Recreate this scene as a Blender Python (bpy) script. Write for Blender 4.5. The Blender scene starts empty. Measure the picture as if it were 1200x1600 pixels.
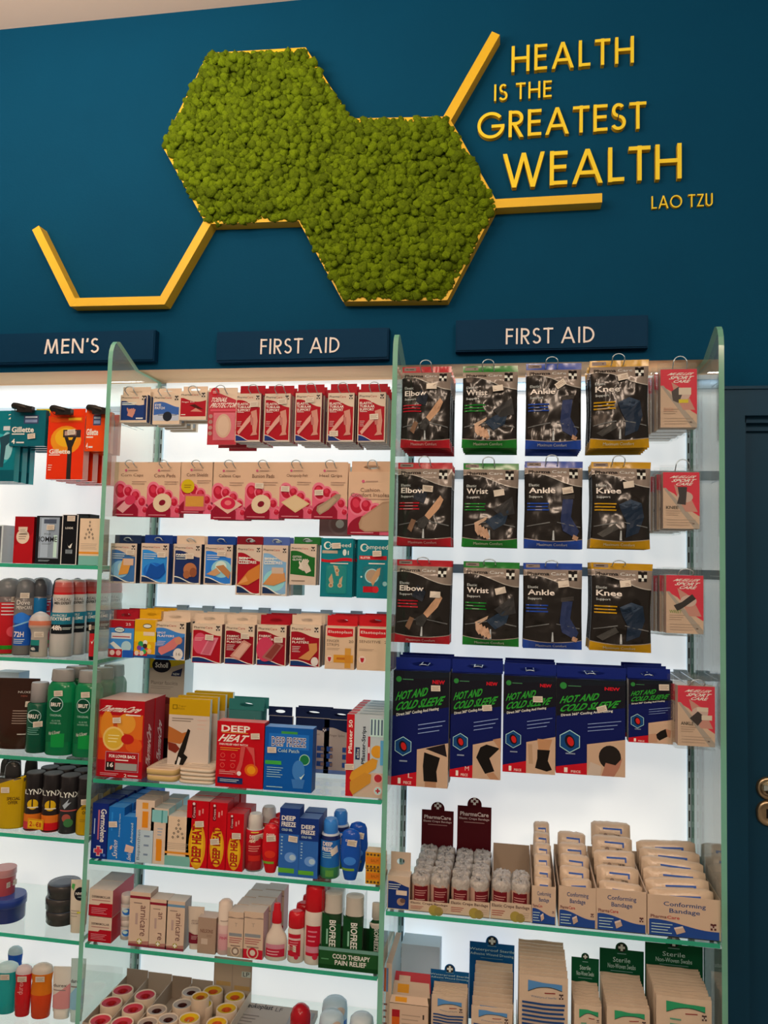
import bpy, bmesh, math, random
import numpy as np
from mathutils import Vector, noise

SC = bpy.context.scene
COL = SC.collection
RND = random.Random(7)

# ---------------------------------------------------------------- camera
F = 1209.783
CAM = np.array([0.23952, -1.51845, 1.55])
CR = np.array([0.986204, 0.16371, 0.024513])
CU = np.array([-0.01285, -0.071928, 0.997327])
CF = np.array([-0.165036, 0.983883, 0.068832])
cd = bpy.data.cameras.new('camera')
cd.sensor_fit = 'HORIZONTAL'
cd.sensor_width = 36.0
cd.lens = 36.0 * F / 1200.0
cd.clip_start = 0.05
camo = bpy.data.objects.new('camera', cd)
COL.objects.link(camo)
from mathutils import Matrix
camo.matrix_world = Matrix(((CR[0], CU[0], -CF[0], CAM[0]), (CR[1], CU[1], -CF[1], CAM[1]),
                            (CR[2], CU[2], -CF[2], CAM[2]), (0, 0, 0, 1)))
SC.camera = camo
# ---------------------------------------------------------------- light and exposure
SC.view_settings.view_transform = 'Standard'
SC.view_settings.look = 'None'
SC.view_settings.gamma = 1.0
SC.view_settings.use_curve_mapping = False
SC.view_settings.exposure = 0.0
try:
    SC.cycles.use_denoising = True
    SC.cycles.max_bounces = 10
    SC.cycles.transparent_max_bounces = 24
    SC.cycles.caustics_reflective = False
    SC.cycles.caustics_refractive = False
except Exception:
    pass
w = bpy.data.worlds.new('shop_interior')
SC.world = w
w.use_nodes = True
bg = w.node_tree.nodes['Background']
bg.inputs[0].default_value = (1.0, 0.74, 0.55, 1)
bg.inputs[1].default_value = 0.27


def area(name, loc, target, sx, sy, power, col):
    l = bpy.data.lights.new(name, 'AREA')
    l.shape = 'RECTANGLE'
    l.size, l.size_y, l.energy, l.color = sx, sy, power, col
    o = bpy.data.objects.new(name, l)
    COL.objects.link(o)
    o.location = loc
    o.rotation_euler = (Vector(target) - Vector(loc)).to_track_quat('-Z', 'Y').to_euler()
    return o


WARM = (1.0, 0.76, 0.58)
area('ceiling_downlight', (-0.7, -2.2, 2.80), (-0.3, 0.1, 1.4), 0.5, 0.5, 13, WARM)
area('ceiling_downlight', (1.1, -2.0, 2.80), (0.6, 0.1, 1.4), 0.5, 0.5, 17, WARM)
area('ceiling_downlight', (0.3, -3.2, 2.80), (0.0, 0.1, 1.0), 0.6, 0.6, 34, WARM)
area('ceiling_fill', (-0.9, -1.0, 2.35), (-0.9, -0.85, 2.85), 1.2, 0.3, 26, WARM)  # added fill lamp facing up, out of view, to brighten the ceiling
for lx in (-0.93, -0.31, 0.311):      # LED strips behind the lip above each backlit bay
    area('led_strip', (lx, 0.19, 1.975), (lx, 0.235, 1.6), 0.56, 0.02, 0.35, (1.0, 0.96, 0.92))
PANEL = 0.54

# ---------------------------------------------------------------- placing by sight line
def at(px, py, y):
    """point of the plane at depth y that the camera sees at photo pixel px, py"""
    d = CF * F + CR * (px - 600.0) + CU * (800.0 - py)
    t = (y - CAM[1]) / d[1]
    q = CAM + d * t
    return float(q[0]), float(q[2])


def span(xl, yt, xr, yb, y):
    ym, xm = (yt + yb) / 2, (xl + xr) / 2
    return at(xl, ym, y)[0], at(xr, ym, y)[0], at(xm, yb, y)[1], at(xm, yt, y)[1]


# ---------------------------------------------------------------- materials
ILL = (0.95, 0.70, 0.56)          # what the shop's warm light makes of a white sheet
_M = {}


def lin(c):
    c /= 255.0
    return c / 12.92 if c <= 0.04045 else ((c + 0.055) / 1.055) ** 2.4


def base(hexc, k=1.0):
    r, g, b = (int(hexc[i:i + 2], 16) for i in (1, 3, 5))
    return tuple(min(0.9, max(0.003, k * lin(v) / e)) for v, e in zip((r, g, b), ILL)) + (1,)


FIN = {'c': (0.45, 0, 0.13), 'g': (0.2, 0, 0.35), 'f': (0.2, 0.0, 0.55), 'm': (0.75, 0, 0.2), 'x': (0.28, 0.9, 0.5), 'p': (0.6, 0, 0.3)}


def M(hexc, fin='c', k=1.0):
    key = (hexc, fin, k)
    if key in _M:
        return _M[key]
    m = bpy.data.materials.new('paint_%s_%s' % (hexc[1:], fin))
    m.use_nodes = True
    b = m.node_tree.nodes['Principled BSDF']
    ro, me, sp = FIN[fin]
    b.inputs['Base Color'].default_value = base(hexc, k)
    b.inputs['Roughness'].default_value = ro
    b.inputs['Metallic'].default_value = me
    b.inputs['Specular IOR Level'].default_value = sp
    _M[key] = m
    return m


def nodes(name):
    m = bpy.data.materials.new(name)
    m.use_nodes = True
    nt = m.node_tree
    nt.nodes.clear()
    out = nt.nodes.new('ShaderNodeOutputMaterial')
    return m, nt, nt.nodes.new, nt.links.new, out


def glassy(name, tint, rough=0.02, haze=None, hz=0.0, f0=0.04, top=0.96):
    m, nt, N, L, out = nodes(name)
    lw = N('ShaderNodeLayerWeight')
    lw.inputs[0].default_value = 0.5
    p = N('ShaderNodeMath'); p.operation = 'POWER'; p.inputs[1].default_value = 5.0
    L(lw.outputs['Facing'], p.inputs[0])
    ma = N('ShaderNodeMath'); ma.operation = 'MULTIPLY_ADD'
    ma.inputs[1].default_value = top; ma.inputs[2].default_value = f0
    L(p.outputs[0], ma.inputs[0])
    tr = N('ShaderNodeBsdfTransparent'); tr.inputs[0].default_value = tint + (1,)
    gl = N('ShaderNodeBsdfGlossy'); gl.inputs['Roughness'].default_value = rough
    gl.inputs[0].default_value = (.95, .97, .96, 1)
    body = tr
    if hz > 0:
        df = N('ShaderNodeBsdfDiffuse'); df.inputs[0].default_value = haze + (1,)
        tl = N('ShaderNodeBsdfTranslucent'); tl.inputs[0].default_value = haze + (1,)
        m2 = N('ShaderNodeMixShader'); L(df.outputs[0], m2.inputs[1]); L(tl.outputs[0], m2.inputs[2])
        m1 = N('ShaderNodeMixShader'); m1.inputs[0].default_value = hz
        L(tr.outputs[0], m1.inputs[1]); L(m2.outputs[0], m1.inputs[2])
        body = m1
    mx = N('ShaderNodeMixShader')
    L(ma.outputs[0], mx.inputs[0]); L(body.outputs[0], mx.inputs[1]); L(gl.outputs[0], mx.inputs[2])
    L(mx.outputs[0], out.inputs[0])
    return m


def glow_edge(name, col):
    m, nt, N, L, out = nodes(name)
    df = N('ShaderNodeBsdfDiffuse'); df.inputs[0].default_value = col + (1,)
    tl = N('ShaderNodeBsdfTranslucent'); tl.inputs[0].default_value = col + (1,)
    gl = N('ShaderNodeBsdfGlossy'); gl.inputs['Roughness'].default_value = 0.12
    a = N('ShaderNodeMixShader'); L(df.outputs[0], a.inputs[1]); L(tl.outputs[0], a.inputs[2])
    b = N('ShaderNodeMixShader'); b.inputs[0].default_value = 0.08
    L(a.outputs[0], b.inputs[1]); L(gl.outputs[0], b.inputs[2]); L(b.outputs[0], out.inputs[0])
    return m


def noisy(name, hexa, hexb, scale, rough, bump=0.0, spec=0.3, bscale=None):
    m, nt, N, L, out = nodes(name)
    b = N('ShaderNodeBsdfPrincipled')
    tc = N('ShaderNodeTexCoord')
    n = N('ShaderNodeTexNoise'); n.inputs['Scale'].default_value = scale; n.inputs['Detail'].default_value = 5
    L(tc.outputs['Object'], n.inputs['Vector'])
    mx = N('ShaderNodeMix'); mx.data_type = 'RGBA'
    mx.inputs[6].default_value = base(hexa); mx.inputs[7].default_value = base(hexb)
    L(n.outputs[0], mx.inputs[0]); L(mx.outputs[2], b.inputs['Base Color'])
    b.inputs['Roughness'].default_value = rough
    b.inputs['Specular IOR Level'].default_value = spec
    if bump:
        n2 = N('ShaderNodeTexNoise'); n2.inputs['Scale'].default_value = bscale or scale * 8
        L(tc.outputs['Object'], n2.inputs['Vector'])
        bp = N('ShaderNodeBump'); bp.inputs['Strength'].default_value = bump; bp.inputs['Distance'].default_value = 0.002
        L(n2.outputs[0], bp.inputs['Height']); L(bp.outputs[0], b.inputs['Normal'])
    L(b.outputs[0], out.inputs[0])
    return m


def panel_mat():
    m, nt, N, L, out = nodes('backlit_acrylic')
    b = N('ShaderNodeBsdfPrincipled')
    b.inputs['Base Color'].default_value = (.74, .82, .86, 1)
    b.inputs['Roughness'].default_value = 0.35
    b.inputs['Emission Color'].default_value = (.95, 1.0, 1.02, 1)
    b.inputs['Emission Strength'].default_value = PANEL
    L(b.outputs[0], out.inputs[0])
    return m


MAT_GLASS = glassy('side_glass', (.93, .985, .965), haze=(.84, .96, .93), hz=.16)
MAT_SHELF = glassy('shelf_glass', (.95, .985, .97), haze=(.8, .9, .86), hz=.05)
MAT_EDGE = glow_edge('glass_edge_pale', (.30, .80, .62))
MAT_EDGE2 = glow_edge('glass_edge_green', (.04, .72, .46))
MAT_CLEAR = glassy('clear_plastic', (.96, .97, .97), rough=.06, haze=(.8, .8, .8), hz=.02, f0=.02, top=.7)
MAT_FILM = glassy('clear_film', (.93, .93, .93), rough=.15, haze=(.85, .83, .8), hz=.25, f0=.08)
MAT_CHROME = M('#b9b4ad', 'x')
MAT_STEEL = M('#8d8f92', 'x')
WHITE, CREAM, INK, PAPER = '#ece6de', '#d9b597', '#2b2523', '#d4ab8c'


def MM(c):
    return M(c) if isinstance(c, str) else (M(*c) if isinstance(c, tuple) else c)


# ---------------------------------------------------------------- mesh builder
class MB:
    def __init__(s):
        s.v, s.f, s.m, s.sm, s.mats = [], [], [], [], []

    def mi(s, c):
        m = MM(c)
        if m not in s.mats:
            s.mats.append(m)
        return s.mats.index(m)

    def face(s, pts, c, smooth=False):
        b = len(s.v)
        s.v.extend(pts)
        s.f.append(tuple(range(b, b + len(pts))))
        s.m.append(s.mi(c)); s.sm.append(smooth)

    def tris(s, pts, tris, c):
        b = len(s.v)
        s.v.extend(pts)
        k = s.mi(c)
        for t in tris:
            s.f.append(tuple(b + i for i in t)); s.m.append(k); s.sm.append(False)

    def grid(s, rows, c, closed=True, smooth=True, cols=None):
        """rows of points; faces between consecutive rows; cols: colour per band"""
        b, n = len(s.v), len(rows[0])
        for r in rows:
            s.v.extend(r)
        for i in range(len(rows) - 1):
            k = s.mi(cols[i] if cols else c)
            for j in range(n if closed else n - 1):
                j2 = (j + 1) % n
                s.f.append((b + i * n + j, b + i * n + j2, b + (i + 1) * n + j2, b + (i + 1) * n + j))
                s.m.append(k); s.sm.append(smooth)

    def box(s, x0, x1, y0, y1, z0, z1, c, front=None, top=None, side=None, bottom=None):
        P = [(x, y, z) for x in (x0, x1) for y in (y0, y1) for z in (z0, z1)]
        q = lambda i, cc: s.face([P[j] for j in i], cc)
        q((0, 4, 5, 1), front or c)
        q((6, 2, 3, 7), c)
        q((2, 0, 1, 3), side or c); q((4, 6, 7, 5), side or c)
        q((1, 5, 7, 3), top or c); q((2, 6, 4, 0), bottom or c)

    def prism(s, poly, y0, y1, c, side=None):
        """polygon in x,z (counter-clockwise seen from the front) pushed from y0 back to y1"""
        s.face([(x, y0, z) for x, z in poly], c)
        s.face([(x, y1, z) for x, z in reversed(poly)], c)
        n = len(poly)
        for i in range(n):
            a, b = poly[i], poly[(i + 1) % n]
            s.face([(a[0], y0, a[1]), (a[0], y1, a[1]), (b[0], y1, b[1]), (b[0], y0, b[1])], side or c)

    def tube(s, pts, r, c, n=8, cap=True):
        pts = [Vector(p) for p in pts]
        rows = []
        prev = None
        for i, p in enumerate(pts):
            d = (pts[min(i + 1, len(pts) - 1)] - pts[max(i - 1, 0)]).normalized()
            a = prev if prev is not None else (Vector((0, 0, 1)) if abs(d.z) < .9 else Vector((1, 0, 0)))
            u = (a - d * a.dot(d)).normalized()
            prev = u
            w_ = d.cross(u)
            rows.append([tuple(p + (u * math.cos(t) + w_ * math.sin(t)) * r)
                         for t in (2 * math.pi * k / n for k in range(n))])
        s.grid(rows, c)
        if cap:
            s.face(list(reversed(rows[0])), c); s.face(rows[-1], c)

    def loft(s, secs, cols, n=28, capb=True, capt=True):
        """secs: (z, half width, half depth, squareness[, y shift]); cols: colour per band"""
        rows = []
        for q in secs:
            z, hx, hy, e = q[:4]
            yo = q[4] if len(q) > 4 else 0
            row = []
            for k in range(n):
                t = 2 * math.pi * k / n
                ct, st = math.cos(t), math.sin(t)
                row.append((hx * math.copysign(abs(ct) ** (2 / e), ct),
                            yo + hy * math.copysign(abs(st) ** (2 / e), st), z))
            rows.append(row)
        if isinstance(cols, (str, tuple)) or not isinstance(cols, list):
            cols = [cols] * (len(secs) - 1)
        s.grid(rows, None, cols=cols)
        if capb:
            s.face(list(reversed(rows[0])), cols[0])
        if capt:
            s.face(rows[-1], cols[-1])

    def build(s, name, parent=None, loc=None):
        me = bpy.data.meshes.new(name)
        me.from_pydata(s.v, [], s.f)
        for m in s.mats:
            me.materials.append(m)
        me.polygons.foreach_set('material_index', s.m)
        me.polygons.foreach_set('use_smooth', s.sm)
        me.update()
        o = bpy.data.objects.new(name, me)
        COL.objects.link(o)
        if parent:
            o.parent = parent
        if loc:
            o.location = loc
        return o


def tag(o, label, cat, group=None):
    o['label'] = label
    o['category'] = cat
    if group:
        o['group'] = group
    return o


def empty(name, loc, rz=0.0):
    o = bpy.data.objects.new(name, None)
    COL.objects.link(o)
    o.location = loc
    o.rotation_euler = (0, 0, rz)
    o.empty_display_size = 0.02
    return o


def struct(o):
    o['kind'] = 'structure'
    return o


def dup(root, off, label):
    c = root.copy()
    COL.objects.link(c)
    c.location = [a + b for a, b in zip(root.location, off)]
    c['label'] = label
    for ch in list(root.children):
        d = ch.copy(); COL.objects.link(d); d.parent = c
        for g in list(ch.children):
            e = g.copy(); COL.objects.link(e); e.parent = d
    return c


ORD = ['front', 'second', 'third', 'fourth', 'fifth', 'sixth', 'seventh', 'eighth', 'ninth', 'tenth', 'eleventh', 'twelfth']

# ---------------------------------------------------------------- printed surfaces
_G = {}


def glyphs(text, bold=0.0):
    key = (text, bold)
    if key not in _G:
        c = bpy.data.curves.new('lettering', 'FONT')
        c.body = text
        c.resolution_u = 2
        c.offset = bold
        o = bpy.data.objects.new('lettering', c)
        me = o.to_mesh()
        V = [(v.co.x, v.co.y) for v in me.vertices]
        me.calc_loop_triangles()
        T = [tuple(t.vertices) for t in me.loop_triangles]
        o.to_mesh_clear()
        bpy.data.objects.remove(o); bpy.data.curves.remove(c)
        xs = [p[0] for p in V]; ys = [p[1] for p in V]
        x0, x1, y0, y1 = min(xs), max(xs), min(ys), max(ys)
        _G[key] = ([((x - x0) / (x1 - x0), (y - y0) / max(1e-6, y1 - y0)) for x, y in V], T)
    return _G[key]


class Art:
    """flat print in unit coordinates of a face; each element lies one ink layer above the last"""
    def __init__(s, mb, w, h, fn=None):
        s.mb, s.w, s.h, s.k, s.curved = mb, w, h, 0, False
        s.fn = fn or (lambda u, v, e: ((u - .5) * w, -e, v * h))

    def lay(s):
        s.k += 1
        return 0.0002 + s.k * 0.00007 if not s.curved else 0.0006 + s.k * 0.00011

    def p(s, pts, c):
        e = s.lay()
        if s.curved:                       # follow a rounded surface
            us = [q[0] for q in pts]
            if max(us) - min(us) > .08:
                bm = bmesh.new()
                bm.faces.new([bm.verts.new((u, v, 0)) for u, v in pts])
                bmesh.ops.triangulate(bm, faces=bm.faces[:])
                for _ in range(3):
                    ed = [x for x in bm.edges if abs(x.verts[0].co.x - x.verts[1].co.x) > .07 or abs(x.verts[0].co.y - x.verts[1].co.y) > .07]
                    if ed:
                        bmesh.ops.subdivide_edges(bm, edges=ed, cuts=1, use_grid_fill=True)
                        bmesh.ops.triangulate(bm, faces=bm.faces[:])
                bm.verts.index_update()
                s.mb.tris([s.fn(v.co.x, v.co.y, e) for v in bm.verts], [tuple(q.index for q in f.verts) for f in bm.faces], c)
                bm.free()
                return
        s.mb.face([s.fn(u, v, e) for u, v in pts], c)

    def r(s, x0, y0, x1, y1, c, n=1):
        if n == 1 and s.curved and x1 - x0 > .08:
            n = 10
        if n == 1:
            s.p([(x0, y0), (x1, y0), (x1, y1), (x0, y1)], c)
        else:
            s.band(lambda u: y0, lambda u: y1, c, x0, x1, n)

    def e(s, cx, cy, rx, ry, c, rot=0, n=20):
        a = math.radians(rot); ca, sa = math.cos(a), math.sin(a)
        asp = s.w / s.h
        pts = []
        for k in range(n):
            t = 2 * math.pi * k / n
            x, y = rx * math.cos(t), ry * math.sin(t)
            pts.append((cx + x * ca - y * sa, cy + (x * sa + y * ca) * asp))
        s.p(pts, c)

    def circ(s, cx, cy, r, c, n=20):
        s.p([(cx + r * math.cos(2 * math.pi * k / n), cy + r * s.w / s.h * math.sin(2 * math.pi * k / n)) for k in range(n)], c)

    def band(s, lo, hi, c, x0=0.0, x1=1.0, n=16):
        e = s.lay()
        lo_ = lo if callable(lo) else (lambda u: lo)
        hi_ = hi if callable(hi) else (lambda u: hi)
        for i in range(n):
            a, b = x0 + (x1 - x0) * i / n, x0 + (x1 - x0) * (i + 1) / n
            m = 1 if not s.curved else max(1, int((hi_(a) - lo_(a)) / .03))
            for k in range(m):
                f0, f1 = k / m, (k + 1) / m
                g = lambda u, f: s.fn(u, lo_(u) + (hi_(u) - lo_(u)) * f, e)
                s.mb.face([g(a, f0), g(b, f0), g(b, f1), g(a, f1)], c)

    def t(s, text, x0, y0, x1, y1, c, rot=0, bold=0.0, sk=0.0, sh=0.0):
        V, T = glyphs(text, bold)
        e = s.lay()
        pts = []
        for a, b in V:
            a = a + sh * (b - .5)
            if rot == 90:
                a, b = 1 - b, a
            elif rot == -90:
                a, b = b, 1 - a
            u = x0 + a * (x1 - x0)
            pts.append(s.fn(u, y0 + b * (y1 - y0) + sk * (u - x0), e))
        s.mb.tris(pts, T, c)

    def lines(s, x0, y0, x1, y1, n, c, fill=.45, sk=0.0, rag=.3):
        """fine print too small to read: one rule per line"""
        e = s.lay()
        dy = (y1 - y0) / n
        for i in range(n):
            b = y1 - (i + 1) * dy + dy * (1 - fill) / 2
            xe = x1 - (x1 - x0) * rag * ((i * 37 % 11) / 11.0)
            d = sk * (xe - x0)
            if s.curved:
                for j in range(6):
                    a_, b_ = x0 + (xe - x0) * j / 6, x0 + (xe - x0) * (j + 1) / 6
                    s.mb.face([s.fn(a_, b, e), s.fn(b_, b, e), s.fn(b_, b + dy * fill, e), s.fn(a_, b + dy * fill, e)], c)
                continue
            s.mb.face([s.fn(x0, b, e), s.fn(xe, b + d, e), s.fn(xe, b + d + dy * fill, e), s.fn(x0, b + dy * fill, e)], c)

    def plus(s, cx, cy, r, c, t=.34):
        q = s.w / s.h
        s.r(cx - r, cy - r * t * q, cx + r, cy + r * t * q, c)
        s.r(cx - r * t, cy - r * q, cx + r * t, cy + r * q, c)

    def mark(s, cx, cy, r, dark=INK, light=WHITE):
        """the four-square cross device"""
        q = s.w / s.h
        for dx, dy, c in ((-.55, 0, light), (.55, 0, light), (0, .55, dark), (0, -.55, light), (-.55, .7, dark), (.55, -.7, dark), (.55, .7, dark), (-.55, -.7, dark)):
            s.r(cx + (dx - .32) * r, cy + (dy - .32) * r * q, cx + (dx + .32) * r, cy + (dy + .32) * r * q, c)
        s.r(cx - .24 * r, cy - .24 * r * q, cx + .24 * r, cy + .24 * r * q, dark)


def stickers(parent, spec, w, h, fn=None, d=0.0, size=(.0185, .0115)):
    """white price labels stuck on a front; spec: (u, v[, tilt])"""
    for q in spec:
        u, v = q[0], q[1]
        a = math.radians(q[2] if len(q) > 2 else 0)
        mb = MB()
        sx, sz = size[0] / 2, size[1] / 2
        f = fn or (lambda u_, v_, e: ((u_ - .5) * w, -e, v_ * h))
        def pt(x, z, e):
            return f(u + (x * math.cos(a) - z * math.sin(a)) / w, v + (x * math.sin(a) + z * math.cos(a)) / h, e)
        E0 = .0034 + d
        mb.face([pt(-sx, -sz, E0), pt(sx, -sz, E0), pt(sx, sz, E0), pt(-sx, sz, E0)], '#dcbfa6')
        for i in range(3):
            z = sz * (.45 - .45 * i)
            mb.face([pt(-sx * .8, z - sz * .09, E0 + .0001), pt(sx * (.8 - .2 * (i % 2)), z - sz * .09, E0 + .0001),
                     pt(sx * (.8 - .2 * (i % 2)), z + sz * .09, E0 + .0001), pt(-sx * .8, z + sz * .09, E0 + .0001)], '#a8876f')
        o = mb.build('price_sticker', parent)


def slot_plate(mb, x0, x1, z0, z1, y, c, sw=.4, sh=.34, vz=.5, t=.0009, back=None):
    """upright hang tab with an open euro slot"""
    cx, cz = (x0 + x1) / 2, z0 + (z1 - z0) * vz
    hw, hh = (x1 - x0) * sw / 2, (z1 - z0) * sh / 2
    inner, outer = [], []
    n = 20
    ang = [2 * math.pi * (k + .5) / n for k in range(n)]
    for a in ang:
        inner.append((cx + hw * math.cos(a), cz + hh * math.sin(a)))
        ca, sa = math.cos(a), math.sin(a)
        f = min((x1 - x0) / 2 / max(1e-6, abs(ca)), 1e9)
        sx = 1 / max(abs(ca), abs(sa))
        px, pz = cx + ca * sx * (x1 - x0) / 2, (z0 + z1) / 2 + sa * sx * (z1 - z0) / 2
        outer.append((px, pz))
    for i in range(n):
        j = (i + 1) % n
        for yy, flip in ((y, False), (y + t, True)):
            q = [(outer[i][0], yy, outer[i][1]), (outer[j][0], yy, outer[j][1]), (inner[j][0], yy, inner[j][1]), (inner[i][0], yy, inner[i][1])]
            mb.face(q if not flip else q[::-1], c)
        mb.face([(outer[i][0], y, outer[i][1]), (outer[i][0], y + t, outer[i][1]), (outer[j][0], y + t, outer[j][1]), (outer[j][0], y, outer[j][1])], c)


# ---------------------------------------------------------------- generic goods
def order(label, k):
    return label % ORD[k] if '%s' in label else label


def copies(o, label, n, pitch, dx=0.0, jit=.0012):
    out = [o]
    for k in range(1, n):
        out.append(dup(o, (dx * k + RND.uniform(-jit, jit), pitch * k, 0), order(label, k)))
    return out


def carton(name, cat, label, px, y, d, art, c=PAPER, top=None, side=None, z=None, tab=None, st=(), n=1, pitch=None,
           group=None, rz=0.0, dx=0.0, sart=None, fin='c', tart=None):
    """printed carton. px: front face as seen (left, top, right[, bottom]); z: shelf it stands on"""
    xl, yt, xr = px[:3]
    if z is not None:
        ym = (yt + (px[3] if len(px) > 3 else yt + 90)) / 2
        X0, X1 = at(xl, ym, y)[0], at(xr, ym, y)[0]
        Z0, Z1 = z, at((xl + xr) / 2, yt, y)[1]
    else:
        X0, X1, Z0, Z1 = span(xl, yt, xr, px[3], y)
    W, H = X1 - X0, Z1 - Z0
    mb = MB()
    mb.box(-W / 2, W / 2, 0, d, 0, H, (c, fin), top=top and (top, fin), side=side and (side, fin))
    A = Art(mb, W, H)
    if art:
        art(A)
    if sart:
        sart(Art(mb, d, H, lambda u, v, e: (W / 2 + e, u * d, v * H)))
    if tart:
        tart(Art(mb, W, d, lambda u, v, e: ((u - .5) * W, v * d, H + e)))
    o = mb.build(name, None, ((X0 + X1) / 2, y, Z0))
    o.rotation_euler[2] = rz
    tag(o, order(label, 0), cat, group)
    if tab:
        tx0, ty0, tx1, ty1, tc = tab
        a0, a1, b0, b1 = span(tx0, ty0, tx1, ty1, y + d)
        cx = (X0 + X1) / 2
        tb = MB()
        slot_plate(tb, a0 - cx, a1 - cx, H - .001, b1 - Z0, d - .001, tc)
        tb.build('hang_tab', o)
    stickers(o, st, W, H)
    copies(o, label, n, pitch or d + .001, dx)
    return o


def card(name, cat, label, px, y, art, c=PAPER, slot=(.5, .93, .3, .05), st=(), n=1, pitch=.006, group=None, dx=0.0, blister=None, r=.06):
    """flat hang card with rounded top corners and a punched slot near the top"""
    X0, X1, Z0, Z1 = span(*px, y)
    W, H = X1 - X0, Z1 - Z0
    mb = MB()
    hs = .12
    mb.box(-W / 2, W / 2, 0, .0012, 0, H * (1 - hs), c)
    slot_plate(mb, -W / 2, W / 2, H * (1 - hs), H, 0, c, sw=slot[2], sh=.4, vz=.5, t=.0012)
    A = Art(mb, W, H)
    art(A)
    o = mb.build(name, None, ((X0 + X1) / 2, y, Z0))
    tag(o, order(label, 0), cat, group)
    if blister:
        bx0, bz0, bx1, bz1, bd, bm = blister
        bb = MB()
        hx, hz = (bx1 - bx0) * W / 2, (bz1 - bz0) * H / 2
        rows = []
        for f, e in ((1, .0), (.97, .7), (.85, 1)):
            rows.append([(hx * f * math.copysign(abs(math.cos(t)) ** .4, math.cos(t)), -bd * e - .0002,
                          hz * f * math.copysign(abs(math.sin(t)) ** .4, math.sin(t))) for t in (2 * math.pi * k / 28 for k in range(28))])
        bb.grid(rows, bm)
        bb.face(rows[-1], bm)
        b = bb.build('blister', o, (((bx0 + bx1) / 2 - .5) * W, 0, (bz0 + bz1) / 2 * H))
    stickers(o, st, W, H, d=blister[4] if blister else 0)
    copies(o, label, n, pitch, dx)
    return o


def lofted(name, cat, label, px, z, y, secs, cols, dr=1.0, art=None, st=(), parts=(), n=1, pitch=None, group=None, dx=0.0, fin='g', seg=28, base_h=1.0):
    """bottle, can, tube or jar standing on z. secs in units of (height, half width); dr: depth / width"""
    xl, yt, xr = px[:3]
    ym = (yt + (px[3] if len(px) > 3 else yt + 90)) / 2
    X0, X1 = at(xl, ym, y)[0], at(xr, ym, y)[0]
    H = at((xl + xr) / 2, yt, y)[1] - z
    W = X1 - X0
    R = W / 2
    def S(secs_):
        return [(q[0] * H, q[1] * R, q[1] * R * (q[2] if len(q) > 2 and q[2] is not None else dr), q[3] if len(q) > 3 else 2.0) for q in secs_]
    def C(cols_, ns):
        if not isinstance(cols_, list):
            cols_ = [cols_] * ns
        return [(q, fin) if isinstance(q, str) else q for q in cols_]
    mb = MB()
    SS = S(secs)
    mb.loft(SS, C(cols, len(secs) - 1), n=seg)
    rnd = dr > .85 and all(len(q) < 3 for q in secs)
    turn = math.atan2(CAM[0] - (X0 + X1) / 2, y - CAM[1])
    ct, st_ = math.cos(.85 * turn), math.sin(.85 * turn)

    def fn(u, v, e):
        zz = v * H
        for a, b in zip(SS, SS[1:]):
            if a[0] <= zz <= b[0] or b is SS[-1]:
                t = (zz - a[0]) / max(1e-6, b[0] - a[0])
                t = min(1, max(0, t))
                hx, hy, ex = (a[i] + (b[i] - a[i]) * t for i in (1, 2, 3))
                break
        x = (u - .5) * W
        q = min(.995, abs(x / hx))
        yy = -hy * (1 - q ** ex) ** (1 / ex) - e - .0002
        if rnd:                            # round goods stand with the label turned to the aisle
            return (x * ct - yy * st_, x * st_ + yy * ct, zz)
        return (x, yy, zz)
    if art:
        A = Art(mb, W, H, fn)
        A.curved = True
        art(A)
    o = mb.build(name, None, ((X0 + X1) / 2, y + R * dr, z))
    if not rnd:
        o.rotation_euler[2] = .3 * turn
    tag(o, order(label, 0), cat, group)
    for pn, ps, pc in parts:
        pb = MB()
        pb.loft(S(ps), C(pc, len(ps) - 1), n=seg)
        pb.build(pn, o)
    stickers(o, st, W, H, fn)
    copies(o, label, n, pitch or W * dr + .001, dx)
    return o


def hook(px, py, y0, wpx, hpx, label, group, yb=.236):
    """double wire prong: two rods from the rail, joined by a raised loop at the front"""
    X, Z = at(px, py, y0)
    a = wpx / 2 * (y0 + 1.52) / F
    hh = hpx * (y0 + 1.52) / F
    zr = Z - hh
    pts = [(X - a, yb, zr), (X - a, y0 + .012, zr), (X - a, y0 + .003, zr + hh * .25)]
    for k in range(9):
        t = math.pi * (1 - k / 8)
        pts.append((X + a * math.cos(t), y0 - .002, zr + hh * .45 + hh * .55 * math.sin(t)))
    pts += [(X + a, y0 + .003, zr + hh * .25), (X + a, y0 + .012, zr), (X + a, yb, zr)]
    mb = MB()
    mb.tube(pts, .0011, MAT_CHROME, n=6)
    o = mb.build('display_hook')
    return tag(o, label, 'hook', group)

# ================================================================ the room
YB, YP = 0.128, 0.248            # blue bulkhead face, lit back panel
ZB, ZC = 1.987, 2.851            # bulkhead underside, ceiling
XL, XR = -0.62, 0.622
MAT_WALL = noisy('navy_wall_paint', '#02394e', '#043e54', 6, .65, bump=.12, spec=.03, bscale=220)
MAT_DOORF = noisy('navy_door_paint', '#10333f', '#12374a', 5, .45, bump=.05, spec=.15)
MAT_SOFFIT = M('#dc9e70', 'm')

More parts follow.
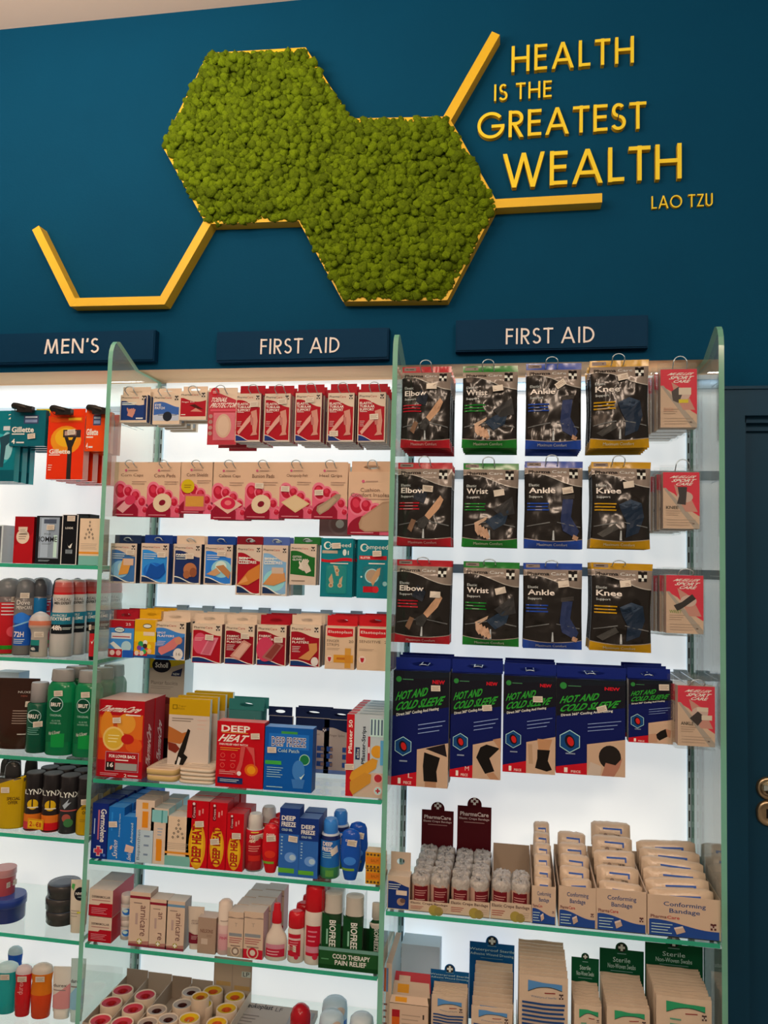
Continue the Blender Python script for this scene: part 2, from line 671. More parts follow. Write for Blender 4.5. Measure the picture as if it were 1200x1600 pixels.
mb = MB()
mb.box(-3.0, 2.6, YB, .42, ZB, 3.1, MAT_WALL, bottom=MAT_SOFFIT)
struct(mb.build('wall_back'))
mb = MB()
mb.box(-3.0, .634, YP + .014, .42, 0, ZB, ('#c9c6c2', 'm'))
struct(mb.build('wall_niche'))
fx0, fx1 = .645, at(1166, 900, YB - .012)[0]
zt0, zt1 = at(1180, 605, YB - .012)[1], at(1182, 649, YB - .012)[1]
mb = MB()
mb.box(.634, .645, YB, .42, 0, ZB, MAT_DOORF)
mb.box(1.75, 2.6, YB, .42, 0, ZB, MAT_WALL)
mb.box(.645, 1.75, YB, .42, zt0 - .004, ZB, MAT_WALL)
struct(mb.build('wall_right'))
mb = MB()
mb.box(-3.0, 2.6, -5.5, YB, ZC, 3.1, ('#e8bfa4', 'm'))
struct(mb.build('ceiling'))
mb = MB()
mb.box(-3.0, 2.6, -5.5, .42, -.08, 0, noisy('floor_vinyl', '#8d7c6c', '#9b8977', 3, .4))
struct(mb.build('floor'))

# door and its frame on the right
mb = MB()
mb.box(fx0, fx1, YB - .012, .30, 0, zt0, MAT_DOORF)
mb.box(fx1, 1.75, YB - .012, .30, zt1, zt0, MAT_DOORF)
mb.box(fx0, 1.75, YB - .016, YB - .012, zt0 - .004, zt0 + .002, MAT_DOORF)
# stepped rebate
mb.box(fx1, fx1 + .006, YB + .004, .30, 0, zt1, MAT_DOORF)
mb.box(fx1, 1.75, YB + .004, .30, zt1 - .012, zt1, MAT_DOORF)
mb.box(fx1, 1.75, YB + .02, .30, zt1 - .026, zt1 - .012, MAT_DOORF)
struct(mb.build('trim_1'))
mb = MB()
mb.box(fx1 + .006, 1.70, YB + .03, YB + .07, .01, zt1 - .026, MAT_DOORF)
door = struct(mb.build('door_1'))
yd = YB + .03


def lathe_y(mb, cx, cz, prof, c, n=32, oval=0.0):
    """turned about the y axis; prof: (radius, y)"""
    rows = []
    for r, yy in prof:
        row = []
        for k in range(n):
            t = 2 * math.pi * k / n
            x, z = r * math.cos(t), r * math.sin(t)
            if oval and z != 0:
                z += math.copysign(oval * r / prof[0][0], z)
            row.append((cx + x, yy, cz + z))
        rows.append(row)
    mb.grid(rows, c)
    mb.face(rows[-1], c)


for i, (py, nm, lab, ov) in enumerate(((1231, 'door_lock', 'round brass door lock with thumb turn', 0), (1270, 'keyhole_escutcheon', 'brass keyhole escutcheon below the lock', .003))):
    cx, cz = at(1199, py, yd)
    mb = MB()
    br = ('#b08a66', 'x')
    lathe_y(mb, cx, cz, [(.022, yd), (.022, yd - .004), (.019, yd - .007), (.0155, yd - .0072), (.0145, yd - .006), (.011, yd - .006)], br, oval=ov)
    if i == 0:
        mb.box(cx - .011, cx + .006, yd - .016, yd - .006, cz - .002, cz + .008, ('#d8cfc4', 'x'))
        mb.box(cx - .004, cx + .011, yd - .02, yd - .006, cz - .009, cz - .001, ('#2a2420', 'x'))
    else:
        mb.box(cx - .0035, cx + .0035, yd - .0072, yd - .006, cz - .009, cz + .009, ('#050505', 'p'))
    o = mb.build(nm, door)
    o['label'] = lab

# ---------------------------------------------------------------- shelving: panels, uprights, glass
BAYS = {'men': (-1.242, XL), 'left': (XL, 0.0), 'right': (0.0, XR)}
PLAB = {'men': "white backlit panel behind the razors and toiletries bay", 'left': 'white backlit panel behind the plasters and creams bay',
        'right': 'white backlit panel behind the elastic supports bay'}
for k, (a, b) in BAYS.items():
    mb = MB()
    mb.box(a + .012, b - .012, YP, YP + .012, .1, ZB - .002, panel_mat())
    tag(mb.build('backlit_panel'), PLAB[k], 'panel', 'backlit wall panels')
ULAB = ('slotted steel upright at the back between razors bay and plasters bay', 'slotted steel upright at the back between plasters bay and supports bay',
        'slotted steel upright at the back beside the navy door frame')
for X, lab in zip((XL, 0.0, XR), ULAB):
    mb = MB()
    for s in (-1, 1):
        mb.box(X + s * .0085 - .0032, X + s * .0085 + .0032, YP - .008, YP + .012, .1, ZB - .01, ('#c4c4c2', 'g'))
    mb.box(X - .0053, X + .0053, YP - .004, YP + .012, .1, ZB - .01, ('#9d9d9c', 'g'))
    z = .45
    while z < ZB - .05:
        for s in (-1, 1):
            mb.box(X + s * .0085 - .0012, X + s * .0085 + .0012, YP - .0084, YP - .0078, z, z + .022, ('#121212', 'p'))
        z += .034
    tag(mb.build('slotted_upright'), lab, 'upright', 'slotted uprights')


def side_glass(X, label):
    """glass divider: flat front edge, rounded shoulder on top falling to the bulkhead"""
    zs = ZB - .012
    prof = [(0, .1), (0, zs + .005), (.002, zs + .022), (.008, zs + .037), (.017, zs + .046), (.028, zs + .049), (.040, zs + .044), (YB - .006, ZB - .004), (YP - .012, ZB - .004), (YP - .012, .1)]
    mb = MB()
    t = .005
    mb.face([(X - t, y, z) for y, z in prof], MAT_GLASS)
    mb.face([(X + t, y, z) for y, z in reversed(prof)], MAT_GLASS)
    n = len(prof)
    for i in range(n):
        a, b = prof[i], prof[(i + 1) % n]
        mb.face([(X - t, a[0], a[1]), (X + t, a[0], a[1]), (X + t, b[0], b[1]), (X - t, b[0], b[1])], MAT_EDGE if i != n - 1 else MAT_GLASS)
    tag(mb.build('glass_divider'), label, 'divider', 'upright glass side panels')


side_glass(XL, 'tall glass divider with rounded top between razors and plasters bays')
side_glass(0.0, 'tall glass divider with rounded top between plasters and supports bays')
side_glass(XR, 'tall glass end panel with rounded top beside the navy door frame')

SH = {'M1': 1.535, 'M2': 1.335, 'M3': 1.130, 'M4': .970, 'M5': .768, 'M6': .585,
      'L1': 1.095, 'L2': .931, 'L3': .765, 'L4': .575, 'R1': .888, 'R2': .60}
SLAB = {'M1': 'glass shelf carrying the boxed fragrances', 'M2': 'glass shelf carrying the row of deodorant cans', 'M3': 'glass shelf under the green shower gel bottles',
        'M4': 'glass shelf under the black body spray cans', 'M5': 'glass shelf under the stacked dark tins', 'M6': 'lowest glass shelf under the coloured gel bottles',
        'L1': 'glass shelf under the heat patch boxes', 'L2': 'glass shelf under the antiseptic cream and heat rub cartons', 'L3': 'glass shelf under the arnica cartons and green tray',
        'L4': 'lowest glass shelf under the trays of tape rolls', 'R1': 'glass shelf under the crepe and conforming bandage trays', 'R2': 'lowest glass shelf under the swab trays'}
for k, z in SH.items():
    a, b = BAYS[{'M': 'men', 'L': 'left', 'R': 'right'}[k[0]]]
    a, b = a + .007, b - .007
    mb = MB()
    P = dict(top=MAT_SHELF, front=MAT_EDGE2, side=MAT_EDGE2, bottom=MAT_SHELF)
    mb.box(a, b, .002, YP - .012, z - .0085, z - .0004, MAT_SHELF, **P)
    o = mb.build('glass_shelf')
    tag(o, SLAB[k], 'shelf', 'glass shelves')
    for xx in (a + .004, b - .012):
        br = MB()
        br.box(xx, xx + .008, .03, YP - .008, z - .0135, z - .009, ('#b9bdbb', 'x'))
        br.box(xx + .001, xx + .007, .026, .034, z - .016, z - .009, ('#6e7472', 'g'))
        br.build('shelf_bracket', o)


def rail(bay, py, pxm, label, clips=(), col=('#b9bab9', 'g'), h=.012, y=.232):
    a, b = BAYS[bay]
    z = at(pxm, py, y)[1]
    mb = MB()
    mb.box(a + .010, b - .010, y, y + .008, z - h / 2, z + h / 2, col)
    o = mb.build('hook_rail')
    tag(o, label, 'rail', 'hook rails')
    for cx in clips:
        X = at(cx, py, y)[0]
        cb = MB()
        cb.box(X - .013, X + .013, y - .004, y + .009, z + h / 2 - .002, z + h / 2 + .005, ('#4b5052', 'g'))
        cb.box(X - .013, X + .013, y - .005, y - .001, z - h / 2, z + h / 2 + .005, ('#9aa0a2', 'g'))
        cb.build('rail_clip', o)
    return z


rail('men', 640, 80, 'grey hook rail carrying the razor packs')
rail('left', 612, 400, 'pale hook rail carrying the tubular support cartons', col=('#d9d6d2', 'g'))
rail('left', 733, 400, 'pale hook rail carrying the pink foot care cards', col=('#d9d6d2', 'g'))
rail('left', 846, 400, 'pale hook rail carrying the blue dressing cartons', col=('#d9d6d2', 'g'))
rail('left', 958, 400, 'grey clip rail carrying the plaster cartons', clips=(285, 325, 368, 413, 461, 510, 557, 598), h=.016)
for py, t in ((603, 'highest'), (742, 'middle'), (892, 'lowest')):
    rail('right', py, 860, 'chrome hook rail, %s of three behind the elastic support bags' % t, col=('#6c7378', 'x'), h=.02)
rail('right', 1047, 860, 'grey clip rail carrying the hot and cold sleeve cartons', clips=(665, 752, 835, 925, 1000, 1063), h=.016)

# ================================================================ wall lettering
LET = {
    'H': (.72, [('l', .07, 0, .07, 1), ('l', .65, 0, .65, 1), ('l', .07, .52, .65, .52)]),
    'E': (.5, [('l', .07, 0, .07, 1), ('l', .07, .93, .5, .93), ('l', .07, .53, .47, .53), ('l', .07, .07, .5, .07)]),
    'A': (.86, [('l', .07, 0, .43, 1), ('l', .79, 0, .43, 1), ('l', .2, .32, .66, .32)]),
    'L': (.45, [('l', .07, 0, .07, 1), ('l', .07, .07, .45, .07)]),
    'T': (.58, [('l', .29, 0, .29, 1), ('l', 0, .93, .58, .93)]),
    'I': (.14, [('l', .07, 0, .07, 1)]),
    'S': (.5, [('a', .25, .735, .17, .2, 35, 265), ('a', .25, .285, .2, .22, 85, -155)]),
    'G': (1.0, [('a', .5, .5, .44, .44, 40, 352), ('l', .52, .46, .99, .46)]),
    'R': (.56, [('l', .07, 0, .07, 1), ('l', .07, .93, .26, .93), ('a', .26, .715, .22, .215, -90, 90), ('l', .07, .5, .26, .5), ('l', .2, .5, .49, 0)]),
    'W': (1.2, [('l', .07, 1, .34, 0), ('l', .34, 0, .6, 1), ('l', .6, 1, .86, 0), ('l', .86, 0, 1.13, 1)]),
    'O': (1.0, [('a', .5, .5, .44, .44, 0, 360)]),
    'Z': (.6, [('l', .05, .93, .56, .93), ('l', .52, .93, .1, .07), ('l', .03, .07, .58, .07)]),
    'U': (.6, [('l', .07, 1, .07, .3), ('a', .3, .3, .23, .24, 180, 360), ('l', .53, .3, .53, 1)]),
    'M': (.92, [('l', .07, 0, .2, 1), ('l', .2, 1, .46, .04), ('l', .46, .04, .72, 1), ('l', .72, 1, .85, 0)]),
    'N': (.74, [('l', .07, 0, .07, 1), ('l', .1, 1, .64, 0), ('l', .67, 0, .67, 1)]),
    'F': (.46, [('l', .07, 0, .07, 1), ('l', .07, .93, .46, .93), ('l', .07, .52, .43, .52)]),
    'D': (.68, [('l', .07, 0, .07, 1), ('l', .07, .93, .2, .93), ('a', .2, .5, .41, .43, -90, 90), ('l', .07, .07, .2, .07)]),
    "'": (.14, [('l', .09, 1, .05, .74)]),
}


def letter(mb, ch, x, z, sx, sz, y0, y1, c, side, hw):
    wd, st = LET[ch]
    fx, fz = (lambda u: x + u * sx), (lambda v: z + v * sz)
    hx, hz = hw, hw * sx / sz
    for qi, q in enumerate(st):
        y0 += .00008
        y1 -= .00008
        if q[0] == 'l':
            _, a, b, c_, d = q
            if abs(d - b) > 1e-6:
                b, d = (b - .0025 * qi, d + .0025 * qi) if b < d else (b + .0025 * qi, d - .0025 * qi)
            if abs(d - b) < 1e-6:
                poly = [(a, b - hz), (c_, b - hz), (c_, b + hz), (a, b + hz)]
            else:
                L = math.hypot(c_ - a, d - b)
                k = hx * L / abs(d - b)
                poly = [(a - k, b), (a + k, b), (c_ + k, d), (c_ - k, d)]
                if d < b:
                    poly = [(c_ - k, d), (c_ + k, d), (a + k, b), (a - k, b)]
            mb.prism([(fx(u), fz(v)) for u, v in poly], y0, y1, c, side)
        else:
            _, cx, cy, rx, ry, a0, a1 = q
            n = max(8, int(abs(a1 - a0) / 10))
            for i in range(n):
                ps = []
                for k, t in ((1, 0), (1, 1), (-1, 1), (-1, 0)):
                    a = math.radians(a0 + (a1 - a0) * (i + t) / n)
                    ps.append((fx(cx + (rx + k * hx) * math.cos(a)), fz(cy + (ry + k * hz) * math.sin(a))))
                if a1 < a0:
                    ps.reverse()
                mb.prism(ps, y0, y1, c, side)


def wordlay(text, gap=.15, space=.42):
    x, out = 0.0, []
    for ch in text:
        if ch == ' ':
            x += space - gap
            continue
        out.append((ch, x))
        x += LET[ch][0] + gap
    return out, x - gap


def wordbox(text, xl, xr, pym_top, pym_bot, y, gap=.15, space=.42):
    lay, tot = wordlay(text, gap, space)
    pm = (xl + xr) / 2
    X0, X1 = at(xl, (pym_top + pym_bot) / 2, y)[0], at(xr, (pym_top + pym_bot) / 2, y)[0]
    Z0, Z1 = at(pm, pym_bot, y)[1], at(pm, pym_top, y)[1]
    return lay, X0, (X1 - X0) / tot, Z0, Z1 - Z0


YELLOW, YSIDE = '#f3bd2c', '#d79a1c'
NTH = ['first', 'second', 'third', 'fourth', 'fifth', 'sixth', 'seventh', 'eighth']
for text, xl, xr, pt, pb, hw, dep, gap, sp in (('HEALTH', 799, 991, 64, 105, .060, .012, .17, .4), ('IS THE', 772, 862, 128.5, 154.5, .060, .009, .16, .5), ('GREATEST', 746, 1010, 167, 209, .058, .012, .13, .4),
                                 ('WEALTH', 785, 1066, 232, 286, .056, .014, .12, .4), ('LAO TZU', 1018, 1114, 304, 324, .056, .007, .12, .5)):
    y = YB - dep
    lay, X0, sx, Z0, sz = wordbox(text, xl, xr, pt, pb, y, gap, sp)
    words = text.split()
    wi = k = 0
    for ch, x in lay:
        if k == len(words[wi]):
            wi, k = wi + 1, 0
        wd = LET[ch][0] * sx
        mb = MB()
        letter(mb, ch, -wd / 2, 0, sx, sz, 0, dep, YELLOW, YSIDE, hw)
        o = mb.build('wall_letter_' + ch.lower(), None, (X0 + x * sx + wd / 2, y, Z0))
        o.name = 'wall_letter'
        tag(o, 'raised yellow letter %s, %s letter of the word %s on the blue wall' % (ch, NTH[k], words[wi]), 'letter', 'raised yellow letters of the wall quote')
        k += 1

# hanging section signs
MAT_SIGN = noisy('navy_sign_board', '#022c42', '#033046', 8, .55, spec=.06)
for text, bx, lx, lab in (("MEN'S", (-60, 519, 241, 566), (70, 155, 529.5, 552.5), 'dark navy sign board lettered MEN\'S above the razors'),
                         ('FIRST AID', (338, 515, 607, 562), (407, 531, 528.5, 552.5), 'dark navy sign board lettered FIRST AID above the plasters'),
                         ('FIRST AID', (712, 496, 1013, 546), (790, 929, 512, 537), 'dark navy sign board lettered FIRST AID above the elastic supports')):
    dep = .022
    y = YB - dep
    a0, a1, b0, b1 = span(*bx, y)
    cx = (a0 + a1) / 2
    mb = MB()
    W, H = a1 - a0, b1 - b0
    c = .0025
    mb.prism([(-W / 2, 0), (W / 2, 0), (W / 2, H), (-W / 2, H)], c, dep, MAT_SIGN)
    mb.prism([(-W / 2 + c, c), (W / 2 - c, c), (W / 2 - c, H - c), (-W / 2 + c, H - c)], 0, c, MAT_SIGN)
    o = mb.build('section_sign', None, (cx, y, b0))
    tag(o, lab, 'sign', 'section signs')
    lay, X0, sx, Z0, sz = wordbox(text, *lx, y, .15, .45)
    lb = MB()
    for ch, x in lay:
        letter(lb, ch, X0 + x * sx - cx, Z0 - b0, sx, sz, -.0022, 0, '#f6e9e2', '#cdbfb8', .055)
    l = lb.build('sign_lettering', o)
    l['label'] = 'off-white cut lettering'

# ================================================================ moss honeycomb
BW, BD = .0195, .032
yf = YB - BD
PT = {k: at(px, py, yf + .008) for k, (px, py) in dict(a=(60, 361), b=(116, 474), c=(256, 471), d=(328, 346), e=(472, 341), f=(262, 229), g=(331, 92), h=(475, 84), i=(545, 195),
      j=(697, 192), k=(770, 321), l=(695, 464), m=(541, 466), n=(773, 59), o=(936, 312)).items()}
MAT_YB = noisy('yellow_lacquer', '#dfa01d', '#e6a820', 9, .4, spec=.4)
root = empty('honeycomb_wall_art', (PT['e'][0], YB, PT['e'][1]))
tag(root, 'yellow honeycomb wall art with two moss filled hexagons on the blue wall', 'wall art')
RX, RZ = PT['e']


def bar(mb, p, q, ext=.009):
    a, b = Vector(PT[p]), Vector(PT[q])
    d = (b - a).normalized()
    n = Vector((-d.y, d.x)) * BW / 2
    ea = ext
    a, b = a - d * (BW * .28), b + d * (BW * .28)
    poly = [a - n, b - n, b + n, a + n]
    if (poly[1] - poly[0]).cross(poly[2] - poly[1]) < 0:
        poly.reverse()
    mb.prism([(v.x - RX, v.y - RZ) for v in poly], -BD + .00003 * len(mb.f), -.0003, MAT_YB)


HEX = []
for nm, segs in (('hexagon_frame', 'de df fg gh hi ie'), ('hexagon_frame', 'ij jk kl lm me')):
    mb = MB()
    for s in segs.split():
        bar(mb, s[0], s[1])
    HEX.append(mb.build(nm, root))
for segs in ('ab bc cd', 'jn', 'ko'):
    mb = MB()
    for s in segs.split():
        bar(mb, s[0], s[1])
    mb.build('honeycomb_bar', root)


def moss_material():
    m, nt, N, L, out = nodes('reindeer_moss')
    b = N('ShaderNodeBsdfPrincipled')
    at_ = N('ShaderNodeAttribute'); at_.attribute_name = 'tone'
    tc = N('ShaderNodeTexCoord')
    n = N('ShaderNodeTexNoise'); n.inputs['Scale'].default_value = 260; n.inputs['Detail'].default_value = 3
    L(tc.outputs['Object'], n.inputs['Vector'])
    ad = N('ShaderNodeMath'); ad.operation = 'MULTIPLY_ADD'; ad.inputs[1].default_value = .5; ad.inputs[2].default_value = -.05
    L(n.outputs[0], ad.inputs[0])
    su = N('ShaderNodeMath'); su.operation = 'ADD'; L(ad.outputs[0], su.inputs[0])
    mu = N('ShaderNodeMath'); mu.operation = 'MULTIPLY'; mu.inputs[1].default_value = .6
    L(at_.outputs['Fac'], mu.inputs[0]); L(mu.outputs[0], su.inputs[1])
    mx = N('ShaderNodeMix'); mx.data_type = 'RGBA'
    mx.inputs[6].default_value = base('#414a00'); mx.inputs[7].default_value = base('#737e0a')
    L(su.outputs[0], mx.inputs[0]); L(mx.outputs[2], b.inputs['Base Color'])
    b.inputs['Roughness'].default_value = .9
    b.inputs['Specular IOR Level'].default_value = .15
    bp = N('ShaderNodeBump'); bp.inputs['Strength'].default_value = .9; bp.inputs['Distance'].default_value = .003
    n2 = N('ShaderNodeTexNoise'); n2.inputs['Scale'].default_value = 420
    L(tc.outputs['Object'], n2.inputs['Vector']); L(n2.outputs[0], bp.inputs['Height']); L(bp.outputs[0], b.inputs['Normal'])
    L(b.outputs[0], out.inputs[0])
    return m


MAT_MOSS = moss_material()


def tufts(n):
    out = []
    for i in range(n):
        bm = bmesh.new()
        bmesh.ops.create_icosphere(bm, subdivisions=2, radius=1)
        off = Vector((i * 7.3, 1.7, 3.1))
        for v in bm.verts:
            d = v.co.normalized()
            k = 1 + .4 * noise.noise(d * 2.1 + off) + .5 * noise.noise(d * 4.5 + off) + .3 * noise.noise(d * 9 + off)
            v.co = d * k
        bm.verts.index_update()
        out.append((np.array([v.co[:] for v in bm.verts]), np.array([[q.index for q in f.verts] for f in bm.faces])))
        bm.free()
    return out


TUFT = tufts(12)


def moss(name, keys, count, seed, root):
    rng = np.random.default_rng(seed)
    poly = np.array([PT[k] for k in keys])
    cen = poly.mean(0)
    def inside(p, s):
        q = (p - cen) / s + cen
        n = len(poly)
        e, f = np.roll(poly, -1, 0) - poly, q - poly
        sg = e[:, 0] * f[:, 1] - e[:, 1] * f[:, 0]
        return bool((sg > 0).all() or (sg < 0).all())
    lo, hi = poly.min(0) - .006, poly.max(0) + .006
    pts = []
    tries = 0
    got = np.full((count, 2), 9.0)
    while len(pts) < count and tries < 80000:
        tries += 1
        p = lo + (hi - lo) * rng.random(2)
        if not (inside(p, 1.0) or (rng.random() < .2 and inside(p, 1.025))):
            continue
        md = .0066 if tries < 30000 else .005
        if ((got - p) ** 2).sum(1).min() < md ** 2:
            continue
        got[len(pts)] = p
        pts.append(p)
    V, T, tone = [], [], []
    off = 0
    for p in pts:
        tv, tf = TUFT[rng.integers(len(TUFT))]
        a = rng.random() * 6.283
        ca, sa = math.cos(a), math.sin(a)
        s = rng.uniform(.006, .0115)
        v = tv @ np.array([[ca, 0, -sa], [0, 1, 0], [sa, 0, ca]])
        edge = 1.0 if inside(p, .93) else .45
        v = v * s * np.array([1, .85, 1]) + np.array([p[0] - RX, -.029 - .017 * edge * rng.random() + .004 * (1 - edge), p[1] - RZ])
        V.append(v); T.append(tf + off); off += len(v)
        tone.append(np.full(len(v), rng.random()))
    # matted underside
    n = len(poly)
    V = np.concatenate(V); T = np.concatenate(T)
    me = bpy.data.meshes.new(name)
    me.vertices.add(len(V)); me.vertices.foreach_set('co', V.astype(np.float32).ravel())
    me.loops.add(T.size); me.loops.foreach_set('vertex_index', T.astype(np.int32).ravel())
    me.polygons.add(len(T)); me.polygons.foreach_set('loop_start', np.arange(0, T.size, 3, dtype=np.int32))
    me.update(calc_edges=True)
    at_ = me.attributes.new('tone', 'FLOAT', 'POINT')
    at_.data.foreach_set('value', np.concatenate(tone).astype(np.float32))
    me.polygons.foreach_set('use_smooth', [True] * len(T))
    me.materials.append(MAT_MOSS)
    o = bpy.data.objects.new(name, me)
    COL.objects.link(o)
    o.parent = root
    o['kind'] = 'stuff'
    bk = MB()
    bk.prism([((x - cen[0]) * .97 + cen[0] - RX, (z - cen[1]) * .97 + cen[1] - RZ) for x, z in (poly if np.cross(poly[1] - poly[0], poly[2] - poly[1]) > 0 else poly[::-1])], -.022, -.001, ('#3c4a08', 'm'))
    bk.build('moss_backing', root)


moss('moss_fill', 'defihg'.replace('defihg', 'dfghie'), 1800, 3, HEX[0])
moss('moss_fill', 'ijklme', 1800, 4, HEX[1])

# ================================================================ house-brand print family
RED, DRED, NAVY, BLUE, GREEN = '#c8232b', '#8f0d1c', '#17305f', '#1e4f9e', '#1d6b2c'
SKIN, TAN = '#c98f6a', '#d0a988'


def pc_head(A, v0=.88, size=.075, x1=.68, dark=INK):
    A.t('Pharma', .05, v0, .05 + (x1 - .05) * .6, v0 + size * .8, dark)
    A.t('Care', .05 + (x1 - .05) * .62, v0, x1, v0 + size * .75, '#b03028')
    A.mark(.87, v0 + size * .25, .075, '#3a2f2c', '#d8b9a2')


def pc(field, title=(), fig=None, foot=NAVY, tv=.72, th=.055, tw=.55, wave=.8, glow=None):
    """cream header, coloured wave field, title lines, picture, white swoosh and blue foot"""
    def art(A):
        A.r(0, 0, 1, 1, CREAM)
        up = lambda u: wave + .055 * math.sin(u * 4.6 + .55) * (1 if u < .7 else .9) - .05 * u
        A.band(.0, up, field, .03, .97)
        if glow:
            for q in glow:
                A.e(*q)
        A.band(.02, lambda u: .13 - .1 * u + .035 * math.sin(u * 5), foot, .03, .97)
        A.band(lambda u: .13 - .1 * u + .035 * math.sin(u * 5), lambda u: .15 - .1 * u + .035 * math.sin(u * 5), '#e8d6c8', .03, .97)
        pc_head(A)
        for i, tx in enumerate(title):
            A.t(tx, .08, tv - i * th * 1.45, .08 + tw * min(1, len(tx) / 8.0), tv - i * th * 1.45 + th, '#efe2d8', bold=.015)
        if title:
            A.lines(.08, .34, .36, .5, 4, '#d9b9ae', .3)
        if fig:
            fig(A)
    return art


def hand(A, cx, cy, s, c=SKIN, rot=0, fist=False):
    a = math.radians(rot); ca, sa = math.cos(a), math.sin(a); q = A.w / A.h
    def T(pts):
        return [(cx + (x * ca - y * sa) * s, cy + (x * sa + y * ca) * s * q) for x, y in pts]
    A.p(T([(-.5, -.35), (.1, -.42), (.3, -.3), (.35, .2), (.1, .42), (-.5, .35)]), c)
    for i in range(4):
        y = -.3 + i * .2
        L = (.25 if fist else .75) + .12 * math.sin(i * 1.2 + .6)
        A.p(T([(.2, y - .09), (.2 + L * .9, y - .08), (.2 + L, y), (.2 + L * .9, y + .08), (.2, y + .09)]), c)
    A.p(T([(-.2, .3), (.1, .62), (.3, .72), (.35, .6), (.12, .3)]), c)


def poly(c, *pts):
    return lambda A: A.p([(x / 100, y / 100) for x, y in pts], c)


def leg(A):
    A.p([(.62, .62), (.84, .66), (.9, .42), (.86, .2), (.9, .14), (.62, .12), (.72, .2), (.68, .4)], '#c9806c')
    A.p([(.1, .2), (.16, .14), (.6, .42), (.62, .56), (.45, .46)], '#d58f7c')
    A.p([(.6, .5), (.72, .5), (.74, .34), (.64, .34)], '#b9685c')


# ================================================================ men's bay
def gil(tone, big):
    def art(A):
        A.r(0, 0, 1, 1, tone)
        if big:
            A.e(.5, .62, .42, .36, '#e8851c'); A.e(.5, .66, .3, .24, '#e9a21f')
            A.r(.56, 0, .68, .62, '#2a2320'); A.p([(.46, .66), (.56, .5), (.68, .5), (.8, .68), (.7, .66), (.62, .56), (.56, .66)], '#2a2320')
            A.r(.42, .66, .9, .78, '#3a2d2a'); A.r(.46, .69, .78, .76, '#b98a78')
            A.r(.05, .90, .95, .985, '#d8450f'); A.r(.55, .93, .9, .97, '#e8a024')
            A.t('Gillette', .06, .40, .64, .475, '#f3d9cf', bold=.03)
            A.lines(.06, .37, .36, .395, 1, '#f3d9cf', .6)
            A.lines(.05, .13, .16, .24, 3, '#efb9a0', .35)
        else:
            A.r(.38, .62, .8, .86, '#3d4560'); A.r(.42, .66, .76, .74, '#8a8fa8'); A.r(.42, .78, .76, .83, '#c3bcc4')
            A.t('Gillette', .05, .38, .68, .54, '#e5d8cf', bold=.03)
            A.lines(.06, .31, .42, .36, 1, '#e5d8cf', .6)
            A.t('4', .06, .06, .16, .2, '#e5d8cf', bold=.02); A.lines(.2, .06, .42, .14, 1, '#d5c8bf', .5)
    return art


def razor_tag(o_x, label, y=.03):
    X, Z = at(o_x[0], o_x[1], y)
    mb = MB()
    mb.tube([(X - .022, y - .004, Z + .008), (X - .012, y - .01, Z + .006), (X + .012, y - .012, Z), (X + .026, y - .008, Z - .003)], .0075, ('#17120f', 'g'), n=10)
    mb.box(X - .006, X + .03, y - .018, y - .006, Z - .009, Z + .004, ('#1f1916', 'g'))
    tag(mb.build('security_tag'), label, 'security tag', 'black security tags on razor packs')


carton('razor_pack', 'razor pack', 'tall teal razor pack cut by the photo edge, %s in its stack', (-42, 642, 24, 752), .035, .018,
       lambda A: (A.r(0, 0, 1, 1, '#0b6d72'), A.e(.62, .45, .3, .34, '#2c9a9b'), A.e(.8, .5, .14, .3, '#8fb9b6'), A.p([(.62, .62), (.95, .7), (.98, .62), (.78, .5), (.74, .2), (.66, .2), (.66, .5)], '#24424a'),
                  A.r(.7, .72, .95, .78, '#c9c3bd'), A.t('2', .8, .88, .92, .95, '#e5e0d8'), A.r(0, 0, 1, .16, '#064f57')), '#0f7f82', side='#1c9290', n=3, pitch=.028, group='teal razor packs', fin='g')
carton('razor_blade_pack', 'blade pack', 'small teal razor blade pack, %s on its hook', (16, 641, 71, 697), .03, .012, gil('#0d5a62', 0), '#0d5a62', st=[(.64, .27, 6)], n=4, pitch=.032, group='teal blade packs', fin='g')
carton('razor_blade_pack', 'blade pack', 'yellow topped blade pack hanging behind the small teal packs', (56, 639, 78, 690), .17, .012, lambda A: (A.r(0, 0, 1, .8, '#1f2b2c'), A.r(0, .8, 1, 1, '#d9b21c')), '#d9b21c', fin='g')
carton('razor_pack', 'razor pack', 'tall orange razor pack with black razor picture, %s in its stack', (74, 650, 131, 749), .03, .022, gil('#e2300f', 1), '#e2300f', side='#e88a78',
       tab=(79, 639, 134, 651, '#e0380f'), n=4, pitch=.04, group='orange razor packs', fin='g', st=[(.66, .74, 5)])
carton('razor_blade_pack', 'blade pack', 'small orange razor blade pack beside the glass divider, %s on its hook', (134, 640, 163, 705), .03, .012, gil('#e4420f', 0), '#e2500f', n=3, pitch=.03, group='orange blade packs', fin='g')
for q, lab in (((38, 640), 'black security tag clipped on the small teal blade pack'), ((98, 644), 'black security tag clipped on the tall orange razor pack'), ((155, 643), 'black security tag clipped on the small orange blade pack')):
    razor_tag(q, lab)
for x, lab in ((30, 'wire hook holding the small teal blade packs'), (86, 'wire hook holding the tall orange razor packs'), (149, 'wire hook holding the small orange blade packs')):
    hook(x, 633, .028, 14, 14, lab, 'wire display hooks')

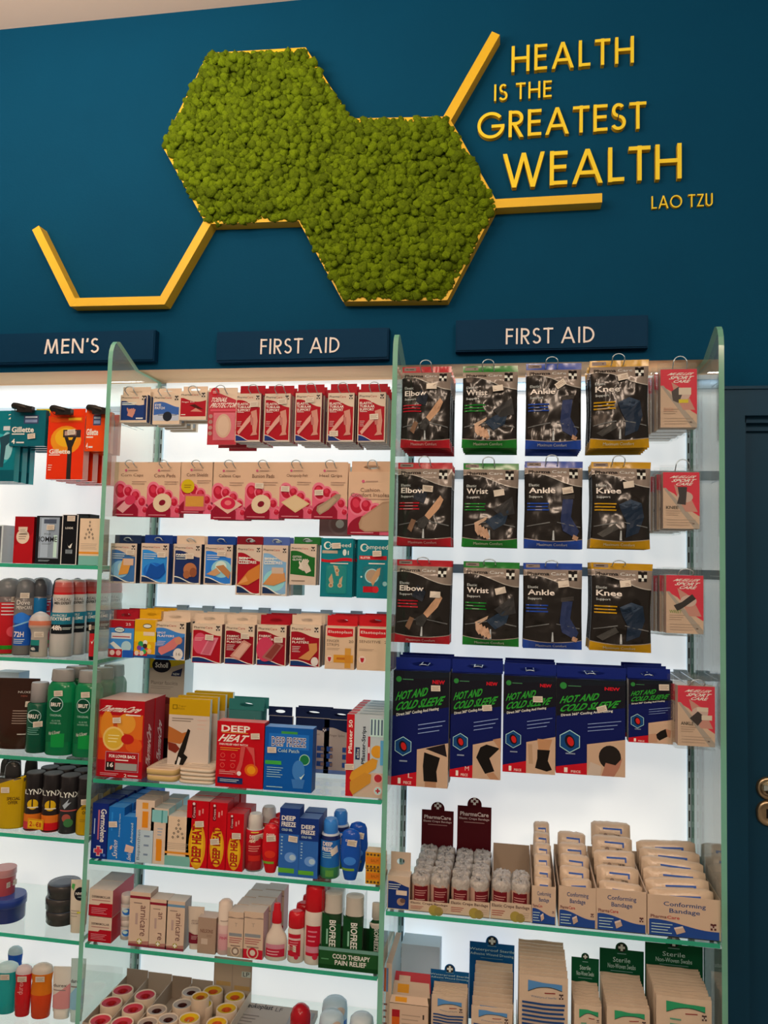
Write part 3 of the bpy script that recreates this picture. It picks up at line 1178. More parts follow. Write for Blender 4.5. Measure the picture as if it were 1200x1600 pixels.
# boxed fragrances
z = SH['M1']
carton('fragrance_box', 'box', 'dark grey box cut by the photo edge on the fragrance shelf', (-40, 820, 4, 880), .03, .05, lambda A: A.r(.04, .03, .94, .97, '#55565a'), '#c9c4be', z=z)
carton('fragrance_box', 'box', 'red fragrance box with a cream badge on the fragrance shelf', (22, 807, 52, 880), .02, .045,
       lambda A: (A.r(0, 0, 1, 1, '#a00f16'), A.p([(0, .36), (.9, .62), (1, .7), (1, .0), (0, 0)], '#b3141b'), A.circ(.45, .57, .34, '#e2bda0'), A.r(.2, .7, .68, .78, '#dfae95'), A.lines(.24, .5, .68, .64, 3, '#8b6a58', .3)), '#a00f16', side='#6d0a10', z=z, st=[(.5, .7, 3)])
carton('fragrance_box', 'box', 'silver and black fragrance box between red and black boxes', (56, 806, 95, 880), .02, .05,
       lambda A: (A.r(0, 0, 1, 1, '#17171a'), A.r(.12, .12, .92, .97, '#8f9299'), A.r(.2, .14, .5, .95, '#a9acb2'), A.r(.72, .14, .86, .6, '#c3d5d6'), A.r(.3, .84, .8, .93, '#4b4f5c'),
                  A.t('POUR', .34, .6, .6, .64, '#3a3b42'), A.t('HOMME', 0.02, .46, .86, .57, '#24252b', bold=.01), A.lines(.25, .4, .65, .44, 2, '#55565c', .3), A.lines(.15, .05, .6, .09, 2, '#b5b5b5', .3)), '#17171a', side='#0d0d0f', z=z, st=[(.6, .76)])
carton('fragrance_box', 'box', 'slim black fragrance box with a white bird emblem', (96, 804, 121, 880), .02, .04,
       lambda A: (A.r(0, 0, 1, 1, '#d9c4b5'), A.r(.06, .01, .94, .99, '#131316'), A.t('LOOK', .22, .71, .72, .75, '#e5ded8', bold=.02),
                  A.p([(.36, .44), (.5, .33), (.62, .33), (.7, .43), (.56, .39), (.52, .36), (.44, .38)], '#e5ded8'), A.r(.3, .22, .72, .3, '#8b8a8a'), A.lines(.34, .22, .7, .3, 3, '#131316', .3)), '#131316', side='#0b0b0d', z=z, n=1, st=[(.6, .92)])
carton('fragrance_box', 'box', 'black fragrance box mostly hidden behind the cream patterned box', (118, 803, 139, 880), .085, .04, None, '#141416', z=z)


def ornate(A):
    A.r(0, 0, 1, 1, '#e0b693'); A.r(0, 0, 1, .2, '#79a695'); A.r(0, .24, 1, .285, '#e0872a'); A.lines(.08, .33, .9, .47, 4, '#a98c76', .25, rag=.1)
    for cx, cy in ((.5, .92), (.5, .84), (.42, .76), (.58, .76), (.5, .7), (.34, .66), (.66, .66), (.3, .58), (.7, .58), (.5, .6)):
        r = .05
        A.p([(cx - r, cy), (cx, cy - r * .6), (cx + r, cy), (cx, cy + r * .6)], '#33302c')
        A.p([(cx - r * .45, cy), (cx, cy - r * .27), (cx + r * .45, cy), (cx, cy + r * .27)], '#e0b693')


carton('fragrance_box', 'box', 'cream box with dark diamond ornament beside the black fragrance box', (124, 810, 155, 880), .02, .04, ornate, '#e0b693', side='#b9977a', z=z)

# deodorant cans
z = SH['M2']
CAN = [(0, .92), (.015, 1), (.68, 1), (.74, .95), (.755, .9)]
GCAP = [(.755, .88), (.76, .93), (.9, .86), (.96, .7), (.99, .42), (1, .1)]


def can(label, px, y, body, cap, art, st=(), n=1, pitch=None, group=None, z=z, cans=CAN, capp=GCAP, dx=0):
    return lofted('deodorant_can', 'deodorant', label, px, z, y, cans, body, art=art, st=st, parts=[('cap', capp, cap)], n=n, pitch=pitch, group=group, dx=dx)


can('red deodorant can with green foot and grey cap at the photo edge, %s in line', (-20, 903, 18, 1026), .03, ['#1f7a22', '#c11a20', '#6d5a55', '#6d5a55'], '#6f6865',
    lambda A: (A.r(.0, .07, .98, .12, '#2a7a1c', 8), A.lines(.3, .5, .9, .68, 4, '#d9c4b8', .3), A.e(.72, .3, .2, .2, '#d8474a')), st=[(.78, .72)], n=3, pitch=.06, group='red deodorant cans')
can('blue deodorant can with grey cap, %s in line', (14, 904, 43, 1026), .03, ['#5a4f50', '#76685f', '#76685f', '#6c615c'], '#6a6360',
    lambda A: (A.r(.0, .13, 1, .52, '#1d4f9a', 10), A.band(.42, lambda u: .5 + .06 * math.sin(u * 4), '#2f6fc0'), A.band(lambda u: .36 + .1 * u, lambda u: .38 + .1 * u, '#7fa8dc'), A.t('Dove', .15, .66, .75, .72, '#e9ded4'), A.t('MEN+CARE', .15, .6, .85, .645, '#e9ded4'),
               A.t('72H', .1, .24, .55, .31, '#f0e9e2', bold=.02), A.lines(.1, .15, .6, .22, 3, '#d0d8e8', .35)), st=[(.5, .78)], n=1)
can('teal deodorant can with grey cap behind the roll-on, %s in line', (44, 903, 64, 1026), .05, ['#245a78', '#11608a', '#11608a', '#6c615c'], '#4d4847', None, n=3, pitch=.05, dx=.014, group='teal deodorant cans')
lofted('roll_on_deodorant', 'deodorant', 'clear domed roll-on deodorant in front of the teal cans', (38, 956, 70, 1029), z, .012,
       [(0, .72), (.02, .78), (.5, .72), (.6, .82), (.66, 1)], ['#b8a08e'] * 4, dr=.75,
       art=lambda A: (A.r(.2, .12, .62, .38, '#1c2a30', 6), A.r(.2, .26, .62, .38, '#1f7468', 6), A.t('48h', .24, .15, .46, .22, '#e9e2da', bold=.02)), st=[(.6, .5)],
       parts=[('cap', [(.66, .98), (.7, 1), (.8, .98), (.9, .8), (.97, .45), (1, .1)], ['#b58d7a', '#c9694a', '#b9a69c', '#b5aaa4', '#c4bcb6'])])
LO = [(0, .9), (.015, 1), (.5, 1), (.57, .9), (.66, .84), (.76, .9), (.8, .86)]


def loreal(A):
    A.r(.0, .42, 1, .57, '#1c6a78', 10); A.r(0, .3, 1, .42, '#16191c', 10); A.t("L'OREAL", .16, .72, .84, .76, '#5a4a44'); A.t('MEN EXPERT', .16, .675, .84, .71, '#2c2522', bold=.02)
    A.t('INVINCIBLE', .12, .52, .7, .55, '#d9dcda'); A.t('EXTREME', .12, .47, .85, .51, '#e0e4e0', bold=.02); A.t('48h', .1, .345, .52, .41, '#f2ece4', bold=.03); A.lines(.55, .35, .9, .385, 2, '#d8d0c8', .4)


can('white deodorant can with teal band and red cap, %s in the row', (71, 905, 104, 1029), .03, ['#b9aaa0', '#c8b4a6', '#c8b09f', '#c8ae9c', '#cdb6a6', '#c8b09f'], ['#d01f22', '#c4483e', '#c85a50', '#d89a90', '#e0d0c8'], loreal,
    n=5, pitch=.042, dx=.006, group='white deodorant cans', cans=LO, capp=[(.8, .8), (.83, .84), (.9, .8), (.96, .76), (.985, .7), (1, .2)])
lofted('body_wash_tube', 'tube', 'small red and black tube standing by the glass divider', (138, 972, 150, 1031), z, .012, [(0, .9), (.1, 1), (.7, 1), (1, 1)], [('#1a1314', 'g'), '#c01a20', '#1b1618'], dr=.55,
       art=lambda A: (A.p([(.3, .5), (.45, .42), (.75, .58), (.5, .48)], '#e9e2da'),), st=[(.5, .86)])

# tubes and shower gel
z = SH['M3']
lofted('shave_gel_tube', 'tube', 'dark brown squeeze tube standing at the photo edge', (-24, 1064, 37, 1178), z, .02, [(0, .8, .5, 2.2), (.03, .82, .5, 2.2), (.05, .88, .5, 2.2), (.5, .95, .32, 2.1), (.96, 1, .04, 2.4), (1, 1, .03, 2.4)], '#35190f',
       art=lambda A: (A.t('NUXE', .52, .79, .82, .82, '#cdb6a4'), A.t('MEN', .6, .74, .74, .76, '#b0533c'), A.lines(.45, .35, .95, .56, 6, '#a0806c', .3), A.lines(.6, .2, .8, .23, 1, '#cdb6a4', .4)), st=[(.83, .64)])
carton('cosmetic_box', 'box', 'clear boxed set with blue and black tops behind the brown tube', (-10, 1050, 28, 1110), .11, .04, lambda A: (A.r(.35, .55, .58, .74, '#14181f'), A.r(.62, .55, .9, .74, '#1d4c94')), '#b7b8bb', z=z)
lofted('deodorant_spray', 'deodorant', 'green deodorant bottle with tall grey cap beside the brown tube', (34, 1068, 66, 1180), z, .025, [(0, .92), (.015, 1), (.68, 1), (.705, .92), (.715, .8)], ['#0a4a33'] * 4,
       art=lambda A: (A.circ(.34, .53, .3, '#9fb8a8'), A.circ(.34, .53, .27, '#0a3a28'), A.t('BRUT', .08, .5, .56, .56, '#e8e6de', bold=.03), A.lines(.1, .26, .6, .38, 4, '#6f9c86', .35)), st=[(.52, .42, 3)],
       parts=[('cap', [(.715, .72), (.72, .78), (.98, .76), (1, .7)], '#9a8880')])
BR = [(0, .9), (.015, 1), (.78, 1), (.82, .9), (.85, .78), (.86, .66)]


def brut(A):
    A.r(.08, .16, .92, .62, '#0b5a34', 8); A.r(.3, .1, .75, .26, '#128238', 6); A.circ(.42, .6, .25, '#9fb8a8'); A.circ(.42, .6, .225, '#0a3a28'); A.t('BRUT', .24, .575, .6, .62, '#ece8e0', bold=.03)
    A.t('ORIGINAL', .22, .46, .64, .485, '#a7c0a8'); A.t('ALL IN ONE', .3, .4, .6, .42, '#9cb89c'); A.t('SHOWER GEL', .24, .37, .64, .39, '#9cb89c'); A.t('Hair & Shower', .22, .24, .62, .28, '#e0e4d8', sk=.06)


for px, lab in (((67, 1047, 109, 1183), 'green shower gel bottle with grey cap left of its twin, %s in line'), ((110, 1049, 151, 1186), 'green shower gel bottle with grey cap against the divider, %s in line')):
    lofted('shower_gel_bottle', 'shower gel', lab, px, z, .02, BR, [('#0a7040', 'g')] * 5, dr=.62, art=brut, st=[(.5, .73, 4)], parts=[('cap', [(.86, .76), (.87, .8), (.985, .76), (1, .7)], '#97857b')], n=3, pitch=.052, group='green shower gel bottles')

# body sprays
z = SH['M4']
SP = [(0, .93), (.015, 1), (.66, 1), (.7, .95), (.71, .93)]
LCAP = [(.71, .95), (.72, .97), (.985, .93), (1, .88)]


def lynx(tone, a, b):
    def art(A):
        A.t('LYNX', .0 + .06, .64, .98, .73, '#e3dcd4', bold=.012)
        A.r(.04, .04, .92, .3, a, 8); A.r(.04, .04, .92, .17, b, 8); A.circ(.45, .47, .26, '#d7a016'); A.lines(.2, .4, .72, .43, 1, '#e3d0c0', .6)
        A.p([(.4, .43), (.47, .43), (.46, .56), (.6, .6), (.46, .6), (.42, .64), (.38, .6), (.28, .58), (.4, .56)], '#2c1f18')
    return art


def lynx2(A):
    A.t('LYNX', .06, .64, .98, .73, '#e3dcd4', bold=.012); A.p([(.2, .5), (.5, .62), (.42, .54), (.6, .56), (.3, .44)], '#a8a6a6'); A.r(.1, .4, .9, .42, '#c05048', 6)
    A.e(.4, .28, .2, .2, '#a04a3c'); A.e(.5, .2, .22, .2, '#3d6a3a')


for px, body, art, lab in (((31, 1209, 59, 1302), ['#c23a30', '#2a1f1e', '#241d1d', '#241d1d'], lynx('', '#d86a1e', '#c8323c'), 'black body spray can with orange palm badge beside the yellow wrap, %s in line'),
                           ((58, 1211, 87, 1305), ['#c0181c', '#2a1f1e', '#241d1d', '#241d1d'], lynx('', '#dd6a1e', '#c8141c'), 'black body spray can with palm badge and red foot, %s in line'),
                           ((85, 1214, 115, 1308), ['#2e2524', '#2e2a2a', '#241d1d', '#241d1d'], lynx2, 'black body spray can with green and red picture, %s in line')):
    lofted('body_spray_can', 'body spray', lab, px, z, .02, SP, body, art=art, parts=[('cap', LCAP, [('#221c1c', 'g'), ('#221c1c', 'g'), ('#4a4442', 'c')])], n=4, pitch=.044, dx=.004, group='black body spray cans')


def offer(A):
    A.t('SPECIAL', .26, .46, .86, .52, '#3a2608', bold=.03); A.t('OFFER', .3, .38, .8, .44, '#3a2608', bold=.03)


o = lofted('body_spray_can', 'body spray', 'body spray can in a yellow offer wrap against the divider, %s in line', (113, 1217, 143, 1309), z, .02, SP, ['#a97c08', '#241d1d', '#241d1d', '#241d1d'],
           art=lambda A: (A.band(.02, lambda u: .30 + .40 * min(1, (max(0, u)) ** .45), ('#b88508', 'g'), .02, .98, 18), offer(A), A.lines(.2, .24, .8, .3, 2, '#7a5a10', .3)), st=[(.45, .6, 3)],
           parts=[('cap', LCAP, [('#221c1c', 'g'), ('#221c1c', 'g'), ('#4a4442', 'c')])], n=3, pitch=.044, dx=.004, group='yellow wrapped body spray cans')
lofted('body_spray_can', 'body spray', 'pair of sprays in a yellow offer wrap at the photo edge', (-12, 1193, 31, 1300), z, .02, [(0, .93), (.015, 1), (.62, 1), (.76, .96), (.77, .7)], ['#c0900a', '#c0900a', '#4a3c30', '#2a2220'], dr=.6,
       art=lambda A: (A.band(.02, lambda u: .62 + .18 * u ** .6, ('#c0900a', 'g'), .02, .98, 14), A.t('SPECIAL', .48, .44, .88, .49, '#4a300c', bold=.03), A.t('OFFER', .52, .38, .82, .43, '#4a300c', bold=.03)), st=[(.42, .6, 3)],
       parts=[('cap', [(.77, .5), (.8, .55), (.93, .5), (.98, .36), (1, .1)], '#2c2624')])
for i, (px, y) in enumerate((((-6, 1186, 9, 1290), .10), ((5, 1184, 24, 1290), .09), ((31, 1185, 50, 1290), .085))):
    lofted('deodorant_can', 'deodorant', ('dark round-capped can at the photo edge behind the yellow wrap', 'dark round-capped can behind the yellow wrapped pair', 'dark round-capped can between yellow wrap and black sprays')[i], px, z, y, CAN, '#3c3632', parts=[('cap', GCAP, ('#2b2725', 'p'))])
X, Z = at(55, 1288, .016)
mb = MB()
mb.box(-.018, .018, 0, .001, -.0105, .0105, '#e2a51a')
A = Art(mb, .036, .021, lambda u, v, e: ((u - .5) * .036, -e, (v - .5) * .021))
A.r(.03, .04, .97, .96, '#c2481a'); A.r(.05, .09, .95, .91, '#e2a51a'); A.t('2', .12, .25, .3, .75, '#c23018', bold=.03); A.t('for', .33, .28, .48, .55, '#c23018'); A.t('€8', .52, .25, .88, .75, '#c23018', bold=.03)
o = mb.build('price_card', None, (X, .0165, Z))
o.rotation_euler[1] = .03
tag(o, 'small yellow price card on the black body sprays', 'price card')

# tins and tubes
z = SH['M5']
lofted('petroleum_jelly_tin', 'tin', 'dark blue tin with pale rim at the photo edge', (-26, 1407, 20, 1450), z, .03, [(0, .96), (.03, 1), (.62, 1), (.64, 1.06), (.9, 1.06), (1, 1.0)], ['#1b2c66', '#1d3070', '#8a8fa8', '#273a7c', '#39487f'], seg=36)
tz = z + .043
lofted('lip_balm_tin', 'tin', 'pink red tub standing on the dark blue tin', (-20, 1361, 11, 1408), at(0, 1408, .045)[1], .045, [(0, .9), (.05, .95), (.75, 1), (.78, 1.05), (1, 1.03)], ['#b5353a', '#c24a48', '#d0a090', '#c9837c'], seg=32, st=[(.85, .5)])
px0 = (62, 1438, 106, 1463)
a0, a1 = at(60, 1440, .045)[0], at(106, 1440, .045)[0]
hh = .0275
for i in range(3):
    R = (a1 - a0) / 2
    mb = MB()
    mb.loft([(0, R * .93, R * .93, 2), (.003, R, R, 2), (.011, R, R, 2), (.0115, R * 1.02, R * 1.02, 2), (.0235, R * 1.02, R * 1.02, 2), (.0265, R * .96, R * .96, 2), (.0268, R * .5, R * .5, 2)],
            [('#3b332f', 'g')] * 5 + [('#4d4f58', 'g')], n=40)
    o = mb.build('cream_tin', None, ((a0 + a1) / 2 + (.0015, -.001, .002)[i], .045 + R, z + i * hh))
    tag(o, ('bottom', 'middle', 'top')[i] + ' dark round tin in the stack of three', 'tin', 'stack of dark tins')
lofted('cream_tube', 'tube', 'cream tube with a round black badge beside the dark tins', (102, 1380, 129, 1465), z, .02, [(0, .76, .6, 2.4), (.13, .78, .6, 2.4), (.14, .86, .55, 2.3), (.5, .95, .35, 2.2), (.96, 1, .05, 2.4), (1, 1, .04, 2.4)], '#d9bba0',
       art=lambda A: (A.circ(.58, .74, .34, '#15151a'), A.t('NIVEA', .32, .72, .84, .77, '#e8e4de', bold=.03), A.t('MEN', .46, .67, .7, .69, '#d0ccc6'), A.p([(.06, .86), (.1, .93), (.26, .92), (.2, .8)], '#4f9a4a'), A.lines(.15, .3, .6, .45, 3, '#a08a76', .3), A.r(.48, .38, .76, .41, '#d8c23c')))

# gel bottles at the foot
z = SH['M6']
GB = [(0, .8), (.02, .86), (.45, .98), (.66, .9), (.84, 1.0)]
GC = [(.84, .98), (.88, .98), (.94, .86), (.98, .55), (1, .12)]
for nm, px, y, col, cap, lab, tx in (('massage_gel_bottle', (6, 1481, 27, 1600), .10, '#1f4f9e', '#b9c0c8', 'blue gel bottle with clear dome standing behind the others', None),
                                     ('massage_gel_bottle', (-14, 1508, 18, 1620), .03, '#1d8f88', '#b9c4c2', 'teal gel bottle with clear dome at the photo edge', None),
                                     ('massage_gel_bottle', (18, 1511, 42, 1620), .03, '#c4161c', '#d0b0a8', 'red gel bottle with clear dome', 'durex'),
                                     ('massage_gel_bottle', (42, 1510, 73, 1620), .03, '#d8690f', '#cbb09c', 'wide orange to red gel bottle with clear dome', None)):
    lofted(nm, 'gel bottle', lab, px, z, y, GB, [(('#c8141a' if col == '#d8690f' else col), 'g'), (('#cf3a12' if col == '#d8690f' else col), 'g'), (col, 'g'), (col, 'g')], dr=.7,
           art=(lambda A: A.t('durex', .3, .46, .62, .72, '#e08a80', rot=90)) if tx else None, st=[(.55, .77)] if y < .05 else (), parts=[('cap', GC, ('%s' % cap, 'g'))])
for px, lab, c2 in (((73, 1518, 103, 1620), 'pink and cream tube marked with a lowercase name', '#cf7f78'), ((103, 1503, 125, 1622), 'pale blue tube against the glass divider', '#8fb0c4')):
    lofted('lubricant_tube', 'tube', lab, px, z, .03, [(0, .74, .6, 2.3), (.12, .76, .6, 2.3), (.13, .84, .5, 2.2), (.5, .94, .34, 2.2), (.97, 1, .05, 2.4), (1, 1, .04, 2.4)], '#d9c0ac' if c2 == '#cf7f78' else '#c4c8c4',
           art=lambda A, c2=c2: (A.band(.2, lambda u: .42 + .3 * u, c2, .06, .94, 12), A.t('durex', .08, .62, .74, .68, '#4a3c3a'), A.lines(.1, .54, .7, .58, 1, '#8a726a', .5)))

# ================================================================ left bay, top hook row
Y = .045
TC = '#d8b193'
carton('first_aid_carton', 'carton', 'small navy carton with a hand picture beside the glass divider, %s on its hook', (188, 617, 230, 660), Y, .012,
       lambda A: (A.r(0, 0, 1, 1, CREAM), A.band(.08, lambda u: .78 - .16 * max(0, math.sin(u * 3 - .6)), '#1d3566', .03, .97), A.r(.88, .1, .97, .96, '#1b2c55'), A.lines(.06, .62, .6, .74, 2, '#d9cfc8', .5), hand(A, .42, .36, .3, '#c9806a', 70, True), A.r(.6, .12, .86, .17, '#d8c8bc'), pc_head(A, .87, .07)),
       CREAM, side='#26355c', tab=(193, 605, 236, 619, TC), n=3, pitch=.02, group='navy hand cartons')
carton('eye_patch_carton', 'carton', 'cream carton with a black eye patch picture, %s on its hook', (239, 616, 281, 663), Y, .012,
       lambda A: (A.r(0, 0, 1, 1, CREAM), A.band(.12, lambda u: .72 + .06 * math.sin(u * 5) - .1 * u, '#3b5c96', .03, .97), A.band(.12, lambda u: .3 + .05 * math.sin(u * 3), '#b9b4b8', .03, .97), A.circ(.55, .26, .17, '#20242c'), A.lines(.2, .28, .9, .34, 1, '#20242c', .3, rag=0), A.t('EYE', .08, .6, .3, .68, '#e3ddd8', bold=.02), A.t('PATCH', .08, .5, .44, .58, '#e3ddd8', bold=.02), pc_head(A, .85, .08)),
       CREAM, tab=(241, 607, 284, 620, TC), n=4, pitch=.03, group='eye patch cartons')
carton('first_aid_carton', 'carton', 'small red carton with a finger picture, %s on its hook', (281, 612, 323, 656), Y, .012,
       lambda A: (A.r(0, 0, 1, 1, CREAM), A.band(.12, lambda u: .78 - .14 * max(0, math.sin(u * 3 - .4)), '#a81622', .03, .97), A.p([(.35, .52), (.55, .56), (.9, .36), (.62, .4)], '#4a1812'), A.p([(.4, .3), (.85, .28), (.6, .42)], '#c9806a'), A.t('Finger Bob', .08, .6, .55, .66, '#e3cfc4'), A.r(.06, .17, .22, .2, '#e3cfc4'), pc_head(A, .86, .08)),
       CREAM, tab=(287, 604, 325, 617, TC), n=2, pitch=.04, group='red finger cartons')


def toenail(A):
    A.r(0, 0, 1, .97, '#b8343c'); A.band(lambda u: .93 - .13 * max(0, u - .25) * 1.6, .99, '#dcb698'); A.circ(.22, .93, .15, '#c01c28'); A.lines(.14, .9, .3, .95, 3, '#e3b5a8', .4)
    A.t('TOENAIL', .1, .75, .66, .83, '#f0e0d2', bold=.02, sh=.12); A.t('PROTECTOR', .1, .65, .98, .735, '#f0e0d2', bold=.02, sh=.12); A.r(.08, .59, .98, .62, '#d8505c')
    A.r(.2, .08, .95, .56, '#d86a70'); A.e(.55, .33, .27, .4, '#d5a283'); A.e(.55, .33, .2, .33, '#dcae90')
    for i in range(4):
        A.circ(.1, .5 - .1 * i, .07, '#b07a6c')


card('toenail_protector_card', 'blister card', 'dark red toenail protector blister card with an oval cushion, %s on its hook', (325, 606, 370, 695), Y, toenail, '#d8ae8f', st=(), n=3, pitch=.045, dx=.008, group='toenail protector cards',
     blister=(.2, .08, .95, .54, .006, MAT_CLEAR))


def tubular(A):
    A.r(0, 0, 1, 1, '#d4b196'); up = lambda u: .86 - .02 + .045 * math.sin(u * 4.6 + .55) - .09 * u
    A.band(.015, up, '#a70d1c', .035, .965); lo = lambda u: .09 - .085 * u + .045 * math.sin(u * 5.2 + 1.2)
    A.band(.015, lambda u: max(.016, lo(u)), '#1c2f66', .035, .965); A.band(lambda u: max(.016, lo(u)), lambda u: max(.03, lo(u) + .014), '#dfc3b4', .035, .965)
    pc_head(A, .9, .06)
    for i, (tx, x1) in enumerate((('ELASTIC', .5), ('TUBULAR', .58), ('SUPPORT', .56))):
        A.t(tx, .07, .755 - i * .065, x1 + .03, .805 - i * .065, '#eadbd0', bold=.02)
    A.lines(.08, .595, .34, .62, 1, '#e0b8ac', .5); A.lines(.08, .3, .26, .43, 4, '#dda79c', .3); leg(A)


TRED = '#a3131f'
for i, (xl, xr, yt, yb, t, n, st, side) in enumerate(((368, 407, 615, 690, (376, 603, 415, 617), 4, [(.74, .77, 3)], '#8a1a22'), (413, 453, 615, 690, (420, 603, 460, 617), 3, [(.7, .83, 4)], '#d58a80'), (461, 502, 614, 690, (466, 601, 507, 616), 4, [(.55, .85, 4)], '#8a1a22'),
                                                     (512, 553, 614, 690, (517, 600, 558, 615), 5, [(.26, .16, 2)], '#5d1218'), (559, 602, 613, 690, (564, 600, 606, 614), 5, [(.6, .5, 3)], '#c9a893'))):
    carton('tubular_support_carton', 'carton', 'dark red tubular support carton with legs picture, %s on the %s of five matching hooks' % ('%s', ('first', 'second', 'third', 'fourth', 'fifth')[i]), (xl, yt, xr, yb), Y, .014, tubular, '#c9a893', side=side,
           tab=t + (TRED,), st=st, n=n, pitch=.026, group='tubular support cartons')
for i, (x, yy) in enumerate(((203, 607), (255, 608), (302, 606), (345, 605), (396, 604), (437, 604), (486, 602), (536, 601), (585, 600))):
    hook(x, yy - 3, .03, 16, 12, ('wire hook holding the navy hand cartons', 'wire hook holding the eye patch cartons', 'wire hook holding the red finger cartons', 'wire hook holding the toenail protector cards',
         'wire hook holding the first column of tubular support cartons', 'wire hook holding the second column of tubular support cartons', 'wire hook holding the third column of tubular support cartons',
         'wire hook holding the fourth column of tubular support cartons', 'wire hook holding the fifth column of tubular support cartons')[i], 'wire display hooks')

# ---------------------------------------------------------------- second row: pink foot care cards
PINK, DPK, TOE = '#d8576a', '#8f1026', '#b3152c'


def foot(title, fig, big=False):
    def art(A):
        A.r(0, 0, 1, .985, '#d6a583')
        A.band(0, lambda u: .5 + .06 * math.sin(u * 3 + 1) - .32 * max(0, u - .25), PINK, 0, 1, 18)
        for cx, cy, rx, ry in ((.12, .48, .2, .26), (.42, .47, .15, .17), (.64, .39, .15, .17), (.83, .28, .13, .15), (.93, .13, .1, .1)):
            A.e(cx if cx - rx > 0 else rx + .005, cy, rx, ry, '#dd6a78', 15); A.e(cx if cx - rx > 0 else rx, cy - .01, rx * .74, ry * .74, TOE, 15); A.e((cx if cx - rx > 0 else rx) - .02, cy + .02, rx * .4, ry * .4, '#cc3144', 15)
        A.band(0, lambda u: .1 + .2 * math.sin(min(1, u / .74) * 3.1) ** .6 if u < .74 else 0.001, DPK, 0, .735, 16)
        A.lines(.08, .02, .6, .05, 1, '#d98a8c', .4)
        A.t(title[0], .2 if len(title) == 1 else .34, .72, .84 if len(title) == 1 else .78, .785, '#6e4636') if len(title) == 1 else None
        if len(title) == 2:
            A.t(title[0], .28, .68, .72, .74, '#6e4636'); A.t(title[1], .06, .6, .94, .66, '#6e4636')
        A.lines(.4, .83, .68, .86, 1, '#a87c66', .5); A.circ(.34, .845, .035, '#c8526a')
        A.lines(.52, .58, .94, .66, 2, '#a87c66', .3) if len(title) == 1 else A.lines(.4, .55, .94, .58, 1, '#a87c66', .4)
        fig(A)
    return art


def f_caps(A):
    A.p([(.12, .14), (.3, .06), (.66, .28), (.46, .36)], '#d88f8a'); A.e(.5, .3, .16, .13, '#c8304a', 20)


def f_ring(A):
    A.e(.48, .26, .28, .26, '#d9b48f', 25); A.e(.48, .26, .1, .08, '#7a0f20', 25)


def f_sponge(A):
    A.r(.16, .06, .78, .38, '#c8505a'); A.r(.2, .14, .74, .34, '#c98635'); A.circ(.25, .53, .2, '#c9a012'); A.lines(.14, .49, .36, .57, 2, '#8a5a10', .35)


def f_diamond(c):
    return lambda A: (A.p([(.06, .28), (.48, .42), (.92, .26), (.5, .1)], '#d9a28c' if c else '#d2a878'), (A.e(.5, .28, .22, .17, '#c8203c'), A.e(.5, .29, .1, .07, '#e06a6a')) if c else A.p([(.12, .27), (.48, .39), (.86, .26), (.5, .13)], '#d6ae82'))


def f_heel(A):
    A.p([(.14, .14), (.24, .07), (.48, .16), (.8, .36), (.82, .43), (.7, .44), (.38, .3), (.16, .22)], '#9a7b60'); A.p([(.2, .13), (.28, .1), (.5, .2), (.7, .34), (.62, .38), (.4, .27), (.2, .19)], '#b08c6c')


def f_insole(A):
    A.p([(.28, .1), (.4, .05), (.98, .06), (.98, .54), (.8, .52), (.52, .38), (.32, .28), (.26, .18)], '#a97d5f'); A.p([(.31, .11), (.42, .07), (.98, .08), (.98, .51), (.8, .49), (.54, .36), (.34, .26)], '#b28768')


FC = ((('Corn Caps',), f_caps, (178, 722, 232, 807), 'a pale plaster cap', 2), (('Corn Pads',), f_ring, (230, 722, 282, 808), 'a cream oval ring, second from left', 2), (('Corn Shields',), f_sponge, (281, 722, 333, 803), 'a yellow strip and badge', 1),
      (('Callous Caps',), f_diamond(1), (331, 722, 384, 812), 'a pale diamond around a red pad', 3), (('Bunion Pads',), f_ring, (383, 722, 437, 811), 'a cream oval ring, mid row', 3), (('Chiropody Felt',), f_diamond(0), (437, 722, 489, 810), 'a plain tan diamond', 2),
      (('Heel Grips',), f_heel, (488, 722, 543, 811), 'a curved tan heel grip', 2))
for tt, fg, px, nm, n in FC:
    card('foot_care_card', 'hang card', 'pink foot care card showing ' + nm + ', %s on its hook', px, .05, foot(tt, fg), '#d6a583', n=n, pitch=.02, group='pink foot care cards', st={'Heel Grips': [(.2, .46, 3)], 'Chiropody Felt': [(.18, .52, -2)], 'Bunion Pads': [(.42, .58, -3)]}.get(tt[0], ()))
carton('insole_pack', 'pack', 'wide pink pack with a large tan cushion insole, %s on its hook', (544, 737, 612, 836), .05, .012, foot(('Cushion', 'Comfort Insoles'), f_insole, True), '#d6a583', tab=(550, 721, 612, 740, '#cf9d7b'), n=3, pitch=.02, group='cushion insole packs')
card('insole_pack', 'pack', 'grey pink gel cushion pack half hidden behind the heel grip card', (500, 742, 550, 838), .13, lambda A: (A.r(0, 0, 1, .5, '#9d6b64'), A.circ(.62, .2, .34, '#a97a70'), A.circ(.62, .2, .27, '#97685f'), A.circ(.64, .2, .13, '#e8e4e0')), '#9d6b64')
for i, (x, lab) in enumerate(((203, 'corn cap card'), (256, 'oval ring card second from left'), (307, 'yellow foam strip card'), (358, 'red pad diamond card'), (411, 'oval ring card in mid row'), (463, 'plain tan diamond card'), (516, 'heel grip card'), (582, 'cushion insole packs'))):
    hook(x, 719, .035, 15, 11, 'wire hook holding the pink ' + lab, 'wire display hooks')

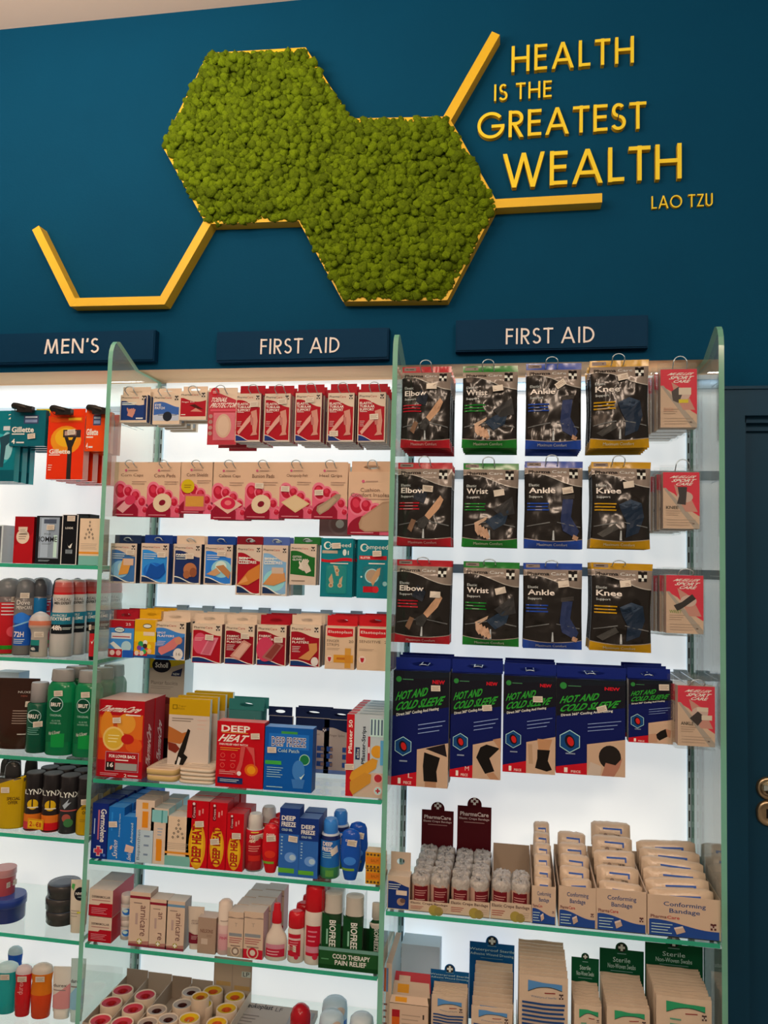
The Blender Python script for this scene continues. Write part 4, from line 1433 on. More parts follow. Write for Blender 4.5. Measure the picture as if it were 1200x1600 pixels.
# ---------------------------------------------------------------- third row: dressing cartons
def dress(c1, glow, fig, title=(), foot_='#1b2d4c'):
    def art(A):
        A.r(0, 0, 1, 1, '#d0ae95'); up = lambda u: .8 + .055 * math.sin(u * 4.6 + .55) - .08 * u
        A.band(.04, up, c1, .05, .95)
        for q in glow:
            A.e(*q)
        A.band(.04, lambda u: .13 - .09 * u + .05 * math.sin(u * 5 + 1), foot_, .05, .95, 16); A.band(lambda u: .13 - .09 * u + .05 * math.sin(u * 5 + 1), lambda u: .155 - .09 * u + .05 * math.sin(u * 5 + 1), '#e0d2c8', .05, .95, 16)
        A.lines(.12, .015, .8, .03, 1, '#3a3a44', .5); pc_head(A, .885, .055)
        A.lines(.1, .6, .6, .76, 3, '#d8dbe0', .3)
        for i, tx in enumerate(title):
            A.t(tx, .09, .7 - i * .075, .09 + .09 * len(tx), .755 - i * .075, '#e8ded6', bold=.02)
        fig(A)
    return art


DR = (((172, 849, 213, 911), (180, 836, 221, 850, '#1d2a44'), dress('#3a6391', [(.4, .35, .34, .3, '#7fa3b8'), (.5, .4, .2, .2, '#a5b6b4')], lambda A: (A.p([(.35, .2), (.7, .24), (.86, .62), (.5, .62)], '#d78a3a'), A.r(.52, .45, .9, .62, '#d3a284'))), 'blue dressing carton with an orange folded pad picture', '#1a2030', [(.78, .78)]),
      ((220, 849, 263, 912), (227, 836, 270, 850, '#16336f'), dress('#2f7fc0', [(.5, .3, .4, .3, '#1d5fae'), (.4, .36, .2, .2, '#2a74c4')], lambda A: A.p([(.2, .2), (.36, .5), (.6, .42), (.84, .52), (.92, .3), (.7, .14), (.4, .12)], '#15488f')), 'bright blue dressing carton with a dark blue heel picture', '#16336f', [(.76, .72)]),
      ((271, 850, 314, 913), (277, 837, 320, 851, TC), dress('#1c2c55', [], lambda A: (A.e(.62, .36, .24, .24, '#b06840', 30), A.e(.5, .24, .12, .14, '#a05a36'), A.e(.74, .3, .13, .16, '#8a4a2e')), ('FABRIC',)), 'navy dressing carton with a brown plaster picture', '#1b2440', [(.6, .7)]),
      ((319, 851, 363, 914), (325, 838, 368, 852, '#1c3d7c'), dress('#2f73bd', [(.62, .4, .36, .3, '#8db8d8'), (.6, .46, .2, .18, '#cfdcde')], lambda A: (A.p([(.1, .26), (.45, .42), (.6, .3), (.4, .22)], '#c28a5e'), A.p([(.42, .46), (.7, .5), (.95, .32), (.9, .16), (.7, .28)], '#b57444')), ()), 'light blue dressing carton with two fingers picture', '#1a2030', [(.62, .78)]),
      ((369, 851, 408, 930), (371, 838, 411, 852, '#7d1520'), dress('#a3111f', [], lambda A: (A.p([(.06, .2), (.5, .48), (.95, .62), (.95, .34), (.5, .2)], '#c9722e'), A.p([(.06, .2), (.4, .38), (.5, .28)], '#d88a4c')), ('SKIN', 'CLOSURES')), 'tall dark red skin closure carton with a hand picture', '#b98a78', ()),
      ((409, 852, 449, 931), (412, 839, 453, 853, '#4d5f94'), dress('#7fa0b8', [(.5, .3, .42, .4, '#8fc0be')], lambda A: (A.p([(.06, .22), (.4, .44), (.9, .46), (.95, .3), (.5, .2)], '#c9824a'), A.r(.4, .44, .86, .56, '#c9a58c')), ('SKIN', 'CLOSURES')), 'tall pale blue skin closure carton with a hand picture', '#b8a294', ()))
for px, tab, art, lab, side, st in DR:
    carton('dressing_carton', 'carton', lab + ', %s on its hook', px, .05, .02, art, '#d0ae95', side=side, tab=tab, n=3 if px[3] < 920 else 2, pitch=.03, st=st, group='dressing cartons')
carton('glove_carton', 'carton', 'green carton with a pair of white cotton gloves, %s on its hook', (453, 850, 494, 914), .05, .012,
       lambda A: (A.r(0, 0, 1, 1, '#d0ae95'), A.band(.2, lambda u: .8 + .05 * math.sin(u * 4.6 + .5) - .08 * u, '#1c5c22', .02, .95), A.band(lambda u: .2, lambda u: .26 - .06 * u, '#d0ae95', .02, .95), pc_head(A, .87, .055), A.t('COTTON', .1, .66, .44, .71, '#e0d8c8', bold=.02), A.t('GLOVES', .1, .59, .46, .64, '#e0d8c8', bold=.02),
                  hand(A, .5, .46, .3, '#d8bfa8', 62), hand(A, .66, .4, .3, '#cfb49c', 118), A.lines(.08, .08, .6, .12, 1, '#6a5244', .4)), '#d0ae95', side='#c0a894', tab=(460, 839, 501, 851, '#24632c'), n=2, pitch=.02, group='cotton glove cartons')
carton('skin_closure_carton', 'carton', 'pale green carton hanging behind the glove carton', (452, 860, 473, 930), .12, .02, lambda A: A.lines(.1, .05, .95, .4, 1, '#7f9a90', .6), '#8fa69a')


def compeed(A, k):
    A.r(0, 0, 1, 1, '#0d6f74'); A.e(.2, .86 if k else .875, .12, .12, '#d8e0da'); A.e(.22, .86 if k else .875, .085, .085, '#0d6f74'); A.t('ompeed', .26, .81 if k else .83, .93, .91 if k else .92, '#dfe5df')
    if k:
        A.r(.06, .655, .9, .72, '#c01a22'); A.t('BLISTER', .1, .67, .4, .705, '#ecd8cc', bold=.02); A.r(.35, .58, .85, .6, '#dfe5df'); A.circ(.46, .38, .22, '#9fc4bc'); A.circ(.46, .38, .185, '#b48a6c'); A.p([(.42, .3), (.62, .5), (.72, .52), (.7, .4), (.56, .28), (.5, .2)], '#c98f62')
        A.r(.2, .1, .64, .2, '#b81420'); A.circ(.58, .15, .1, '#c8242c'); A.circ(.86, .25, .07, '#8fb4ac'); A.circ(.14, .36, .03, '#b8d4cc')
    else:
        A.r(.04, .74, .52, .79, '#b89a80'); A.e(.74, .76, .06, .1, '#d8d4c0'); A.r(.84, .72, .87, .79, '#d8d4c0'); A.band(lambda u: .6 - .015 * math.sin(u * 6), lambda u: .65 - .02 * math.sin(u * 6), '#c01a22', .02, .98); A.r(.3, .565, .86, .58, '#dfe5df')
        A.r(.18, .06, .82, .54, '#0f8078'); 
        for pts in (((.4, .54), (.5, .36), (.58, .36), (.54, .52)), ((.26, .3), (.34, .2), (.42, .24), (.36, .4)), ((.6, .3), (.58, .2), (.66, .18), (.7, .36))):
            A.p(list(pts), '#c49a70')
        for cx, cy in ((.52, .45), (.34, .2), (.62, .2)):
            A.circ(cx, cy, .07, '#d2ae88'); A.circ(cx, cy, .045, '#a87650')


card('blister_plaster_card', 'blister card', 'teal blister plaster card with three toe plasters, %s on its hook', (501, 841, 551, 933), .05, lambda A: compeed(A, 0), '#0d6f74', n=3, pitch=.025, st=[(.5, .87, 3)], blister=(.17, .05, .83, .55, .005, MAT_CLEAR), group='teal toe plaster cards')
card('blister_plaster_card', 'blister card', 'teal blister plaster card with a round heel picture by the divider, %s on its hook', (558, 843, 609, 935), .05, lambda A: compeed(A, 1), '#0d6f74', n=3, pitch=.025, st=[(.62, .76, 3)], blister=(.17, .2, .83, .55, .005, MAT_CLEAR), group='teal heel plaster cards')
for x, yy, lab in ((200, 843, 'first blue dressing cartons'), (248, 843, 'bright blue dressing cartons'), (298, 844, 'navy dressing cartons'), (346, 845, 'light blue dressing cartons'), (391, 845, 'red skin closure cartons'), (432, 846, 'pale blue skin closure cartons'), (480, 845, 'glove cartons'), (526, 850, 'teal toe plaster cards'), (583, 852, 'teal heel plaster cards')):
    hook(x, yy - 3, .06, 12, 6, 'wire hook holding the ' + lab, 'wire display hooks')

# ---------------------------------------------------------------- fourth row: plaster cartons
def kids(A):
    A.r(0, 0, 1, 1, '#dd9a14'); A.r(0, .42, 1, .68, '#e2b01a'); A.r(0, 0, 1, .1, '#1f4e86'); A.r(0, .05, .6, .16, '#b8202a'); A.e(.56, .83, .2, .1, '#3c3a3a'); A.e(.56, .83, .17, .07, '#d8c8b8'); A.r(.4, .58, .9, .68, '#dcb898')
    for i, (x, y, c) in enumerate(((.3, .36, '#2b8a4a'), (.5, .4, '#e6d6c6'), (.56, .28, '#d23a2c'), (.38, .22, '#2f6fc0'), (.68, .3, '#e2c02a'), (.46, .16, '#38984a'), (.7, .18, '#e8a878'), (.24, .26, '#7a3a8c'), (.5, .31, '#3a2a22'))):
        A.circ(x, y, .1 if i else .12, c)
    A.circ(.14, .12, .1, '#e0b8a0'); A.circ(.36, .12, .1, '#e0b8a0')


def elasto(lines, fig):
    def art(A):
        A.r(0, 0, 1, 1, '#d6aa86'); A.r(.04, .79, .96, .97, '#e6b8a8'); A.r(.06, .8, .94, .96, '#c81a20'); A.band(lambda u: .745 + .05 * abs(2 * u - 1) ** 2, .81, '#c81a20', .06, .94); A.t('Elastoplast', .1, .825, .9, .905, '#f2dcd0')
        for i, tx in enumerate(lines):
            A.t(tx, .06, .63 - i * .09, .06 + .07 * len(tx), .69 - i * .09, '#6a5040')
        A.t('20', .8, .63, .96, .69, '#6a5040'); A.lines(.06, .44, .5, .5, 2, '#a07c62', .3); A.circ(.16, .24, .11, '#e0b8a0'); A.p([(.1, .28), (.22, .28), (.2, .2), (.16, .17), (.12, .2)], '#b01c28'); fig(A)
    return art


def plus_plaster(A):
    A.r(.3, .16, .96, .34, '#d18726'); A.r(.68, .04, .88, .5, '#cf8a34'); A.r(.4, .23, .72, .28, '#b8601c'); A.r(.68, .16, .88, .34, '#c87a22')


def strip(c, d):
    return lambda A: (A.p([(.2, .2), (.5, .1), (.92, .52), (.66, .62)], c), A.p([(.3, .22), (.52, .16), (.84, .5), (.66, .56)], d))


PL = (((170, 969, 209, 1027), (178, 953, 217, 970, '#a31722'), lambda A: (A.r(0, 0, 1, 1, '#3f7fb6'), A.r(0, .79, 1, 1, '#a8141f'), A.t('25', .66, .86, .86, .93, '#e8c8bc'), A.r(.1, .5, .9, .66, '#d2c4bc'), A.e(.42, .74, .22, .12, '#2c3e6a'), A.e(.42, .74, .19, .085, '#d8d0cc'), A.t('elite', .28, .72, .56, .77, '#2c3e6a'), A.lines(.15, .53, .85, .58, 1, '#b02a30', .5),
                A.p([(.06, .36), (.2, .42), (.62, .2), (.46, .12)], '#d8ccc4'), A.e(.72, .3, .2, .2, '#a9bcc8'), A.r(0, 0, .56, .22, '#a8141f'), A.r(.6, 0, 1, .2, '#1f4fa0'), A.circ(.17, .12, .1, '#d8b0a0'), A.circ(.42, .12, .1, '#d89a90')), 'red and blue plaster carton beside the divider', '#7a121a', ()),
      ((210, 968, 245, 1028), (219, 952, 256, 969, '#d99414'), kids, 'yellow cartoon style children plaster carton', '#b87a10', ()),
      ((242, 972, 290, 1031), (252, 956, 298, 973, TC), pc('#3d77b2', ('SPOT', 'PLASTERS'), lambda A: (A.band(.1, lambda u: .36 + .4 * max(0, u - .3), '#2c4f80', .03, .97), A.p([(.14, .2), (.24, .12), (.66, .3), (.86, .5), (.8, .62), (.66, .6), (.3, .36), (.14, .32)], '#cc6a62'), A.circ(.78, .52, .12, '#c97a5c'), A.e(.78, .16, .16, .18, '#d9c2b2'), A.t('16', .72, .12, .86, .2, '#6a5a50')), tv=.68), 'blue spot plaster carton with a pink strip', '#2a2420', ()),
      ((300, 975, 346, 1036), (305, 959, 351, 976, TC), pc('#a8101e', (), lambda A: (A.e(.28, .5, .24, .34, '#d0485c'), A.p([(.3, .22), (.58, .66), (.9, .66), (.66, .2)], '#d4717c'), A.p([(.36, .24), (.6, .6), (.8, .6), (.6, .22)], '#c25864'), A.lines(.1, .56, .4, .66, 3, '#e0a49c', .3)), wave=.8), 'red plaster carton with a translucent pink strip', '#8a5a50', [(.6, .66, -3)]),
      ((351, 976, 397, 1038), (356, 960, 402, 977, TC), pc('#8f0c1a', ('FABRIC', 'STRETCH', 'PLASTERS'), strip('#c8806c', '#d49a84'), tv=.68, th=.05), 'dark red fabric stretch plaster carton', '#9a7a6a', [(.7, .72)]),
      ((401, 977, 447, 1040), (408, 961, 455, 977, TRED), pc('#96101e', ('FABRIC', 'PLASTERS'), lambda A: (A.e(.3, .4, .3, .4, '#c83850'), strip('#a05a50', '#84382f')(A)), tv=.7), 'red plaster carton under a dark red hang tab', '#7c2a2a', [(.75, .65)]),
      ((453, 977, 500, 1042), (457, 961, 503, 978, TC), pc('#9a0e1c', ('FABRIC', 'PLASTERS'), lambda A: (A.p([(.3, .2), (.66, .16), (.92, .4), (.9, .58), (.62, .56), (.66, .4)], '#c98048'), A.e(.84, .14, .12, .14, '#d9c2b2')), tv=.64), 'dark red plaster carton with a curved orange plaster', '#8a6a5a', ()),
      ((508, 979, 554, 1046), (512, 962, 559, 980, '#c01a20'), elasto(('FINGER', 'STRIPS'), plus_plaster), 'cream carton with red banner and crossed orange plaster strips', '#b88c6c', ()),
      ((558, 980, 611, 1048), (562, 962, 612, 981, '#c01a20'), elasto(('SENSITIVE',), lambda A: None), 'cream sensitive plaster carton with red banner against the divider', '#b88c6c', ()))
for px, tab, art, lab, side, st in PL:
    carton('plaster_carton', 'carton', lab + ', %s on its hook', px, .05, .022, art, '#d2ae92', side=side, tab=tab, n=3, pitch=.034, st=st, group='plaster cartons')

# ================================================================ left bay, upper shelf
z = SH['L1']


def therma(A):
    A.r(0, 0, 1, 1, '#b00d18'); A.r(.03, .22, .97, .8, '#cf3a14'); A.band(.5, lambda u: .77 + .05 * u, '#d9641c', .03, .97); A.p([(.3, .8), (.36, .4), (.6, .4), (.7, .8)], '#c94818'); A.e(.62, .7, .2, .2, '#de8a2c'); A.e(.2, .66, .14, .3, '#dd7a20'); A.e(.8, .42, .18, .14, '#d8521a')
    A.t('ThermaCare', .07, .845, .93, .925, '#f3e2d6', bold=.02, sh=.25); A.lines(.6, .8, .92, .825, 1, '#f3e2d6', .6); A.circ(.36, .5, .24, '#e6b060'); A.circ(.36, .5, .2, '#d9a030'); A.lines(.24, .44, .48, .56, 3, '#f0d890', .25); A.e(.66, .5, .14, .1, '#b81a18')
    A.r(.2, .08, .92, .33, '#b9949a'); A.r(.21, .085, .91, .325, '#a50f1a'); A.t('FOR LOWER BACK', .28, .255, .86, .295, '#f0dcd0', bold=.03); A.lines(.42, .215, .7, .24, 1, '#f0dcd0', .6); A.r(.22, .09, .4, .2, '#1a1614'); A.t('16', .25, .13, .38, .19, '#f0e8e0', bold=.03); A.r(.42, .1, .89, .19, '#9b8f84')
    A.lines(.1, .02, .5, .06, 2, '#d88a88', .4); A.t('2', .62, .015, .68, .055, '#f0dcd0'); A.lines(.7, .02, .92, .05, 1, '#e0b0a8', .5)


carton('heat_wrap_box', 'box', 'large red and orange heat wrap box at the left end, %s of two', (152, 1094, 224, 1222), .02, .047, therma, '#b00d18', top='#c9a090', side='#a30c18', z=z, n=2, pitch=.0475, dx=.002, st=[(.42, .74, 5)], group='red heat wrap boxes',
       sart=lambda A: (A.t('ThermaCare', .3, .12, .72, .68, '#f0c8bc', rot=90, bold=.02, sh=.25),))
carton('foot_pain_box', 'box', 'tall grey box with a yellow and black brand oval behind the heat wraps', (231, 1028, 286, 1190), .15, .05,
       lambda A: (A.r(0, 0, 1, 1, '#a8937f'), A.band(lambda u: .9 - .02 * math.sin(u * 3) + .06 * u, 1, '#c9a520'), A.e(.34, .93, .27, .2, '#16161e'), A.t('Scholl', .16, .905, .52, .955, '#e2dcd4', bold=.02), A.p([(.62, .83), (.9, .83), (.94, .91), (.66, .87)], '#1c2440'), A.t('NEW', .68, .84, .86, .86, '#d8d0c8'),
                  A.t('Plantar fasciitis', .06, .745, .82, .78, '#6c5c50'), A.lines(.06, .7, .7, .735, 2, '#8a7868', .3), A.e(.52, .38, .34, .7, '#6a2622'), A.e(.56, .37, .26, .55, '#8a3a30'), A.r(.3, 0, 1, .24, '#1d1614')), '#b09c88', side='#c7beb2', z=z)


def kneepack(A):
    A.r(0, 0, 1, 1, '#cfb09a'); A.r(0, .79, 1, 1, '#c48f0e'); A.r(.08, .86, .2, .92, '#7a5a08'); A.r(.1, .87, .18, .91, '#c48f0e'); A.t('Tiger', .22, .89, .42, .915, '#7a5a08'); A.t('Root', .22, .86, .38, .885, '#7a5a08'); A.lines(.08, .7, .6, .76, 2, '#8c7462', .4)
    A.p([(0, .64), (.1, .62), (.34, .56), (.46, .58), (.44, .48), (.3, .42), (.0, .44)], '#b4622c'); A.p([(.0, .44), (.2, .42), (.3, .36), (.2, .3), (.02, .34)], '#7a2a1a'); A.p([(.3, .36), (.48, .62), (.54, .6), (.44, .36), (.4, .3), (.2, .16), (.26, .3)], '#1d1712'); A.p([(.16, .06), (.3, .06), (.5, .26), (.4, .3), (.2, .2)], '#1a1512'); A.p([(.2, .08), (.26, .08), (.34, .24), (.28, .26)], '#d8c4b4')
    A.lines(.7, .6, .92, .76, 3, '#dca48c', .12)


carton('support_pack', 'pack', 'slim knee strap pack with a yellow top, %s in the row on the shelf', (263, 1092, 327, 1203), .055, .01, kneepack, '#c9b29e', side='#d3cec6', top='#c48f0e', z=z, n=4, pitch=.034, dx=.004, group='yellow topped support packs')


def flatpack(name, lab, px, y, h, n, cols, depth=.075, group=None):
    X0, X1 = at(px[0], px[1], y)[0], at(px[2], px[1], y)[0]
    for i in range(n):
        mb = MB()
        W = X1 - X0
        mb.loft([(0, W * .47, depth * .47, 6), (.0015, W * .5, depth * .5, 6), (h - .0015, W * .5, depth * .5, 6), (h, W * .46, depth * .46, 6)], [cols[0], cols[1], cols[0]], n=32)
        A = Art(mb, W, depth, lambda u, v, e: ((u - .5) * W, (v - .5) * depth, h + e))
        A.r(.1, .1, .9, .9, cols[2]); A.lines(.2, .2, .8, .7, 4, '#8c7462', .2)
        o = mb.build(name, None, ((X0 + X1) / 2 + RND.uniform(-.002, .002), y + depth / 2, z + i * (h + .0004)))
        o.rotation_euler[2] = RND.uniform(-.06, .06)
        tag(o, lab % ('bottom', 'second', 'third', 'top')[i if i < n - 1 else 3], 'pack', group)


flatpack('flat_pack', 'cream flat pack lying beside the heat wrap boxes, %s of its stack', (226, 1210, 276, 1222), .012, .0125, 2, ('#d0a684', '#c89a60', '#d8b598'), .10, 'flat packs on the shelf')
flatpack('flat_pack', 'cream flat pack lying beside the tall red heat patch box, %s of its stack', (277, 1210, 334, 1226), .012, .0075, 4, ('#cfa98a', '#d9b89c', '#d8b598'), .085, 'flat packs on the shelf')


def dheat(A):
    A.r(0, 0, 1, 1, '#c00c18'); A.e(.75, .28, .14, .12, '#de5a14'); A.e(.75, .28, .09, .08, '#e88a18'); A.t('DEEP', .09, .84, .7, .94, '#f2e2d6', bold=.03); A.r(.1, .825, .66, .835, '#d88a30'); A.t('HEAT', .08, .69, .64, .8, '#f2e2d6', bold=.03, sh=.2)
    A.t('PAIN RELIEF HEAT PATCH', .06, .635, .66, .665, '#f0d2c8', bold=.02); A.lines(.08, .55, .5, .61, 2, '#e0902c', .3)
    for x, y in ((.14, .48), (.36, .48), (.14, .33), (.36, .33)):
        A.circ(x, y, .05, '#d84a40'); A.circ(x, y, .036, '#c00c18'); A.lines(x - .06, y - .085, x + .06, y - .065, 1, '#d86a60', .5)
    A.p([(.52, .62), (.62, .64), (.56, .35), (.5, .2), (.4, .2), (.5, .4)], '#cc4a44'); A.p([(.62, .64), (.8, .62), (.84, .3), (.76, .5)], '#cf4c46'); A.lines(.08, .19, .42, .25, 2, '#e08a80', .4); A.circ(.5, .22, .045, '#e8c8bc'); A.r(.05, .06, .58, .15, '#1a2a55'); A.lines(.1, .08, .5, .13, 2, '#c9c4c8', .35)


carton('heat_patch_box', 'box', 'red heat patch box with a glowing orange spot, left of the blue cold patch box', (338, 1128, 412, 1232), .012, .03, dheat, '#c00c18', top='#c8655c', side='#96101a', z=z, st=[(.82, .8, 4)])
carton('heat_patch_pack', 'pack', 'teal pack with a euro slot behind the red heat patch box, %s of two', (357, 1110, 407, 1170), .12, .008, lambda A: (A.r(0, 0, 1, 1, '#3f6f66'), A.p([(.7, 0), (.95, 0), (.9, .6), (.8, .9)], '#8f6a58'), A.lines(.06, .68, .4, .74, 1, '#9fb4aa', .5)), '#3f7268', z=z, tab=(358, 1092, 413, 1113, '#37756a'), n=2, pitch=.03, group='teal packs')


def dfreeze(A):
    A.r(0, 0, 1, 1, '#0c4f93'); A.r(.34, .89, .68, .94, '#3f8a3a'); A.band(.66, .9, '#1f66ac', .08, .92); A.t('DEEP FREEZE', .14, .70, .86, .85, '#e8eef2', bold=.05); A.t('DEEP FREEZE', .1455, .7095, .8545, .8405, '#15306a', bold=.0); A.t('Cold Patch', .28, .61, .72, .665, '#c4d4e0')
    A.circ(.84, .51, .11, '#9fc0a8'); A.circ(.84, .51, .095, '#1c6a3c'); A.r(.02, .41, .36, .47, '#3f9a3c'); A.lines(.06, .2, .4, .38, 5, '#b4cbe0', .22); A.e(.72, .34, .13, .2, '#3f74ac'); A.p([(.58, .2), (.86, .2), (.82, .06), (.62, .06)], '#3b6ca4'); A.p([(.74, .24), (.78, .2), (.86, .3), (.78, .24)], '#c4d4e0'); A.lines(.06, .05, .4, .07, 1, '#b4cbe0', .5)


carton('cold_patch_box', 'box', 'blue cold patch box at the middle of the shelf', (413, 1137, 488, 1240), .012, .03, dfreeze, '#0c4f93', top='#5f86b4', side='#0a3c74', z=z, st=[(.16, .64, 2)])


def splint(A):
    A.r(0, 0, 1, 1, '#b89c88'); A.band(lambda u: .83 - .03 * u + .03 * math.sin(u * 6), 1, '#1b2440'); A.t('Finger Splint', .2, .68, .72, .73, '#6a564a'); A.r(0, 0, 1, .07, '#6a7ca4')
    for x in (.2, .75):
        for y in (.45, .32, .17):
            A.r(x - .1, y - .04, x + .1, y + .05, '#2c4a80'); A.r(x + .02, y - .03, x + .12, y + .03, '#8c6a58')
    A.mark(.86, .8, .06, '#4a3c38')


for px, tab, lab, n in (((419, 1119, 456, 1206), (420, 1104, 457, 1121, '#1b2440'), 'slim splint pack with navy header behind the cold patch box', 1), ((461, 1122, 514, 1207), (462, 1106, 517, 1124, '#1b2440'), 'wide finger splint pack with navy header, middle of the three', 2), ((506, 1125, 551, 1210), (508, 1110, 556, 1127, '#1b2440'), 'finger splint pack with navy header next to the plaster strip boxes', 2)):
    carton('finger_splint_pack', 'pack', lab + (', %s on its hook' if n > 1 else ''), px, .16, .008, splint, '#b89c88', tab=tab, n=n, pitch=.02, group='finger splint packs')


def pflaster(A):
    A.r(0, 0, 1, 1, '#b8b4b0'); A.r(0, 0, .2, 1, '#c01820'); A.r(.2, .0, 1, .3, '#c9a288'); A.t('Pflaster 50', .05, .52, .15, .93, '#f0d8cc', rot=90, bold=.02); A.r(.24, .45, .36, .6, '#1b2c50'); A.t('elite', .26, .47, .34, .58, '#dcd8d4', rot=90); A.t('Pflaster-Strips', .4, .4, .53, .86, '#1c2430', rot=90, bold=.02); A.r(.57, .42, .63, .74, '#b02830'); A.lines(.58, .45, .62, .7, 1, '#e8c8bc', .3)
    A.r(.62, .74, .98, .96, '#c0ccd0')
    for i in range(4):
        A.r(.64 + .09 * i, .76, .68 + .09 * i, .95, '#4a5a6c')
    A.e(.82, .56, .16, .16, '#d88a24'); A.r(.9, .4, 1, .7, '#5f9ac0'); A.p([(.1, .22), (.2, .16), (.8, .36), (.84, .46), (.7, .48), (.16, .3)], '#d38a2a'); A.p([(.12, .08), (.2, .02), (.66, .18), (.68, .28), (.5, .3), (.12, .18)], '#c9822c'); A.circ(.86, .24, .13, '#d8a08c'); A.circ(.86, .24, .1, '#b02830'); A.circ(.86, .09, .13, '#d8a08c'); A.circ(.86, .09, .1, '#b9c8d4'); A.plus(.86, .09, .06, '#b02830')


carton('plaster_strip_box', 'box', 'red spined plaster strip box beside the centre divider, %s in the row', (541, 1117, 600, 1247), .012, .026, pflaster, '#b8b4b0', top='#b8b0a4', side='#a8a49c', z=z, n=6, pitch=.029, st=[(.1, .36, 3)], group='plaster strip boxes',
       tart=lambda A: (A.r(0, .2, .22, .9, '#b9242a'), A.lines(.3, .2, .95, .8, 3, '#8c9a9c', .4)))

# ================================================================ left bay, creams and heat rubs
z = SH['L2']


def germ(A):
    A.r(0, 0, 1, 1, '#14256a'); A.t('Germolene', .52, .3, .86, .9, '#e6e2e0', rot=-90, bold=.02); A.r(.36, .34, .46, .88, '#b8606c'); A.lines(.14, .3, .2, .86, 1, '#a8acc8', .5, rag=0)
    A.plus(.46, .14, .28, '#d8c0b8', .42); A.plus(.46, .14, .23, '#cf3a4a', .4); A.circ(.82, .07, .08, '#4a6aa8')


def savlon(A):
    A.r(0, 0, 1, 1, '#1b66a8'); A.t('Savlon', .34, .06, .66, .38, '#e6e6e4', rot=90, sh=.2); A.t('Antiseptic Cream', .68, .44, .8, .88, '#cfdce8', rot=90); A.r(.2, .55, .3, .9, '#2a7fc4'); A.p([(.2, .18), (.34, .22), (.3, .28), (.18, .24)], '#d8a08c')


def bepan(k):
    def art(A):
        A.r(0, 0, 1, 1, '#d8b297'); A.r(.1, .0, .98, .52 if k else .0001, '#b8bcc4' if k else '#d8b297'); A.r(.34, .86 if k else .3, .66, .96 if k else .45, '#dd8a2c'); A.r(.36, .56 if k else .06, .68, .82 if k else .42, '#e0801c')
        A.t('Bepanthen', .14, .04, .34, .52, '#5a6478', rot=90) if k else A.r(.05, .75, .95, .97, '#84b4ac'); A.lines(.5, .06, .8, .5, 3, '#7a8494', .2) if k else (A.lines(.4, .5, .7, .66, 3, '#8a94a0', .3), A.r(.6, .74, .68, .97, '#4a8a84'))
    return art


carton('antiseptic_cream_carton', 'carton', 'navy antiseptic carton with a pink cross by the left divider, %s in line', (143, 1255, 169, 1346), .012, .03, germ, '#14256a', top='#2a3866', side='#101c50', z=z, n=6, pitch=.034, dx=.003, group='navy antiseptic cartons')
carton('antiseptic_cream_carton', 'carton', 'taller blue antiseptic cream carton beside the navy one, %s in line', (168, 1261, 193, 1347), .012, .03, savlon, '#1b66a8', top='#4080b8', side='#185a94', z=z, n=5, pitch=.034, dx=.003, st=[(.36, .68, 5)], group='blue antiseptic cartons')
carton('antiseptic_cream_carton', 'carton', 'shorter blue antiseptic cream carton with a hand mark, %s in line', (191, 1276, 212, 1348), .010, .025, lambda A: (A.r(0, 0, 1, 1, '#1b66a8'), A.t('Savlon', .4, .04, .7, .24, '#e6e6e4', rot=90, sh=.2), A.p([(.2, .22), (.8, .2), (.9, .34), (.3, .38)], '#d8a890'), A.t('Advanced', .6, .42, .78, .86, '#cfdce8', rot=90)), '#1b66a8', top='#4a88bc', z=z, n=4, pitch=.034, group='short blue antiseptic cartons')
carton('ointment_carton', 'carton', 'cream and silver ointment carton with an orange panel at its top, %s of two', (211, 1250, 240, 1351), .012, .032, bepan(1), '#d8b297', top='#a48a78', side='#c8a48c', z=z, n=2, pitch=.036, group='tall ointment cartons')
carton('ointment_carton', 'carton', 'cream and green ointment carton with an orange tube at its foot, %s in line', (235, 1263, 262, 1352), .012, .032, bepan(0), '#d8b297', top='#b0a496', side='#9cb8b0', z=z, n=3, pitch=.036, group='green topped ointment cartons')
carton('cream_box', 'box', 'cream box with a dark diamond ornament beside the red heat rubs, %s in line', (258, 1276, 298, 1356), .012, .035, ornate, '#ddb495', top='#d8c0ac', z=z, n=2, pitch=.04, group='ornament cream boxes')


def rub(A):
    A.r(0, 0, 1, 1, '#c40a16'); A.r(.22, .72, .4, .97, '#7a0a14'); A.t('Cream', .26, .74, .37, .9, '#e8c0b4', rot=90); A.circ(.3, .95, .06, '#e8c0b4'); A.lines(.52, .74, .6, .9, 1, '#e0887c', .5, rag=0); A.lines(.68, .78, .74, .92, 1, '#e0887c', .5, rag=0)
    A.e(.5, .33, .38, .98, '#e0901a'); A.e(.5, .33, .28, .8, '#e6a81c'); A.t('DEEP HEAT', .27, .08, .69, .62, '#4a0a0c', rot=90, bold=.04); A.t('DEEP HEAT', .2915, .084, .6685, .616, '#c8101a', rot=90, bold=.0)


